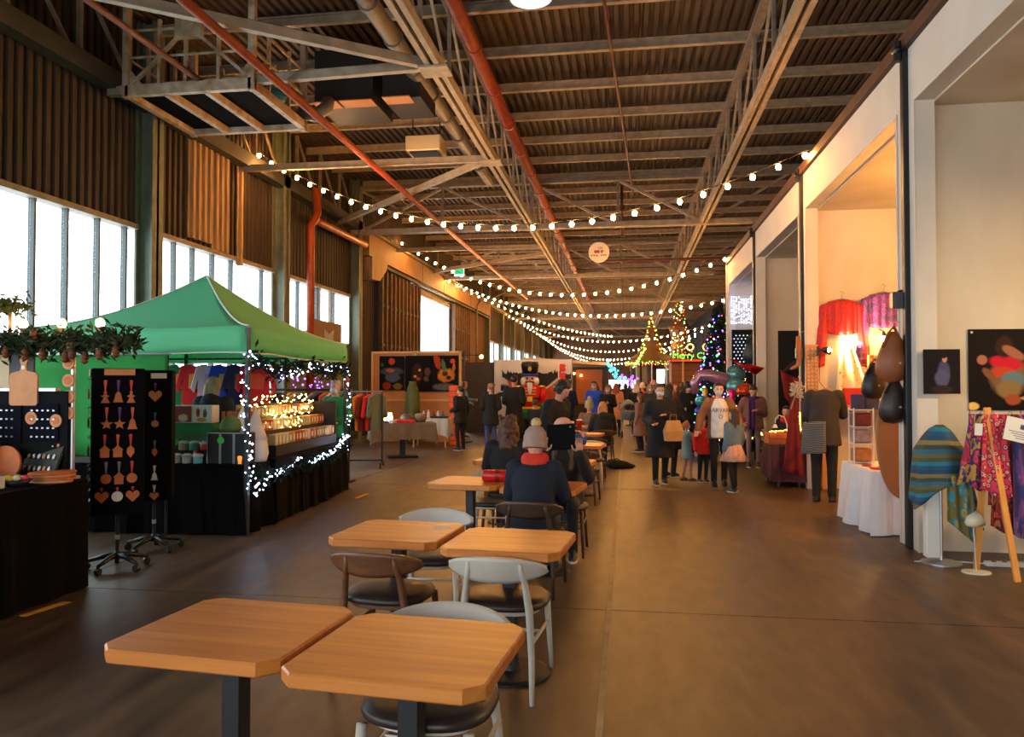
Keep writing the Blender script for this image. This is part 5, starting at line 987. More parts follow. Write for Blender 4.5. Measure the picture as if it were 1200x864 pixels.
MB().lathe([(.24, 1.93), (.27, 1.96), (.25, 2.02)], 20).build('hat_band', IU, t, smooth=True); MB().lathe([(.25, 2.0), (.3, 2.32), (.27, 2.4), (.05, 2.42)], 20).build('hat', IB, t, smooth=True); MB().ell((0, -.27, 2.17), (.06, .03, .09)).build('hat_badge', IY, t, smooth=True)
# wooden kiosk
t = thing('kiosk', 'brown wooden kiosk with pale sloping roof and closed shutter', 'kiosk', (-1.45, 30.5, 0))
MB().box(-.75, .7, 0, 1.8, 0, 2.35).build('hut_body', M('kiosk_frame', (52, 38, 30), .7), t); MB().box(-.55, .48, -.03, .01, .9, 2.25).build('shutter', M('kiosk_shutter', (166, 96, 52), .7, var=.08, vscale=4), t)
for z in [.95 + .1 * i for i in range(13)]: MB().box(-.55, .48, -.036, -.03, z, z + .012).build('shutter_slat', M('kiosk_shutter_edge', (130, 74, 40), .7), t)
MB().rings([[(-2.6, -.3, 2.62), (.75, -.35, 2.4), (.75, -.35, 2.52), (-2.6, -.3, 2.74)], [(-2.6, 2, 2.62), (.75, 2, 2.4), (.75, 2, 2.52), (-2.6, 2, 2.74)]]).build('roof', M('kiosk_roof', (226, 196, 156), .6), t); MB().box(-.75, .7, -.12, .0, 0, .88).build('counter', M('kiosk_frame', (52, 38, 30), .7), t)
MB().cyl((-2.5, .1, 0), (-2.5, .1, 2.65), .05, n=8).build('roof_post', M('kiosk_frame', (52, 38, 30), .7), t)
for (x, z) in ((-.62, 2.1), (-.35, 2.02)): MB().ell((x, -.15, z), .05, n=8, m=6).build('porch_bulb', EM('porch_glow', (255, 180, 90), 12), t)
MB().box(-.95, -.8, -.2, -.15, 1.5, 2.1).build('yellow_flag', M('flag_yellow', (240, 190, 30), .6, emit=.3), t)  # cloth flag with a faint glow put into its colour
led_string([(-.72, 30.0, 2.5), (-.5, 29.9, 2.2), (-.35, 29.9, 2.0), (-.15, 29.9, 1.9)], 'turquoise fairy lights trailing from the kiosk roof corner', EM('led_cyan', (60, 200, 220), 6), 20, .1, .05, seed=11)
led_string([(-.2, 31.5, 2.0), (.1, 31.5, 1.75), (.4, 31.5, 2.1)], 'violet and amber fairy lights right of the kiosk', EM('led_violet', (130, 70, 210), 4), 18, .15, .06, seed=12)
tag(MB().cyl((0, 0, 0), (0, 0, 2.2), .03, n=8).box(-.15, .15, -.15, .15, 0, .03).build('light_pole', mt_dark, None, (.1, 31.5, 0)), 'thin dark pole carrying the violet lights', 'pole')

# ================================================================== right-hand booths
m_clothw = M('white_sheet', (226, 226, 230), .9, var=.04, vscale=5)
# --- booth A: posters, shawl stand, scarf rail
def poster(x0, x1, z0, z1, y, mat, label, pin=True):
    t = thing('poster', label, 'poster', ((x0 + x1) / 2, y, (z0 + z1) / 2)); w_, h = (x1 - x0) / 2, (z1 - z0) / 2
    MB().box(-w_, w_, -.004, .004, -h, h).build('print_sheet', mat, t)
    if pin:
        for sx in (-1, 1): MB().cyl((sx * (w_ - .03), -.009, h - .03), (sx * (w_ - .03), -.004, h - .03), .012, n=10).build('fixing_pin', m_alu, t)
    return t
poster(3.30, 4.02, 1.38, 2.17, 8.085, print_mat('poster_shawl', (22, 16, 15), [(.5, .42, .24, .26, (120, 92, 66)), (.47, .58, .22, .09, (196, 30, 52), -.15), (.42, .47, .16, .07, (190, 70, 40)), (.55, .38, .15, .1, (92, 120, 130)), (.5, .26, .16, .12, (136, 110, 66)), (.55, .13, .1, .07, (160, 76, 46)), (.45, .78, .12, .14, (52, 32, 24)), (.56, .71, .16, .06, (160, 100, 74), -.5), (.17, .62, .07, .06, (176, 110, 86)), (.25, .45, .1, .05, (130, 78, 56), -.7), (.8, .65, .06, .05, (180, 116, 90)), (.9, .15, .25, .04, (236, 190, 110)), (.05, .05, .08, .05, (236, 190, 100))], noise=.15), 'large dark poster of a woman holding a colourful shawl in the nearest booth')  # warm streak at lower right is lamp glare put into the print colours
t_ = poster(2.83, 3.16, 1.54, 1.97, 7.925, print_mat('poster_portrait', (26, 20, 24), [(.55, .45, .18, .3, (74, 74, 104)), (.5, .35, .2, .2, (86, 84, 112)), (.58, .78, .07, .08, (196, 140, 112)), (.56, .86, .09, .07, (34, 22, 20)), (.5, .1, .3, .1, (50, 36, 40))], noise=.15), 'small dark portrait poster of a seated woman on the booth jamb', False)
sh_cols = [(24, 78, 108), (28, 120, 140), (80, 80, 44), (104, 96, 56), (34, 100, 124), (58, 64, 48), (128, 112, 62), (24, 66, 96)]
m_shawl = pattern_mat('teal_shawl', sh_cols, 1.1, .7, 'bandsZ', (1, 1, 1)); m_shawl2 = pattern_mat('gold_shawl', [(150, 130, 50), (170, 150, 70), (40, 130, 150), (110, 100, 40)], 16, .7, 'voronoi', (1, 1, .6))
t = thing('shawl_stand', 'teal and olive striped shawl draped over a chrome-based display stand', 'display stand', (2.83, 7.55, 0))
MB().lathe([(.17, 0), (.17, .012), (.03, .03)], 24).build('stand_base', m_alu, t, smooth=False); MB().cyl((0, 0, .02), (0, 0, .95), .016).build('stand_pole', m_alu, t)
MB().bbox(-.14, -.02, -.05, .05, .05, .8, .01).build('white_panel', m_wht, t)
MB().ell((0, 0, 1.05), (.17, .11, .18)).build('bust', m_wht, t, smooth=True)
def shawl(u, v):   # u round the bust from its left to its right, v down
    a = (u - .5) * PI * 1.3 - PI / 2
    r = .03 + .17 * min(1, v * 3.0) ** .6 + .05 * v; fold = .02 * math.sin(u * 27 + 1.5 * v) * v
    drop = .62 + .12 * math.sin(u * 9) + .5 * max(0, u - .52)
    return (math.cos(a) * (r + fold) + (.2 * v * v * max(0, u - .35)), math.sin(a) * (r * .75 + fold), 1.26 - .03 * v - drop * v)
MB().sheet(shawl, 60, 18, .005).build('shawl', m_shawl, t, smooth=True)
MB().sheet(lambda u, v: (-.02 + .2 * u + .05 * v * u, -.2 + .012 * math.sin(u * 16), .82 - .62 * v * (.65 + .35 * u)), 20, 12, .005).build('shawl_fringe', m_shawl2, t, smooth=True)
t = thing('floor_lamp', 'small cream spot lamp on a thin stand before the draped shawl', 'lamp', (2.98, 7.2, 0)); MB().lathe([(.09, 0), (.09, .015), (.02, .025)], 18, sx=1.3).build('lamp_base', M('cream_plastic', (226, 216, 186), .5), t); MB().cyl((0, 0, .02), (-.02, 0, .42), .007, n=8).build('lamp_stem', m_alu, t)
MB().lathe([(.02, 0), (.055, .04), (.07, .13), (.06, .13)], 16).xf(Matrix.Translation((-.08, 0, .42)) @ Matrix.Rotation(math.radians(65), 4, 'Y')).build('lamp_shade', M('cream_plastic', (226, 216, 186), .5), t, smooth=True)
t = thing('power_strip', 'white extension lead lying on the floor by the wooden trestle', 'cable', (3.3, 7.5, 0)); MB().tube([(-.7, .05, .008), (-.4, .12, .008), (-.1, .05, .008), (.1, .0, .008)], .006, 6).build('cord', m_wht, t); MB().bbox(-.12, .32, -.04, .04, 0, .04, .005).build('socket_strip', m_wht, t)
for k in range(4): MB().cyl((-.05 + k * .09, 0, .04), (-.05 + k * .09, 0, .042), .022, n=12).build('socket', m_blk, t)
t = thing('scarf_rail', 'pale wooden trestle rail holding patterned scarves in the nearest booth', 'clothes rail', (3.05, 7.12, 0)); m_pine = M('pine_pole', (232, 158, 76), .5, var=.1, vscale=6, stretch=(5, 5, 1))
for (x0, dx) in ((0, 0), (1.25, 0)):
    MB().bar((x0 - .02, .2, 0), (x0 + .005, 0, 1.43), .032, .045).build('trestle_leg', m_pine, t); MB().bar((x0 + .13, -.2, 0), (x0 - .005, .0, 1.43), .032, .045).build('trestle_leg', m_pine, t)
MB().cyl((-.05, 0, 1.36), (1.3, 0, 1.36), .016, n=10).build('rail_bar', m_pine, t)
PATS = [pattern_mat('scarf_pat%d' % i, cs, s, .75, k, st) for i, (cs, s, k, st) in enumerate((
    ([(150, 30, 70), (200, 60, 90), (70, 40, 90), (190, 140, 60), (40, 60, 110)], 12, 'noise', (1, 1, .5)), ([(180, 30, 60), (214, 170, 150), (150, 20, 40), (226, 60, 90)], 22, 'voronoi', (1, 1, 1)),
    ([(120, 26, 28), (160, 50, 30), (90, 20, 30), (190, 110, 60)], 14, 'noise', (1, 1, .4)), ([(70, 40, 90), (40, 50, 110), (110, 60, 120), (150, 120, 160)], 10, 'noise', (2, 1, .3)),
    ([(196, 40, 90), (220, 90, 120), (120, 30, 90), (190, 150, 60)], 18, 'voronoi', (1, 1, .7)), ([(50, 100, 110), (90, 130, 90), (180, 140, 60), (40, 70, 100)], 13, 'noise', (1, 1, .4)), ([(110, 90, 60), (150, 130, 90), (70, 60, 50), (170, 70, 60)], 20, 'voronoi', (1, 1, 1))))]
SN = ['pink and violet mottled', 'crimson dotted', 'brick red', 'purple and blue', 'magenta floral', 'teal and gold', 'taupe spotted', 'rose mottled', 'scarlet dotted', 'oxblood', 'indigo']
for i in range(11):
    x = 2.98 + i * .105; Ls = (.62, .68, .98, 1.0, .95, .9, 1.1, 1.12, 1.0, 1.05, 1.1)[i]; wd = .13 + .03 * (i % 3)
    t = thing('scarf', '%s scarf on the wooden trestle rail%s' % (SN[i], ', at its left end' if i == 0 else ''), 'scarf', (x, 7.12, 1.375), math.radians(-12 + 5 * (i % 4)), 'scarves on the trestle rail')
    MB().sheet(lambda u, v, L=Ls, w=wd, s=i: ((u - .5) * w * (1 + .5 * v) + (-.08 * v if s == 0 else 0), -.035 - .02 * math.sin(u * 12 + s) - .05 * v * (s % 2), -.0 - L * v + .04 * math.sin(u * 5 + s) * v), 12, 10, .006).build('front_fall', PATS[i % 7], t, smooth=True)
    MB().sheet(lambda u, v, L=Ls * .8, w=wd, s=i: ((u - .5) * w * (1 + .3 * v), .035 + .015 * math.sin(u * 12 + s), -.0 - L * v), 10, 6, .006).build('back_fall', PATS[i % 7], t, smooth=True)
    MB().tube([(-wd / 2, -.035, 0), (-wd / 2, 0, .025), (-wd / 2, .035, 0)], .003, 4).build('loop', PATS[i % 7], t)
t = thing('info_card', 'white printed card clipped to the scarves near the frame edge', 'card', (3.26, 6.98, 1.24)); t.rotation_euler = (math.radians(-10), math.radians(14), math.radians(-8)); MB().box(-.13, .13, -.003, .003, -.1, .1).build('card_sheet', m_wht, t); MB().box(-.02, .02, -.0045, -.003, .01, .05).build('card_emblem', M('ink_blue', (60, 70, 110), .6), t)
for k in range(4): MB().box(-.1 + .02 * k, .1 - .03 * (k % 2), -.0045, -.003, -.02 - .018 * k, -.014 - .018 * k).build('print_line', M('ink_grey', (120, 116, 110), .6), t)
tag(MB().box(-.03, .03, -.003, .003, -.05, .05).build('price_tag', m_wht, None, (2.93, 7.0, 1.25), (0, .05, 0)), 'small white price tag left of the trestle apex', 'tag')
# --- booth B
Y2 = 12.70
m_rs = pattern_mat('red_floral', [(40, 16, 30), (176, 18, 26), (200, 26, 28), (170, 20, 24)], 26, .6, 'voronoi'); m_ps = pattern_mat('purple_floral', [(196, 50, 40), (130, 60, 150), (108, 50, 130), (146, 72, 160), (86, 60, 120)], 13, .6, 'voronoi')
def shrug(x, z, mat, label, w_=.55, rz=0):
    t = thing('shrug_jacket', label, 'jacket', (x, Y2 - .05, z), rz); h = w_ / 2
    def bodyf(u, v): a = (u - .5) * 2; return (a * h * .8, -.02 - .02 * math.cos(u * 25) * .6 - .03 * (1 - a * a), -.02 - .03 * abs(a) - (.55 - .06 * a * a) * v)
    MB().sheet(bodyf, 30, 8, .012).build('jacket_body', mat, t, smooth=True)
    for s in (-1, 1):
        MB().sheet(lambda u, v, s=s: (s * (h * .62 + (u) * .16 + .10 * v), -.05 + .04 * abs(u - .5) * 2 + .01 * math.sin(v * 9), -.05 - .06 * u - 1.0 * v), 10, 14, .02).build('sleeve', mat, t, smooth=True)
    MB().tube([(0, 0, -.02), (0, 0, .06), (.03, 0, .09), (0, 0, .12), (-.03, 0, .1)], .005, 6).build('hanger_hook', m_hook, t); MB().tube([(-.2, 0, -.05), (0, 0, .0), (.2, 0, -.05)], .01, 6).build('hanger_arms', m_hook, t); return t
shrug(3.33, 2.98, m_rs, 'red floral shrug jacket hung on the lit booth wall'); shrug(3.95, 3.08, m_ps, 'purple floral shrug jacket hung on the lit booth wall')
t = thing('clip_lamp', 'black clip lamp shining on the wall below the red shrug', 'lamp', (2.98, 12.45, 2.18)); MB().lathe([(.025, 0), (.05, .05), (.065, .13), (.06, .13), (.04, .03)], 14).xf(Matrix.Rotation(math.radians(100), 4, 'Y')).build('lamp_shade', mt_black, t, smooth=True); MB().ell((.1, -.02, -.015), (.045, .045, .045), n=10, m=8).build('lamp_bulb', EM('spot_warm', (255, 205, 120), 120), t)
MB().bar((0, 0, 0), (-.06, 0, -.02), .03).bar((-.06, 0, -.1), (-.06, 0, .05), .03).build('lamp_clip', mt_black, t); MB().tube([(-.03, 0, -.1), (-.02, .1, -.5), (.2, .18, -.75), (.5, .2, -.7)], .005, 5).build('lamp_cord', mt_black, t)
d = bpy.data.lights.new('clip_lamp_light', 'SPOT'); d.energy = 150; d.color = (1, .66, .3); d.spot_size = 2.4; d.spot_blend = .6; d.shadow_soft_size = .04
lo = link('clip_lamp_light', d, t, (.16, -.02, -.0)); lo.rotation_euler = (0, math.radians(-95), 0)
t = thing('booth_lamp', 'bare round bulb lamp glowing behind the brown bag in the lit booth', 'lamp', (3.9, 12.5, 2.35)); MB().lathe([(.02, .1), (.03, .06), (.03, .03), (.02, .03)], 12).build('lamp_holder', mt_black, t); MB().ell((0, 0, -.01), .045, n=10, m=8).build('lamp_bulb', EM('booth_glow', (255, 196, 110), 260), t); MB().bar((0, 0, .1), (0, .2, .15), .015).build('lamp_arm', mt_black, t)
t = thing('hanging_scarf', 'cream scarf with orange flowers hung below the red shrug', 'scarf', (3.38, 12.55, 2.2)); MB().sheet(lambda u, v: ((u - .5) * (.2 + .28 * v) + .06 * v, -.03 * math.sin(u * 13) * (.3 + v), -.72 * v + .1 * u * v), 26, 12, .006).build('scarf_cloth', pattern_mat('cream_floral', [(214, 90, 50), (226, 196, 150), (236, 212, 170), (232, 206, 160)], 12, .7), t, smooth=True); MB().tube([(0, 0, 0), (0, .1, .05)], .006, 5).build('peg', m_hook, t)
t = thing('wire_grid', 'white wire grid panel leaning on the lit booth wall', 'grid panel', (3.78, 12.6, 1.8))
for k in range(7): MB().cyl((-.28 + k * .093, 0, -.45), (-.28 + k * .093, 0, .45), .004, n=5).build('grid_wire', m_hook, t)
for k in range(10): MB().cyl((-.29, 0, -.44 + k * .097), (.29, 0, -.44 + k * .097), .004, n=5).build('grid_wire', m_hook, t)
t = thing('shoulder_bag', 'orange patterned shoulder bag hung on the wire grid', 'bag', (3.8, 12.5, 1.96)); MB().bbox(-.14, .14, -.03, .03, -.16, .14, .015).build('bag_body', pattern_mat('orange_floral', [(206, 90, 30), (226, 130, 50), (176, 70, 30)], 14, .5), t); MB().tube([(.02, -.03, .14), (.08, -.04, .3), (.14, -.03, .14), (.16, -.04, -.1), (.06, -.05, -.5)], .012, 6).build('bag_strap', M('brown_strap', (84, 50, 30), .5), t)
def hobo(x, y, z, mat, label, s=1.0):
    t = thing('hobo_bag', label, 'bag', (x, y, z)); o = MB().rings([[(rx * math.cos(a) * s + cx * s, ry * math.sin(a) * s * (1 + .12 * math.sin(a * 5 + zz * 20)), zz * s) for a in [i * PI / 12 for i in range(24)]] for rx, ry, cx, zz in ((.02, .02, 0, -.5), (.1, .07, 0, -.48), (.16, .1, .0, -.4), (.165, .11, .01, -.28), (.13, .09, .02, -.14), (.08, .06, .02, -.04), (.03, .03, .02, .03))]).build('bag_body', mat, t, smooth=True)
    MB().tube([(-.1 * s, -.04, -.14 * s), (-.05 * s, -.05, .0), (.02 * s, -.02, .08 * s), (.08 * s, -.03, -.06 * s)], .016 * s, 8).build('bag_handle', mat, t, smooth=True); MB().cyl((.05 * s, -.1 * s, -.3 * s), (.05 * s, -.11 * s, -.3 * s), .012).build('bag_stud', m_alu, t); MB().tube([(.02 * s, 0, .05), (.02 * s, .0, .12), (.08, .0, .13)], .006, 5).build('hook', m_hook, t); return t
hobo(2.66, 8.3, 2.14, M('tan_leather', (146, 82, 44), .45, var=.2, vscale=6), 'large tan leather hobo bag hung on the black booth post', .98)
hobo(2.68, 8.34, 1.66, M('dark_leather_bag', (44, 30, 26), .42, var=.2, vscale=6), 'dark brown leather bag hung below the tan one on the booth post', .86)
hobo(2.78, 9.3, 1.86, M('black_leather_bag', (26, 22, 20), .42), 'black leather bag hung inside the lit booth behind the tan bag', .8)
for (y, z, lab, x) in ((8.3, 2.5, 'metal work lamp clamped high on the black post above the tan bag', 2.71), (12.75, 2.15, 'grey clamp lamp on the post left of the lit booth', 2.7)):
    t = thing('work_lamp', lab, 'lamp', (x, y, z)); MB().bbox(-.05, .05, -.06, .04, -.1, .07, .01).build('lamp_body', M('gunmetal', (88, 94, 98), .35, .6), t)
    for k in range(4): MB().box(-.055 + .03 * k, -.045 + .03 * k, -.07, -.06, -.1, .06).build('cooling_fin', M('gunmetal', (88, 94, 98), .35, .6), t)
    MB().bar((.02, 0, .07), (.08, 0, .09), .03).build('lamp_clip', mt_black, t)
t = thing('earring_strip', 'wooden earring strip with rows of earrings beside the clip lamp', 'display strip', (2.86, 12.6, 1.52)); MB().box(-.09, .1, -.01, .01, 0, .74).build('strip_board', m_tan, t)
er = MB().ell((0, -.015, 0), (.014, .008, .02), n=6, m=4).mesh('earring', m_alu, True)
for r in range(11):
    for k in range(3): shared('earring', er, t, (-.05 + k * .055, 0, .06 + r * .06))
# shelf of leather goods, books, boxes, white table, leaning round board
draped(2.62, 3.2, 8.84, 10.0, .69, 'small table under a white sheet to the floor, below the round brown board', m_clothw, 'draped_table', wav=.06)
t = thing('metal_shelf', 'small white wire shelf of leather purses on the white-sheeted table', 'shelf', (2.76, 9.7, .695))
for sx in (-.11, .11):
    for sy in (-.1, .1): MB().cyl((sx, sy, 0), (sx, sy, .66), .008, n=6).build('shelf_post', m_wht, t)
for z in (.02, .24, .44, .64): MB().box(-.12, .12, -.11, .11, z - .008, z).build('shelf_tray', m_wht, t)
for i, (z, c, nm) in enumerate(((.022, (176, 110, 56), 'tan purse on the lowest wire shelf tier'), (.242, (150, 130, 126), 'silver-brown purse on the middle wire shelf tier'), (.442, (106, 40, 28), 'red-brown purse on the upper wire shelf tier'))): tag(MB().bbox(-.1, .1, -.08, .08, 0, .16, .015).build('purse', M('purse_%d' % i, c, .45, var=.25, vscale=14), None, (2.76, 9.7, .695 + z)), nm, 'purse', 'purses on the wire shelf')
for i, (x, c, nm) in enumerate(((2.72, (34, 36, 84), 'indigo patterned notebook on top of the wire shelf'), (2.86, (40, 44, 80), 'dark blue notebook right of the indigo one'))): tag(MB().bbox(-.09, .09, -.02, .02, 0, .18, .006).build('notebook', M('notebook_%d' % i, c, .6, var=.3, vscale=20), None, (x + .02, 9.7, 1.338), (math.radians(-8), 0, 0)), nm, 'notebook')
tag(MB().bbox(-.13, .13, -.06, .06, 0, .26, .008).build('red_box', M('scarlet_fabric', (190, 26, 30), .7), None, (3.43, 12.5, 1.32)), 'bright red fabric box on the booth shelf under the cream scarf', 'box')
tag(MB().box(3.0, 4.2, 12.2, 12.72, 1.27, 1.31).box(3.02, 3.08, 12.24, 12.3, 0, 1.27).box(4.1, 4.16, 12.24, 12.3, 0, 1.27).box(3.02, 3.08, 12.64, 12.7, 0, 1.27).box(4.1, 4.16, 12.64, 12.7, 0, 1.27).build('booth_counter', m_tan), 'narrow wooden counter along the lit booth wall', 'counter')
for i, (x, y, c, nm) in enumerate(((2.72, 9.05, (196, 30, 40), 'red'), (2.85, 9.2, (210, 190, 170), 'cream'), (2.72, 9.35, (170, 40, 60), 'wine'), (2.9, 8.95, (220, 60, 40), 'orange-red'))): tag(MB().bbox(-.05, .05, -.04, .04, 0, .02, .004).build('card_wallet', M('wallet_%d' % i, c, .5), None, (x, y, .695), i * .5), '%s card wallet on the white-sheeted table' % nm, 'wallet', 'card wallets on the white table')
o = MB().lathe([(.40, -.012), (.42, -.008), (.42, .008), (.40, .012)], 48, sx=1, sy=1.0).build('round_board', M('mdf_brown', (164, 104, 58), .6, var=.06, vscale=3), None, (2.9, 8.7, 1.04), (math.radians(90), 0, math.radians(8))); o.scale = (.68, 1.5, 1); tag(o, 'tall oval brown board leaning at the booth opening beside the white sheet', 'board')
# stall at the next post: purple cloth table, crate, lamp, red gauze
draped(2.3, 2.78, 12.7, 13.75, .66, 'low table under a dark purple cloth by the booth post', M('purple_cloth', (74, 34, 44), .9, var=.15, vscale=5), wav=.04, floor_z=.1)
t = thing('wooden_crate', 'orange-lit wooden crate on the purple cloth table', 'crate', (2.5, 13.1, .665))
for z in (0, .1): MB().bbox(-.24, .26, -.24, -.225, z, z + .085, .004).build('crate_plank', m_plyo, t); MB().bbox(-.24, -.225, -.24, .24, z, z + .085, .004).build('crate_plank', m_plyo, t); MB().bbox(-.24, .26, .225, .24, z, z + .085, .004).build('crate_plank', m_plyo, t); MB().bbox(.245, .26, -.24, .24, z, z + .085, .004).build('crate_plank', m_plyo, t)
MB().box(-.24, .26, -.24, .24, 0, .012).build('crate_base', m_plyo, t)
led_string([(2.27, 12.85, .88), (2.5, 12.83, .9), (2.74, 12.85, .9), (2.76, 13.0, 1.2)], 'amber light strip along the crate rim', EM('led_amber', (255, 160, 60), 12), 46, .008, .012, seed=31)
t = thing('desk_lamp', 'white bent-neck desk lamp above the wooden crate', 'lamp', (2.62, 13.2, .68)); MB().lathe([(.06, 0), (.06, .015), (.015, .02)], 14).build('lamp_base', m_wht, t); MB().tube([(0, 0, .02), (-.02, 0, .3), (-.06, 0, .42), (-.14, 0, .45), (-.2, 0, .4), (-.21, 0, .32)], .01, 8).build('lamp_neck', m_wht, t, smooth=True); MB().lathe([(.02, .06), (.05, 0), (.045, 0)], 12, (-.21, 0, .24)).build('lamp_head', m_wht, t, smooth=True)
t = thing('red_gauze', 'sheer red cloth draped from the booth post onto the purple table', 'cloth', (2.6, 12.6, 0)); MB().sheet(lambda u, v: ((u - .6) * (.06 + .26 * v), -.02 + .03 * math.sin(u * 14) * v, 1.6 - 1.32 * v - .1 * u * v), 20, 12, .005).build('gauze_cloth', M('red_gauze', (116, 20, 22), .8, var=.2, vscale=6), t, smooth=True); MB().cyl((.02, 0, 1.58), (.06, .04, 1.62), .008, n=6).build('peg', m_hook, t)
t = thing('carved_figure', 'slim carved wooden leg-shaped figure hung on the booth post', 'carving', (2.68, 12.7, 1.9)); MB().tube([(0, 0, .5), (.01, 0, .3), (.02, 0, .15), (.0, 0, .05), (-.07, 0, .0), (-.12, 0, -.02)], [.03, .045, .035, .03, .03, .015], 10).build('carving_body', M('carved_oak', (150, 84, 40), .5), t, smooth=True); MB().tube([(0, 0, .5), (.03, 0, .56), (.09, .03, .58)], .006, 5).build('hook', m_hook, t)
t = thing('dried_bunch', 'pale bunch of dried flowers on the booth post', 'flowers', (2.62, 12.5, 1.35)); rnd = random.Random(8); o = foliage(MB(), [(rnd.gauss(0, .03), rnd.gauss(0, .03), .2 + rnd.gauss(0, .06)) for _ in range(120)], .1, rnd).build('petals', M('dried_cream', (214, 196, 176), .8), t, fix=False); o['kind'] = 'stuff'; MB().tube([(0, 0, .2), (-.06, .0, .02), (-.1, 0, -.1)], .012, 6).build('stems', M('dried_stem', (150, 120, 80), .8), t)
# --- booth C: black panel and red drape
t = thing('black_screen', 'tall black screen standing in the dim third booth', 'screen', (3.62, 17.2, 0)); MB().box(-.4, .6, -.02, .02, 0, 2.8).build('screen_board', M('matt_black', (12, 11, 12), .9), t); MB().box(-.4, .6, -.15, .15, 0, .03).build('screen_foot', mt_black, t)
t = thing('red_drape', 'dark red cloth hung diagonally before the black screen', 'cloth', (3.45, 17.05, 0)); MB().sheet(lambda u, v: (-.22 + .5 * u + .08 * v, -.03 * math.sin(u * 10), 1.95 - .25 * u - (1.15 - .6 * (1 - u)) * v), 16, 10, .008).build('drape_cloth', M('dark_red_cloth', (130, 22, 20), .8, var=.15, vscale=5), t, smooth=True); MB().cyl((-.2, .02, 1.93), (-.2, .12, 1.95), .008, n=6).build('peg', m_hook, t)
t = thing('grey_umbrella', 'dark grey folded canvas above the red drape', 'canvas', (3.45, 17.1, 1.9)); MB().sheet(lambda u, v: (-.2 + .55 * u, -.02 * math.sin(u * 8), .32 * math.sin(u * PI * .55) - .35 * v * u), 14, 6, .008).build('canvas_cloth', M('charcoal_canvas', (52, 54, 54), .8), t, smooth=True)
# --- booth D: icicle lights, black spotted panel with bag
t = thing('icicle_lights', 'curtain of cool white icicle lights in the far booth', 'fairy lights', (3.2, 21.7, 4.05)); m = MB(); rnd = random.Random(12)
for k in range(12):
    for j in range(14):
        if rnd.random() < .75:
            p = Vector((-.36 + k * .065, rnd.uniform(-.02, .02), -j * .055 + rnd.uniform(-.02, .02))); m.add([p + Vector(q) * .016 for q in ((1, 0, 0), (-1, 0, 0), (0, 1, 0), (0, -1, 0), (0, 0, 1), (0, 0, -1))], [(0, 2, 4), (2, 1, 4), (1, 3, 4), (3, 0, 4), (2, 0, 5), (1, 2, 5), (3, 1, 5), (0, 3, 5)])
o = m.build('led', EM('led_icicle', (190, 205, 255), 12), t); o['kind'] = 'stuff'; MB().cyl((-.4, 0, .02), (.4, 0, .02), .006, n=5).build('wire', m_wht, t)
t = thing('spotted_panel', 'black panel with white dots below the icicle lights', 'panel', (3.2, 21.7, 0)); MB().box(-.36, .36, -.02, .02, 0, 3.15).build('panel_board', M('matt_black', (12, 11, 12), .9), t); dm = MB().cyl((0, -.02, 0), (0, -.024, 0), .02, n=8).mesh('dot', EM('dot_glow', (220, 230, 255), 1.0))
for i in range(7):
    for j in range(12): shared('dot', dm, t, (-.3 + i * .1 + .05 * (j % 2), 0, 2.0 + j * .09))
hobo(3.35, 21.5, 2.95, M('teal_black_bag', (30, 50, 52), .4), 'teal and black bag hung on the spotted panel', 1.5)

t = thing('pendant_lamp', 'warm pendant lamp hung inside the nearest booth', 'lamp', (5.0, 5.6, 3.3)); MB().lathe([(.03, .2), (.08, .17), (.17, .02), (.17, 0), (.16, 0), (.06, .15)], 20).build('lamp_shade', mt_black, t); MB().ell((0, 0, .02), .06, n=12, m=8).build('lamp_bulb', EM('pendant_glow', (255, 216, 160), 2100), t, smooth=True); MB().cyl((0, 0, .2), (0, 0, 1.08), .006, n=6).build('cord', mt_black, t)

t = thing('pendant_lamp', 'warm pendant lamp hung inside the booth of floral shrugs', 'lamp', (4.7, 9.6, 3.45)); MB().lathe([(.02, .1), (.035, .06), (.035, .03), (.02, .03)], 12).build('lamp_holder', mt_black, t); MB().ell((0, 0, -.02), .07, n=12, m=8).build('lamp_bulb', EM('pendant_amber', (255, 178, 84), 1900), t, smooth=True); MB().cyl((0, 0, .1), (0, 0, .93), .006, n=6).build('cord', mt_black, t)

# ================================================================== trees, balloons, fairground lights
def xmas_tree(x, y, h, r, n, mat, label, sprig=.13, seed=1, pot=True):
    t = thing('christmas_tree', label, 'christmas tree', (x, y, 0)); rnd = random.Random(seed); P = []
    for i in range(n):
        v = rnd.random() ** .75; z = .22 * h * .6 + (h * .97 - .13 * h) * (1 - v) if False else .14 * h + (h * .85) * (1 - v); rr_ = r * (1 - (z - .14 * h) / (h * .87)) ** .9 * (.55 + .45 * math.sqrt(rnd.random())); a = rnd.uniform(0, 2 * PI)
        P.append((rr_ * math.cos(a), rr_ * math.sin(a), z - .12 * rr_))
    o = foliage(MB(), P, sprig, rnd).build('needles', mat, t, fix=False); o['kind'] = 'stuff'
    MB().lathe([(.06, 0), (.06, .2 * h), (.02, .95 * h)], 10).build('trunk', M('tree_trunk', (70, 48, 32), .8), t)
    MB().lathe([(.14, 0), (.18, .02), (.2, .22), (.16, .22), (.02, .2)], 16).build('tree_pot', M('tree_pot_black', (22, 20, 20), .6), t); return t
def tree_lights(x, y, h, r, mat, n, label, seed, s=.02):
    rnd = random.Random(seed); path = []
    for i in range(60):
        v = i / 59; z = .18 * h + .8 * h * v; rr_ = r * (1 - v) ** .9 * 1.02 + .02; a = i * .75 + seed; path.append((x + rr_ * math.cos(a), y + rr_ * math.sin(a), z))
    return led_string(path, label, mat, n, .04, s, seed=seed)
xmas_tree(2.78, 24.2, 4.15, .86, 5200, m_fold, 'tall dark christmas tree with coloured lights beyond the booth corner', .16, 3)
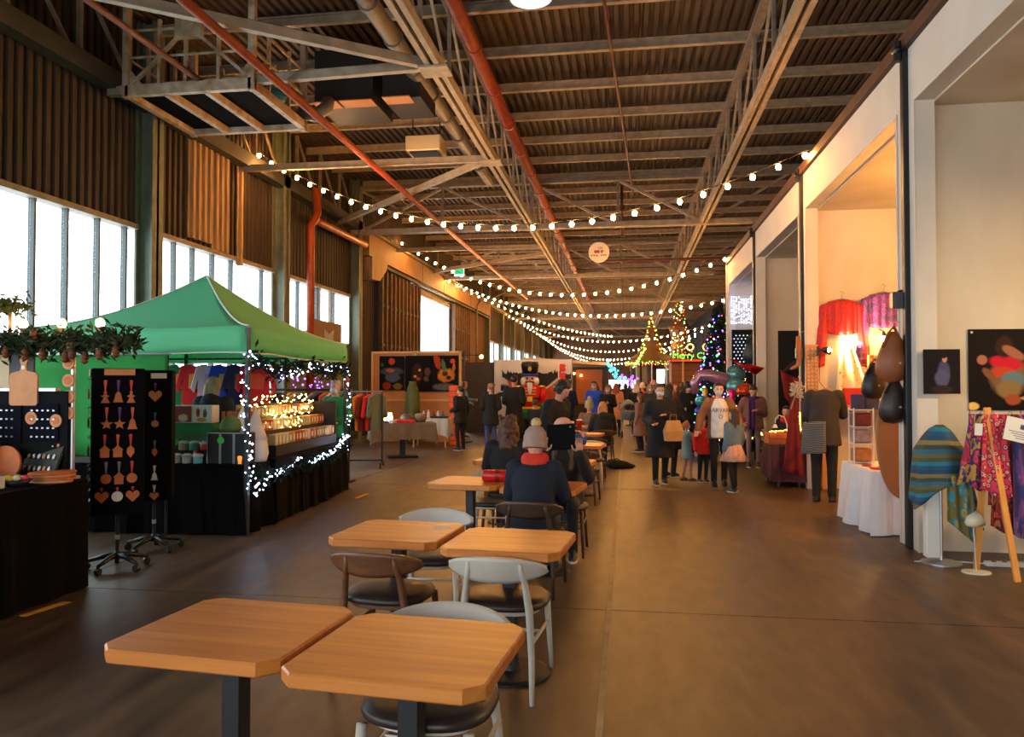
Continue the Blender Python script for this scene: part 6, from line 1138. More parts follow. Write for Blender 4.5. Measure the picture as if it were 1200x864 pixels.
for k, (nm, c, st) in enumerate((('blue', (70, 80, 255), 10), ('red', (255, 60, 40), 8), ('violet', (170, 90, 255), 8), ('white', (255, 240, 220), 8), ('green', (70, 220, 110), 6))): tree_lights(2.78, 24.2, 4.15, .86, EM('tree_led_' + nm, c, st), 46 if nm != 'blue' else 90, '%s fairy lights wound around the tall christmas tree' % nm, 40 + k, .028)
xmas_tree(2.36, 16.95, 2.05, .5, 2600, m_fold, 'smaller christmas tree with warm lights beside the grey booth jamb', .13, 5); tree_lights(2.36, 16.95, 2.05, .5, EM('tree_led_warm', (255, 200, 100), 12), 150, 'warm white fairy lights on the smaller christmas tree', 51, .014)
xmas_tree(1.75, 17.6, 1.45, .5, 1800, m_fold, 'small dark christmas tree half hidden behind the man in the white sweatshirt', .13, 6); tree_lights(1.75, 17.6, 1.45, .52, EM('tree_led_teal', (90, 200, 220), 8), 40, 'teal fairy lights on the half-hidden small christmas tree', 52, .018)
def balloon(x, y, z, r, rgb, label, kind='round', rot=0):
    t = thing('foil_balloon', label, 'balloon', (x, y, z), rot, 'foil balloons behind the families'); mt = M('foil_%d_%d_%d' % rgb, rgb, .22, .45)
    if kind == 'round': m = MB().ell((0, 0, 0), (r, r * .5, r), n=18, m=12)
    elif kind == 'dome': m = MB().lathe([(r * .1, -r * .5), (r * .9, -r * .45), (r, -.1 * r), (r * .75, r * .4), (r * .3, r * .7), (.01, r * .75)], 18, sy=.55)
    elif kind == 'arch': m = MB().tube([(-r, 0, -r * .8), (-r * 1.05, 0, -r * .2), (-r * .75, 0, r * .35), (-r * .1, 0, r * .35), (r * .6, 0, r * .1), (r * 1.1, 0, -r * .1), (r * 1.2, 0, -r * .8)], [r * .2, r * .3, r * .34, r * .4, r * .44, r * .36, r * .12], 14)
    elif kind == 'wing': m = MB().rings([[(a * r * k_ + dx, d_ * r * .2, b2 * r * k_ + dz) for a, b2, d_ in ((-1.3, .6, 0), (-.3, .1, 1), (.2, .2, 1), (1.2, -.1, 0), (.6, -.6, 0), (0, -.3, -1), (-.6, .1, -1))] for k_, dx, dz in ((1, 0, 0), (.6, .02, .02))])
    else: m = MB().lathe([(r * .35, -r), (r * .45, -r * .6), (r * .3, 0), (r * .42, r * .5), (r * .2, r), (.01, r * 1.05)], 12, sy=.6)
    m.build('balloon_skin', mt, t, smooth=True); MB().cyl((0, 0, -r * .95), (0, 0, -r * 1.1), .02, .005, 6).build('balloon_neck', mt, t)
    MB().tube([(0, 0, -r), ((2.0 - x) * .5, (16.9 - y) * .5, (-.3 - z) * .5 + .1), (2.0 - x, 16.9 - y, -z + .1)], .003, 4).build('string', m_wht, t); return t
balloon(1.78, 16.8, 1.72, .34, (156, 116, 140), 'large mauve arched foil balloon', 'arch'); balloon(2.28, 16.85, 1.86, .2, (74, 130, 138), 'teal round foil balloon'); balloon(2.26, 16.7, 1.6, .2, (86, 148, 152), 'pale teal foil balloon below the round teal one')
balloon(2.5, 16.75, 2.02, .3, (196, 34, 26), 'glossy red winged foil balloon at the top of the cluster', 'wing'); balloon(2.42, 16.5, 1.52, .2, (196, 66, 30), 'orange-red domed foil balloon', 'dome'); balloon(2.15, 16.5, 1.38, .17, (226, 30, 120), 'narrow magenta foil balloon', 'slim'); balloon(2.42, 16.4, 1.18, .13, (60, 150, 200), 'small blue and grey foil balloon')
balloon(1.62, 16.6, 1.42, .16, (190, 150, 50), 'small gold foil balloon', 'slim'); balloon(1.52, 16.5, 1.3, .12, (70, 160, 190), 'small turquoise foil balloon at the left of the cluster'); balloon(1.72, 16.45, 1.18, .12, (170, 176, 190), 'small silver foil balloon'); balloon(1.5, 16.6, 1.08, .1, (70, 90, 190), 'tiny blue foil balloon')
tag(MB().lathe([(.1, 0), (.12, .05), (.05, .12), (.02, .14)], 12).build('balloon_weight', M('weight_gold', (190, 150, 60), .4, .5), None, (2.0, 16.9, 0)), 'gold weight anchoring the foil balloons', 'weight')
# fairground tower and carousel outlines of light
t = thing('fairground_tower', 'slim fairground tower outlined by coloured lights far down the hall', 'fairground ride', (2.95, 45, 0)); m_tw = M('tower_brown', (84, 56, 38), .7)
MB().lathe([(.9, 0), (.8, 2.6), (.55, 3.0), (.42, 4.4), (.6, 5.0), (.35, 5.4), (.08, 6.0), (.03, 6.6)], 12).build('tower_body', m_tw, t)
for k, (nm, c) in enumerate((('amber', (255, 170, 60)), ('red', (255, 70, 40)), ('green', (120, 220, 80)), ('white', (255, 236, 200)))):
    pts = [(2.95 + (.95 - .8 * v if v < .3 else .68 - .5 * v) * math.cos(v * 22 + k * 1.6), 44.9 - abs(.6 - .4 * v), 2.4 + 4.15 * v) for v in [i / 50 for i in range(51)]]
    led_string(pts, '%s lights spiralling up the fairground tower' % nm, EM('fair_' + nm, c, 5), 34, .06, .034, seed=60 + k)
t = thing('carousel', 'fairground carousel with a pointed roof edged in coloured lights', 'fairground ride', (1.35, 44, 0)); MB().lathe([(1.3, 2.85), (1.32, 3.0), (.75, 3.5), (.3, 4.4), (.1, 5.2), (.02, 5.45)], 16).build('carousel_roof', m_tw, t); MB().lathe([(1.2, 0), (1.2, .3), (.3, .3), (.3, 2.85), (.2, 2.9)], 16).build('carousel_core', m_tw, t)
for k in range(8): MB().cyl((1.15 * math.cos(k * PI / 4), 1.15 * math.sin(k * PI / 4), .3), (1.15 * math.cos(k * PI / 4), 1.15 * math.sin(k * PI / 4), 2.9), .04, n=6).build('carousel_pole', m_alu, t)
for k, (nm, c) in enumerate((('green', (120, 220, 80)), ('yellow', (255, 210, 80)), ('red', (255, 60, 40)))):
    led_string([(1.35 + 1.4 * math.cos(a), 44 + 1.4 * math.sin(a), 2.9 - .06 * k) for a in [PI + i * PI / 20 for i in range(21)]], '%s lights around the carousel rim' % nm, EM('fair_' + nm, c, 5), 26, .06, .034, seed=70 + k)
    led_string([(1.35 - .7 + .12 * k, 43.1, 3.2), (1.35 - .25, 43.5, 4.4), (1.35, 43.8, 5.4), (1.35 + .3, 43.5, 4.4), (1.35 + .7 - .12 * k, 43.1, 3.2)], '%s lights edging the pointed carousel roof' % nm, EM('fair_' + nm, c, 5), 18, .06, .034, seed=75 + k)
led_string([(.35, 42.5, 2.6), (.75, 42.6, 3.3), (1.0, 42.6, 3.7)], 'green and red light strip slanting beside the carousel', EM('fair_green', (120, 220, 80), 7), 20, .04, .05, seed=90)
tag(MB().bar((.35, 42.55, 0), (.35, 42.55, 2.7), .06).bar((.35, 42.55, 2.6), (1.0, 42.65, 3.72), .04).build('light_gantry', mt_dark), 'slanted dark gantry carrying the light strip by the carousel', 'gantry')
t = thing('market_hut', 'brown market hut with a green lit greeting sign beyond the booths', 'hut', (3.35, 33, 0)); MB().box(-1.5, 1.6, 0, 2.2, 0, 2.62).build('hut_body', M('hut_brown', (134, 84, 50), .7, var=.12, vscale=2), t); MB().box(-1.55, 1.65, -.3, 2.3, 2.62, 2.72).build('hut_roof', M('hut_roof_red', (170, 50, 26), .6), t)
for z in [.25 * i for i in range(1, 10)]: MB().box(-1.5, 1.6, -.012, 0, z, z + .02).build('board_joint', mt_brownbeam, t)
MB().bar((.05 - 1.1, -.32, 0), (.05 - 1.1, -.32, 2.75), .07).build('hut_post', M('hut_post', (214, 170, 100), .6), t)
shared('lettering', text_mesh('Merry Christmas', .36, EM('neon_green', (110, 230, 70), 2.2), .012), t, (.0 - .25, -.31, 2.86), (PI / 2, 0, 0))
MB().box(-1.5, 1.6, -.32, -.28, 2.63, 2.69).build('red_strip', EM('neon_red', (255, 60, 30), 1.6), t)
for x in (-.75, -.1): MB().tube([(x + .13 * math.cos(a), -.3, 3.22 + .13 * math.sin(a)) for a in [i * PI / 8 for i in range(17)]], .03, 6).build('light_ring', EM('ring_glow', (255, 190, 110), 3), t); MB().bar((x, -.3, 2.7), (x, -.3, 3.1), .02).build('ring_stem', mt_dark, t)

# ================================================================== people
PENDING = []
def blob(name, mb, vox, mat, parent, extra=None, it=4):
    o = link(name, mb.mesh(name, mat), parent); r = o.modifiers.new('remesh', 'REMESH'); r.mode = 'VOXEL'; r.voxel_size = vox; r.use_smooth_shade = True
    s = o.modifiers.new('smooth', 'SMOOTH'); s.iterations = it; s.factor = .5
    PENDING.append((o, mat, extra)); return o
def flush():
    dg = bpy.context.evaluated_depsgraph_get(); dg.update()
    for o, mat, extra in PENDING:
        me = bpy.data.meshes.new_from_object(o.evaluated_get(dg))
        if extra:
            e = bmesh.new(); e.from_mesh(me); tmp = extra.mesh('tmp'); e.from_mesh(tmp); e.to_mesh(me); e.free(); bpy.data.meshes.remove(tmp)
        me.materials.clear(); me.materials.append(mat); me.shade_smooth(); o.modifiers.clear(); old = o.data; o.data = me; bpy.data.meshes.remove(old)
def hand(m, wr, d, lat, curl=.5, s=1.0):
    """five-fingered hand: wrist point, pointing direction, direction of the thumb side"""
    d = Vector(d).normalized(); lat = (Vector(lat) - d * Vector(lat).dot(d)).normalized(); nrm = d.cross(lat)
    R = Matrix((lat, nrm, d)).transposed()
    m.ell(wr + d * .045 * s, (.04 * s, .016 * s, .052 * s), R, 8, 6)
    for k, ln in enumerate((.068, .078, .073, .056)):
        p = wr + d * .085 * s + lat * (.028 - k * .0187) * s; a = 0
        for q in range(3):
            a += curl * (.7 if q else .5); e = p + (d * math.cos(a) + nrm * math.sin(a)) * ln * s * (.45, .32, .25)[q]; m.cap(p, e, (.0098 - .0012 * q) * s, (.009 - .0014 * q) * s, 6); p = e
    p = wr + d * .02 * s + lat * .034 * s; q = p + (d * .55 + lat * .8 + nrm * .25 * curl).normalized() * .036 * s; m.cap(p, q, .012 * s, .0105 * s, 6); m.cap(q, q + (d * .9 + lat * .25 + nrm * .5 * curl).normalized() * .032 * s, .0105 * s, .008 * s, 6)
ARMS = {'down': ((.05, -.03, -.28), (.06, .04, -.53)), 'fold': ((.06, -.03, -.27), (-.11, .2, -.2)), 'carry': ((.05, -.05, -.27), (.0, .2, -.34)), 'raise': ((.1, .17, -.2), (.005, .335, .06)), 'reach': ((.05, .14, -.24), (.01, .37, -.24)), 'pocket': ((.11, -.09, -.25), (.05, .08, -.44)), 'wide': ((.13, -.02, -.25), (.2, .1, -.46)), 'point': ((.04, .2, -.14), (.0, .42, -.1)), 'table': ((.07, .12, -.24), (-.03, .36, -.26))}
SK = {'a': M('skin_a', (206, 150, 122), .55), 'b': M('skin_b', (186, 126, 96), .55), 'c': M('skin_c', (222, 172, 146), .55)}
m_eye = M('eye_dark', (28, 20, 18), .3); m_lip = M('lips', (160, 80, 74), .5); m_maskm = M('surgical_mask', (198, 216, 222), .7); m_sole = M('shoe_sole', (220, 216, 208), .6)
def cloth_m(rgb, r=.85): return M('cloth_%d_%d_%d' % rgb, rgb, r, var=.12, vscale=12)
def hair_m(rgb): return M('hair_%d_%d_%d' % rgb, rgb, .55, var=.25, vscale=30, stretch=(1, 1, .2))
eye_me = MB().ell((0, 0, 0), (.011, .006, .008), n=8, m=6).mesh('eye', m_eye, True)
def person(label, x, y, face, h=1.7, sit=None, lean=0., hp=0., hy=0., arms=('down', 'down'), stride=.0, top=(30, 30, 34), toplen=.12, puff=1.0, under=None, hood=False, collar=None, scarf=None,
           bottom=(26, 26, 30), slim=1.0, skirt=None, shoe=(24, 24, 26), sole=True, hair=(60, 40, 28), style='short', hat=None, pom=None, mask=False, skin='a', vox=.016, group=None, faceparts=True, hoodup=None, legskin=False, hd=(0, 0)):
    s = h / 1.7; t = thing('person', label, 'person', (x, y, 0), math.radians(face), group); V = Vector
    pz = (sit / s if sit else .93); P = V((0, 0, pz)); ld = V((0, math.sin(lean), math.cos(lean))); bk = V((0, math.cos(lean), -math.sin(lean)))
    def ring(d, rx, ry, dy=0): c = P + ld * d + bk * dy; return [(c + V((rx * math.cos(a), 0, 0)) + bk * (ry * math.sin(a))) for a in [i * PI / 10 for i in range(20)]]
    head = P + ld * .53 + (V((0, math.sin(lean * .6 + hp * .5), math.cos(lean * .6 + hp * .5)))) * .15 + V((0, hd[0], hd[1])); HM = Matrix.Translation(head) @ Matrix.Rotation(hy, 4, 'Z') @ Matrix.Rotation(-(lean * .6 + hp), 4, 'X')
    S = Matrix.Scale(s, 4)
    sh = [P + ld * .465 + V((sd * .165, 0, 0)) for sd in (-1, 1)]; el = []; wr = []
    for i, sd in enumerate((-1, 1)):
        a = ARMS[arms[i]] if isinstance(arms[i], str) else arms[i]; el.append(sh[i] + V((sd * a[0][0], a[0][1], a[0][2]))); wr.append(sh[i] + V((sd * a[1][0], a[1][1], a[1][2])))
    if sit: legs = [(V((sd * .09, .02, pz - .01)), V((sd * .11, .44, pz + .0)), V((sd * .11, .40 + .06 * sd * (stride or 1), .085))) for sd in (-1, 1)]
    else: legs = [(V((sd * .088, 0, .9)), V((sd * .095, .03 + sd * stride * .5, .49)), V((sd * .095, -.02 + sd * stride, .085))) for sd in (-1, 1)]
    # --- body
    b = MB()
    b.rings([ring(-.1, .1, .08), ring(0, .155, .105), ring(.12, .14, .095), ring(.22, .135, .092), ring(.34, .155, .1), ring(.44, .165, .09), ring(.5, .1, .07), ring(.53, .055, .055)])
    b.cap(P + ld * .48, head + HM.to_3x3() @ V((0, -.015, -.04)), .054, .05)
    k0 = len(b.v); b.ell((0, 0, .012), (.076, .096, .112), n=16, m=12).ell((0, .025, -.055), (.056, .066, .062)).cap((0, .088, .012), (0, .108, -.022), .009, .014, 8)
    for sd in (-1, 1): b.ell((sd * .077, -.008, -.005), (.013, .02, .03), n=8, m=6)
    b.xf(HM, k0)
    for i in range(2):
        b.cap(sh[i], el[i], .046, .038).cap(el[i], wr[i], .037, .027); l = legs[i]; b.cap(l[0], l[1], .075, .052).cap(l[1], l[2], .05, .034); b.cap(l[2], l[2] + V((0, .13, -.045)), .034, .028)
    ex = MB()
    if vox <= .02:
        for i, sd in enumerate((-1, 1)): hand(ex, wr[i], (wr[i] - el[i]).normalized() if arms[i] != 'raise' else V((0, .15, 1)), V((-sd * 1, .25, .1)), .55 if arms[i] != 'down' else .35)
    else:
        for i in range(2): b.ell(wr[i] + (wr[i] - el[i]).normalized() * .06, (.035, .03, .06))
    b.xf(S); ex.xf(S); body = blob('body', b, vox * s, SK[skin], t, ex if ex.v else None)
    # --- top garment
    tm_ = cloth_m(top) if isinstance(top, tuple) else top; c = MB(); pf = .022 * puff
    low = [] ; L = toplen
    if sit: low = [ring(-.1, .165 + pf, .13 + pf), ring(.0, .175 + pf, .13 + pf)]
    else:
        low = [[V((rx * math.cos(a), ry * math.sin(a), pz - L)) for a in [i * PI / 10 for i in range(20)]] for rx, ry in ((.17 + pf + .09 * L, .125 + pf + .10 * L),)] + ([[V((rx * math.cos(a), ry * math.sin(a), pz - L * .5)) for a in [i * PI / 10 for i in range(20)]] for rx, ry in ((.17 + pf + .04 * L, .125 + pf + .05 * L),)] if L > .2 else [])
        if L < 0: low = []
        low.append(ring(0, .165 + pf, .115 + pf) if L >= 0 else ring(-L, .15 + pf, .105 + pf))
    up_ = [r for d_, r in ((.12, ring(.12, .15 + pf, .105 + pf)), (.24, ring(.24, .148 + pf, .104 + pf)), (.35, ring(.35, .165 + pf, .11 + pf))) if L >= 0 or d_ > -L + .05] + [ring(.45, .165 + pf, .097 + pf), ring(.505, .1 + pf, .07 + pf), ring(.535, .062 + pf * .5, .06 + pf * .5)]
    c.rings(low + up_)
    for i in range(2): d_ = (wr[i] - el[i]).normalized(); c.ell(sh[i], (.07 + pf * .5,) * 3).cap(sh[i], el[i], .056 + pf, .048 + pf * .8).cap(el[i], wr[i] - d_ * .02, .047 + pf * .8, .036 + pf * .6)
    if hood: c.ell(P + ld * .5 - bk * .1, (.12, .07, .09)).ell(P + ld * .55 - bk * .07, (.1, .06, .05))
    c.xf(S); g = blob('coat' if L > .3 else 'jacket', c, vox * s, tm_, t)
    if under:    # open-front look: lighter shirt panel shown at the chest
        u = MB(); u.rings([[q + bk * (.016 + pf) if (q - P).dot(bk) > 0 else q for q in ring(d_, rx, ry + pf)] for d_, rx, ry in ((-.12, .16, .137), (.0, .155, .132), (.24, .145, .122), (.38, .15, .124), (.47, .115, .108), (.53, .07, .082))]); u.xf(S); blob('sweatshirt', u, vox * s, cloth_m(under), t)
    # --- trousers, skirt, shoes
    if bottom:
        p = MB(); p.rings([ring(-.1, .13, .105), ring(.0, .17, .12), ring(.08, .158, .11)] if not sit else [ring(-.09, .16, .12), ring(0, .17, .12), ring(.08, .158, .11)])
        for l in legs: p.cap(l[0], l[1], .088 * slim, .066 * slim).cap(l[1], l[2] + V((0, 0, .0)), .064 * slim, .05 * slim)
        p.xf(S); blob('trousers', p, vox * s, cloth_m(bottom), t)
    if skirt:
        k = MB(); R_ = []
        for (d_, rr_) in ((.08, .15), (-.02, .19), (-.28, .3)): R_.append([V(((rr_ + .016 * math.cos(a * 14) * (rr_ - .1) * 5) * math.cos(a), (rr_ * .85 + .016 * math.cos(a * 14) * (rr_ - .1) * 5) * math.sin(a), pz + d_)) for a in [i * PI / 42 for i in range(84)]])
        k.rings(R_); k.xf(S); k.build('skirt', cloth_m(skirt), t, smooth=True)
    for l in legs:
        m = MB(); a0 = l[2]; m.rings([[V((a0.x + .046 * w_ * math.copysign(abs(math.cos(a)) ** .8, math.cos(a)), a0.y + .05 + .135 * w2 * math.sin(a) * (1 if math.sin(a) > 0 else .85), z + dz * max(0, -math.sin(a)))) for a in [i * PI / 10 for i in range(20)]] for w_, w2, z, dz in ((.98, .98, 0, 0), (1, 1, .02, 0), (.95, .95, .045, .01), (.75, .72, .07, .03), (.55, .5, .085, .06))]); m.xf(S); o = m.build('shoe', cloth_m(shoe, .5), t, smooth=True)
        if sole: m = MB(); m.rings([[V((a0.x + .049 * math.cos(a), a0.y + .05 + .138 * math.sin(a) * (1 if math.sin(a) > 0 else .85), z)) for a in [i * PI / 10 for i in range(20)]] for z in (.001, .022)]); m.xf(S); m.build('shoe_sole', m_sole, o)
    # --- head details
    far = vox > .02
    def H(m): return m.xf(S @ HM)
    if hair and not hoodup:
        hm = MB(); rnd = random.Random(int(abs(x) * 131 + abs(y) * 17))
        hm.ell((0, -.022, .035), (.086, .096, .098), n=16, m=10).ell((0, .03, .085), (.066, .06, .042))
        if style in ('long', 'longfront'):
            for sd in (-1, 0, 1): hm.cap((sd * .055, -.06, -.02), (sd * .085, -.085 + .03 * abs(sd), -.27), .05, .045)
            for sd in (-1, 1): hm.cap((sd * .08, -.01, .03), (sd * .1, -.02, -.2), .026, .03)
        if style == 'longfront':
            for sd in (-1, 1): hm.cap((sd * .075, .03, -.04), (sd * .085, .1, -.34), .032, .035)
        if style == 'bob':
            for sd in (-1, 0, 1): hm.cap((sd * .05, -.06, .0), (sd * .06, -.06, -.11), .052, .046)
        if style == 'curly':
            for _ in range(90):
                a = rnd.uniform(0, 2 * PI); z = rnd.uniform(-.06, .13); q = .088 * math.sqrt(max(.12, 1 - (z / .14) ** 2)); yy = math.sin(a) * (q + .015) - .02
                if yy > .04 and z < .07: continue
                hm.ell((math.cos(a) * q, yy, z), rnd.uniform(.014, .024), n=8, m=6)
        if style == 'curlylong':
            for sd in (-1, 0, 1): hm.cap((sd * .055, -.05, -.0), (sd * .08, -.08 + .02 * abs(sd), -.22), .058, .05)
            for _ in range(110): a = rnd.uniform(PI * .95, PI * 2.05); z = rnd.uniform(-.25, .13); q = .115 if z < 0 else .09; hm.ell((math.cos(a) * q, math.sin(a) * q * .95 - .02, z), rnd.uniform(.016, .026), n=8, m=6)
        if style == 'bun': hm.ell((0, -.1, .07), .045).cap((.03, -.1, .07), (.08, -.13, .1), .02, .01)
        blob('hair', H(hm), max(.012, vox * .8) * s, hair_m(hair), t, it=2)
    if hoodup:
        hm = MB(); hm.ell((0, -.03, .02), (.11, .11, .13)).ell((0, -.05, -.1), (.12, .1, .07)); blob('hood', H(hm), vox * s, cloth_m(hoodup), t)
    if hat:
        hm = MB(); hm.lathe([(.096, -.03), (.102, -.02), (.104, .05), (.092, .115), (.06, .155), (.02, .17)], 24, (0, -.02, 0), 1, 1.12); o = H(hm).build('hat', cloth_m(hat, .95), t, smooth=True)
        hm = MB().lathe([(.101, -.035), (.108, -.028), (.108, .02), (.101, .026)], 24, (0, -.02, 0), 1, 1.12); H(hm).build('hat_cuff', cloth_m(hat, .95), t)
        if pom:
            hm = MB(); rnd = random.Random(3)
            for _ in range(30): a, z = rnd.uniform(0, 6.28), rnd.uniform(-1, 1); q = math.sqrt(1 - z * z) * .03; hm.ell((math.cos(a) * q, math.sin(a) * q - .01, .195 + z * .03), .022, n=6, m=5)
            blob('pompom', H(hm), .01, cloth_m(pom, 1.0), t)
    if mask: H(MB().ell((0, .05, -.048), (.062, .062, .05), n=14, m=10)).build('face_mask', m_maskm, t, smooth=True)
    if faceparts and vox <= .024:
        for sd in (-1, 1): shared('eye', eye_me, t, S @ HM @ V((sd * .03, .09, .012)), None, s)
        if not mask: H(MB().ell((0, .086, -.062), (.022, .008, .007), n=8, m=6)).build('mouth', m_lip, t, smooth=True)
    if scarf:
        nb = P + ld * .52; m = MB(); m.rings([[nb + V(((.092 + rr_ * math.cos(q)) * math.cos(a), (.085 + rr_ * math.cos(q)) * math.sin(a), rr_ * 1.1 * math.sin(q))) for q in [j * PI / 5 for j in range(10)]] for a, rr_ in [(i * PI / 12, .042) for i in range(24)]], closed=True); m.xf(S); m.build('scarf', cloth_m(scarf), t, smooth=True)
        if not sit: m = MB().sheet(lambda u, v: nb + V((.05 + (u - .5) * .11, .125 + .02 * math.sin(u * 7) - .0 * v + (.05 if v < .4 else .06), -.02 - .62 * v)), 8, 10, .02); m.xf(S); m.build('scarf_tail', cloth_m(scarf), t, smooth=True)
    if collar: nb = P + ld * .53; m = MB(); m.rings([[nb + V(((rx) * math.cos(a), ry * math.sin(a), z)) for a in [i * PI / 12 for i in range(24)]] for rx, ry, z in ((.1, .095, -.06), (.125, .12, -.02), (.12, .115, .05), (.095, .09, .08))]); m.xf(S); m.build('collar', cloth_m(collar), t, smooth=True)
    return t
# --- at the cafe tables
person('person in navy coat and taupe bobble hat seated at the third row', -.76, 6.2, -4, 1.6, sit=.5, lean=.2, hp=.1, arms=('table', 'table'), top=(16, 22, 40), puff=1.8, collar=(214, 52, 30), bottom=(44, 56, 80), shoe=(30, 28, 30), hair=(90, 60, 40), hat=(166, 136, 122), pom=(196, 168, 110), vox=.013)
person('person in a peach hat and dark jacket holding up a black tablet', -.62, 7.5, 182, 1.62, sit=.5, lean=.02, arms=('raise', 'raise'), top=(30, 26, 26), hair=(84, 56, 38), style='longfront', hat=(226, 160, 132), vox=.012, bottom=(30, 30, 36))
t = thing('tablet', 'black tablet held up in front of a seated face', 'tablet', (-.61, 7.17, 1.13)); t.rotation_euler = (math.radians(-8), math.radians(-4), 0); MB().bbox(-.13, .13, -.006, .006, -.11, .13, .005).build('tablet_case', M('tablet_black', (14, 14, 16), .8, spec=.1), t); MB().cyl((.09, -.0075, .1), (.09, -.006, .1), .008).build('tablet_camera', M('lens', (60, 62, 70), .2), t); MB().bbox(-.12, .12, .006, .0075, -.1, .12, .0005).build('tablet_screen', M('screen_dark', (40, 44, 52), .2), t)
person('woman with curly brown hair in a dark coat seated at the fourth row', -1.3, 8.3, 4, 1.66, sit=.5, lean=.05, hy=.5, arms=('table', 'table'), top=(24, 22, 24), puff=1.4, hair=(84, 46, 28), style='curlylong', vox=.014)
person('dark curly-haired man in black bending over the table row', -1.1, 10.3, -120, 1.72, lean=.45, hp=.3, arms=('carry', 'carry'), top=(20, 20, 22), puff=1.5, toplen=.2, hair=(40, 26, 20), style='curly', vox=.015)
person('blonde woman in a black hooded coat seated with her back turned', -.48, 15.75, 12, 1.68, sit=.5, lean=.08, hy=-.3, arms=('table', 'table'), top=(26, 26, 28), puff=2.0, hood=True, hair=(176, 120, 66), style='bob', vox=.018)
person('person in a mossy bobble hat facing the blonde woman', -.85, 17.4, 180, 1.62, sit=.5, arms=('table', 'table'), top=(110, 96, 84), hair=(120, 90, 60), hat=(150, 150, 110), pom=(170, 166, 120), vox=.02)
t = thing('floor_bag', 'black bag slumped on the floor beside the blonde woman', 'bag', (-.18, 15.2, 0), .3); blob('bag_body', MB().ell((0, 0, .07), (.26, .14, .09)).ell((.2, .02, .04), (.16, .1, .05)).ell((-.12, 0, .1), (.14, .12, .09)), .02, cloth_m((18, 18, 20)), t); MB().tube([(-.15, 0, .15), (-.05, -.08, .2), (.08, -.06, .12)], .012, 6).build('bag_strap', cloth_m((18, 18, 20)), t)
# --- left group
person('boy in black with a white mask standing by the grey-brown table', -4.12, 18.8, 55, 1.58, arms=('carry', 'down'), top=(20, 20, 22), puff=1.4, toplen=.2, mask=True, hair=(36, 26, 22), vox=.018)
person('woman with messy blonde hair in black jacket and blue jeans', -3.3, 18.5, 12, 1.64, arms=('carry', 'carry'), top=(22, 22, 24), puff=1.4, toplen=.25, bottom=(62, 84, 130), hair=(150, 104, 62), style='bun', shoe=(226, 222, 216), mask=True, hy=.5, vox=.018)
person('tall man in a long black coat seen from behind near the nutcracker', -2.78, 18.9, -6, 1.84, arms=('carry', 'carry'), top=(18, 18, 20), toplen=.42, puff=1.6, hair=(30, 24, 22), vox=.018)
person('grey-haired person in a sky-blue jacket behind the stall', -5.0, 23.3, -70, 1.72, arms=('reach', 'carry'), top=(86, 150, 220), hair=(150, 140, 132), hp=.2, vox=.022)
person('man in a navy jacket right of the nutcracker', -1.55, 20.2, 30, 1.74, arms=('carry', 'carry'), top=(24, 34, 72), hair=(40, 28, 22), hp=.2, vox=.022)
person('masked man in a bright blue jacket before the kiosk', -.95, 22.3, 170, 1.72, arms=('down', 'fold'), top=(40, 92, 214), mask=True, hair=(46, 34, 28), vox=.022)
person('masked woman in a black top before the kiosk shutter', -.55, 22.0, 175, 1.6, arms=('fold', 'down'), top=(24, 22, 24), mask=True, hair=(120, 74, 44), style='long', vox=.022)
person('woman in a tan coat with long auburn hair', -.35, 25.2, -10, 1.66, arms=('carry', 'down'), top=(206, 142, 84), toplen=.4, hair=(140, 66, 34), style='long', vox=.024)
person('white-haired person in a black coat pushing the pram', .28, 25.3, 8, 1.66, arms=('reach', 'reach'), top=(24, 24, 28), toplen=.35, hair=(206, 192, 176), style='bob', collar=(220, 206, 190), vox=.024)
person('dark-clothed child seated on the floor before the nutcracker', -3.05, 21.3, 0, 1.35, sit=.36, arms=('table', 'table'), top=(40, 42, 50), hair=(70, 44, 30), vox=.024)
person('balding man in a dark jacket seated before the nutcracker', -2.5, 21.0, -20, 1.68, sit=.44, arms=('table', 'table'), top=(36, 38, 46), hair=(90, 60, 44), vox=.024)
for (x, y, z, l, nm) in ((-3.05, 21.3, .33, .17, 'low black stool under the seated child'), (-2.5, 21.0, .4, .18, 'black stool under the balding man'), (-.85, 17.4, .46, .2, 'dark stool under the person in the mossy hat'), (2.9, 14.75, .44, .2, 'dark stool of the seated stallholder')):
    t = thing('stool', nm, 'stool', (x, y, 0)); MB().lathe([(l, z - .04), (l * 1.02, z - .02), (l * .95, z)], 18).build('seat', mt_black, t)
    for k in range(4): MB().bar((l * .9 * math.cos(k * PI / 2 + .8), l * .9 * math.sin(k * PI / 2 + .8), 0), (l * .6 * math.cos(k * PI / 2 + .8), l * .6 * math.sin(k * PI / 2 + .8), z - .04), .025).build('leg', mt_black, t)
# --- pram
t = thing('pram', 'grey-blue pram with a folded hood in the aisle', 'pram', (.02, 24.3, 0), math.radians(8)); mg = M('pram_cloth', (126, 138, 140), .8); k = MB()
MB().rings([[(rx * math.cos(a), ry * math.sin(a) + cy, z) for a in [i * PI / 10 for i in range(20)]] for rx, ry, cy, z in ((.14, .3, 0, .55), (.2, .38, 0, .6), (.23, .42, 0, .8), (.24, .43, 0, .84))]).build('carrycot', mg, t, smooth=True)
MB().sheet(lambda u, v: (.25 * math.cos(PI * u), -.05 - .38 * math.sin(v * PI * .5) * (.25 + .75 * math.sin(PI * u)) + .1, .82 + .36 * math.sin(PI * u) * math.cos(v * .9)), 20, 8, .01).build('hood', mg, t, smooth=True)
MB().tube([(-.2, .4, .85), (-.2, .62, 1.05), (.2, .62, 1.05), (.2, .4, .85)], .014, 8).build('handle', mt_black, t)
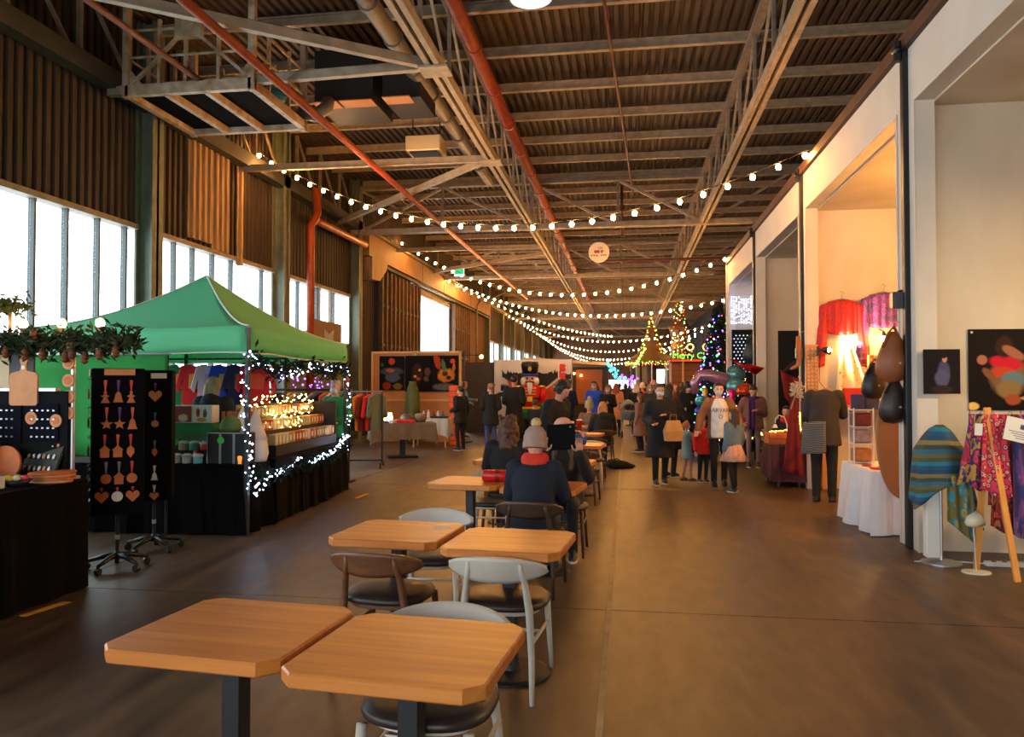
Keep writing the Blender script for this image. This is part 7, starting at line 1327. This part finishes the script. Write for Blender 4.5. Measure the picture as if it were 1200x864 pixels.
for sx in (-1, 1): MB().bar((sx * .2, .4, .12), (sx * .18, -.25, .58), .025).build('chassis_bar', m_alu, t); MB().bar((sx * .2, -.35, .12), (sx * .18, .3, .58), .025).build('chassis_bar', m_alu, t)
for sx in (-1, 1):
    for yy, r_ in ((-.36, .11), (.4, .14)): MB().cyl((sx * .22, yy, r_), (sx * .26, yy, r_), r_, n=16).build('wheel', mt_black, t)
# --- right group
person('masked woman in a long black puffer coat with a tan bag', .53, 12.85, 190, 1.62, arms=('fold', 'carry'), stride=.09, top=(24, 26, 30), toplen=.46, puff=2.2, hood=True, mask=True, hair=(30, 24, 22), style='bun', shoe=(30, 30, 34), skin='a', vox=.013)
person('person in black standing close behind the masked woman in the long coat', .74, 13.9, -40, 1.6, arms=('carry', 'carry'), top=(20, 20, 24), toplen=.4, puff=1.8, hair=(34, 26, 22), style='bob', vox=.016)
t = thing('tote_bag', 'tan paper tote bag hanging in front of the black coats', 'bag', (.73, 12.6, .73), math.radians(20)); MB().rings([[(-.13, -.06, 0), (.13, -.06, 0), (.13, .06, 0), (-.13, .06, 0)], [(-.15, -.07, .16), (.15, -.07, .16), (.15, .07, .16), (-.15, .07, .16)], [(-.1, -.03, .33), (.1, -.03, .33), (.1, .03, .33), (-.1, .03, .33)]]).build('bag_body', M('kraft', (196, 146, 92), .8, var=.1, vscale=6), t); MB().tube([(-.06, 0, .32), (-.05, 0, .42), (.05, 0, .42), (.06, 0, .32)], .009, 6).build('bag_handle', M('kraft_dark', (150, 104, 60), .8), t)
person('toddler in a pale grey-green coat reaching to the right', 1.0, 13.4, -78, .98, arms=('point', 'point'), stride=.1, top=(122, 150, 146), toplen=.28, puff=1.6, bottom=(196, 138, 120), slim=.9, hair=(170, 116, 70), style='curly', shoe=(90, 60, 44), sole=False, skin='c', vox=.02)
person('small child in a bright red hooded jacket and black trousers', 1.25, 13.25, 200, 1.04, arms=('carry', 'down'), top=(214, 36, 22), toplen=.16, puff=1.8, hoodup=(214, 36, 22), bottom=(20, 20, 24), skin='c', vox=.02)
man = person('masked man in a white lettered sweatshirt and open tan jacket', 1.47, 12.85, 182, 1.64, arms=('wide', 'wide'), stride=.08, top=(142, 96, 60), toplen=.14, puff=1.5, under=(236, 232, 226), bottom=(16, 16, 20), mask=True, hair=(32, 22, 18), shoe=(16, 16, 18), sole=False, skin='c', vox=.013)
person('girl with long brown hair in denim jacket and pink pleated skirt', 1.6, 12.1, 38, 1.24, arms=('down', 'down'), stride=.07, top=(92, 118, 142), toplen=-.02, puff=1.3, bottom=(18, 18, 20), slim=.85, skirt=(226, 172, 150), hair=(58, 34, 24), style='long', shoe=(24, 24, 26), hy=.4, vox=.018)
person('woman with a purple scarf in a brown puffer looking down', 2.47, 15.8, 178, 1.6, arms=('fold', 'pocket'), hp=.5, top=(120, 80, 74), puff=2.0, toplen=.12, scarf=(64, 30, 96), bottom=(140, 116, 116), slim=.85, hair=(46, 28, 24), style='bun', shoe=(40, 36, 44), vox=.016)
person('stallholder in navy with a red collar seated behind the crate', 2.9, 14.75, 160, 1.62, sit=.48, arms=('table', 'table'), top=(18, 24, 44), collar=(190, 30, 30), hair=(40, 28, 24), vox=.018)
bend = person('person in charcoal jumper bending over the booth goods, back turned', 2.72, 11.3, -18, 1.82, lean=.3, hp=1.0, hd=(.16, -.2), arms=('carry', 'reach'), top=(38, 34, 38), puff=1.6, toplen=.2, bottom=(10, 10, 12), slim=1.1, hair=(150, 90, 60), shoe=(14, 14, 16), sole=False, vox=.014)
o = MB().sheet(lambda u, v: (.27 * math.cos(PI * (.8 + .75 * u)) * (1 + .12 * v), .21 * math.sin(PI * (.8 + .75 * u)) * (1 + .12 * v), 1.08 - .44 * v + .05 * u), 12, 10, .012).build('striped_wrap', pattern_mat('grey_stripe', [(40, 40, 42), (120, 118, 116)], 14, .9, 'bandsZ'), bend, smooth=True)
# --- inside the gazebo
person('person with grey-blonde hair in a navy hooded coat inside the gazebo', -5.32, 9.3, 8, 1.7, arms=('carry', 'carry'), top=(20, 26, 46), puff=2.0, toplen=.2, hood=True, hair=(150, 124, 96), style='bob', hp=.15, vox=.018)
person('masked stallholder in a green shirt beside the far gazebo post', -4.62, 11.75, 168, 1.68, arms=('carry', 'carry'), top=(34, 130, 62), mask=True, hair=(150, 142, 138), vox=.018)
# --- crowd further down the hall
CR = [(745, 31, 1.68, (26, 26, 30), (40, 28, 22), 0, '', None), (753, 27, 1.66, (206, 60, 84), (90, 60, 40), 185, '', (232, 196, 186)), (762, 21.5, 1.63, (60, 62, 64), (170, 124, 74), 190, 'm', None), (770, 29, 1.7, (34, 30, 34), (196, 170, 140), 10, '', None), (784, 23, 1.68, (120, 76, 44), (110, 60, 34), 160, '', None), (792, 26, 1.66, (30, 28, 30), (150, 90, 50), 170, '', None),
      (806, 20.5, 1.66, (20, 20, 22), (30, 24, 22), 195, 'm', (24, 24, 26)), (818, 27, 1.6, (44, 40, 46), (60, 40, 30), 170, '', None), (777, 34, 1.7, (60, 50, 44), (40, 30, 24), 20, '', None), (726, 33, 1.68, (36, 34, 38), (70, 46, 32), 0, '', None), (714, 29, 1.64, (74, 60, 54), (150, 96, 58), 180, '', None), (733, 38, 1.7, (50, 46, 44), (50, 36, 28), 0, '', None),
      (756, 42, 1.7, (30, 30, 34), (40, 30, 26), 0, '', None), (698, 26.5, 1.66, (110, 76, 56), (60, 40, 30), 150, '', None), (750, 19, 1.4, (150, 110, 90), (110, 70, 44), 60, '', None), (766, 24.5, 1.72, (28, 26, 28), (200, 150, 130), 175, '', (206, 150, 140)), (800, 31, 1.72, (70, 54, 44), (44, 32, 26), 0, '', None), (812, 34, 1.68, (30, 34, 44), (60, 44, 34), 190, '', None), (786, 38, 1.7, (40, 36, 36), (120, 80, 50), 0, '', None), (738, 46, 1.7, (26, 26, 30), (40, 30, 26), 0, '', None), (721, 42, 1.7, (50, 44, 44), (70, 50, 36), 10, '', None)]
CLAB = ['in a black coat beyond the pram', 'in a pink top and pale pink hat', 'masked, blond, in a grey coat left of the long black puffer', 'with pale hair, back turned in the crowd', 'with auburn hair in a brown coat', 'with ginger hair in a dark jacket', 'masked, in black with a black cap', 'in a plum-grey coat beside the balloons', 'in a brown-grey coat far off near the carousel', 'in charcoal, back turned, left of the pram', 'with tawny hair in a taupe coat near the kiosk corner', 'in grey-brown walking away down the middle', 'in black tiny and far, near the end wall', 'in a rust-brown coat at the kiosk', 'short, in a beige coat beside the long black puffer', 'in black with a rose hat', 'in a brown coat below the bright end doorway', 'in navy near the green lit sign', 'with light brown hair, tiny near the fairground tower', 'tiny in black, farthest in the middle', 'tiny in brown-grey, far left of the middle']
th_ = math.radians(8.529)
for i, (px, Y, hh, tp, hr, fc, fl, ht) in enumerate(CR):
    a = (px - 600) / 900; X = Y * (a * math.cos(th_) - math.sin(th_)) / (math.cos(th_) + a * math.sin(th_))
    person('crowd member ' + CLAB[i], X, Y, fc, hh, arms=random.Random(i).choice((('down', 'down'), ('carry', 'down'), ('fold', 'carry'))), top=tp, toplen=.25 + .1 * (i % 3), puff=1.5, bottom=(28, 28, 34), hair=hr, style=('short', 'long', 'bob')[i % 3], hat=ht, mask=('m' in fl), vox=.024 if Y < 25 else .03, group='crowd down the hall', faceparts=Y < 25)
flush()
# chest lettering follows the sweatshirt surface
sw = [c for c in man.children if c.name.startswith('sweatshirt')][0]
bv = BVHTree.FromPolygons([v.co[:] for v in sw.data.vertices], [p.vertices[:] for p in sw.data.polygons])
def on_chest(me, xo, zo):
    for v in me.vertices:
        p = Vector((-v.co.x + xo, 1.0, v.co.y + zo)); hit = bv.ray_cast(p, Vector((0, -1, 0)))[0]
        v.co = Vector((p.x, (hit.y if hit else .1) + .004 + v.co.z, p.z))
    return me
m_crim = M('crimson_ink', (120, 24, 34), .7)
tmx = text_mesh('HARVARD', .085, m_crim, .001); tmx.transform(Matrix.Scale(1.15, 4, (0, 1, 0))); link('lettering', on_chest(tmx, 0, 1.22), man)
tmx = MB().rings([[(r_ * math.cos(a), r_ * math.sin(a), z) for a in [i * PI / 12 for i in range(24)]] for r_, z in ((.032, 0), (.032, .001), (.024, .001), (.024, 0))], closed=True).mesh('crest', m_crim); link('crest', on_chest(tmx, 0, 1.12), man)
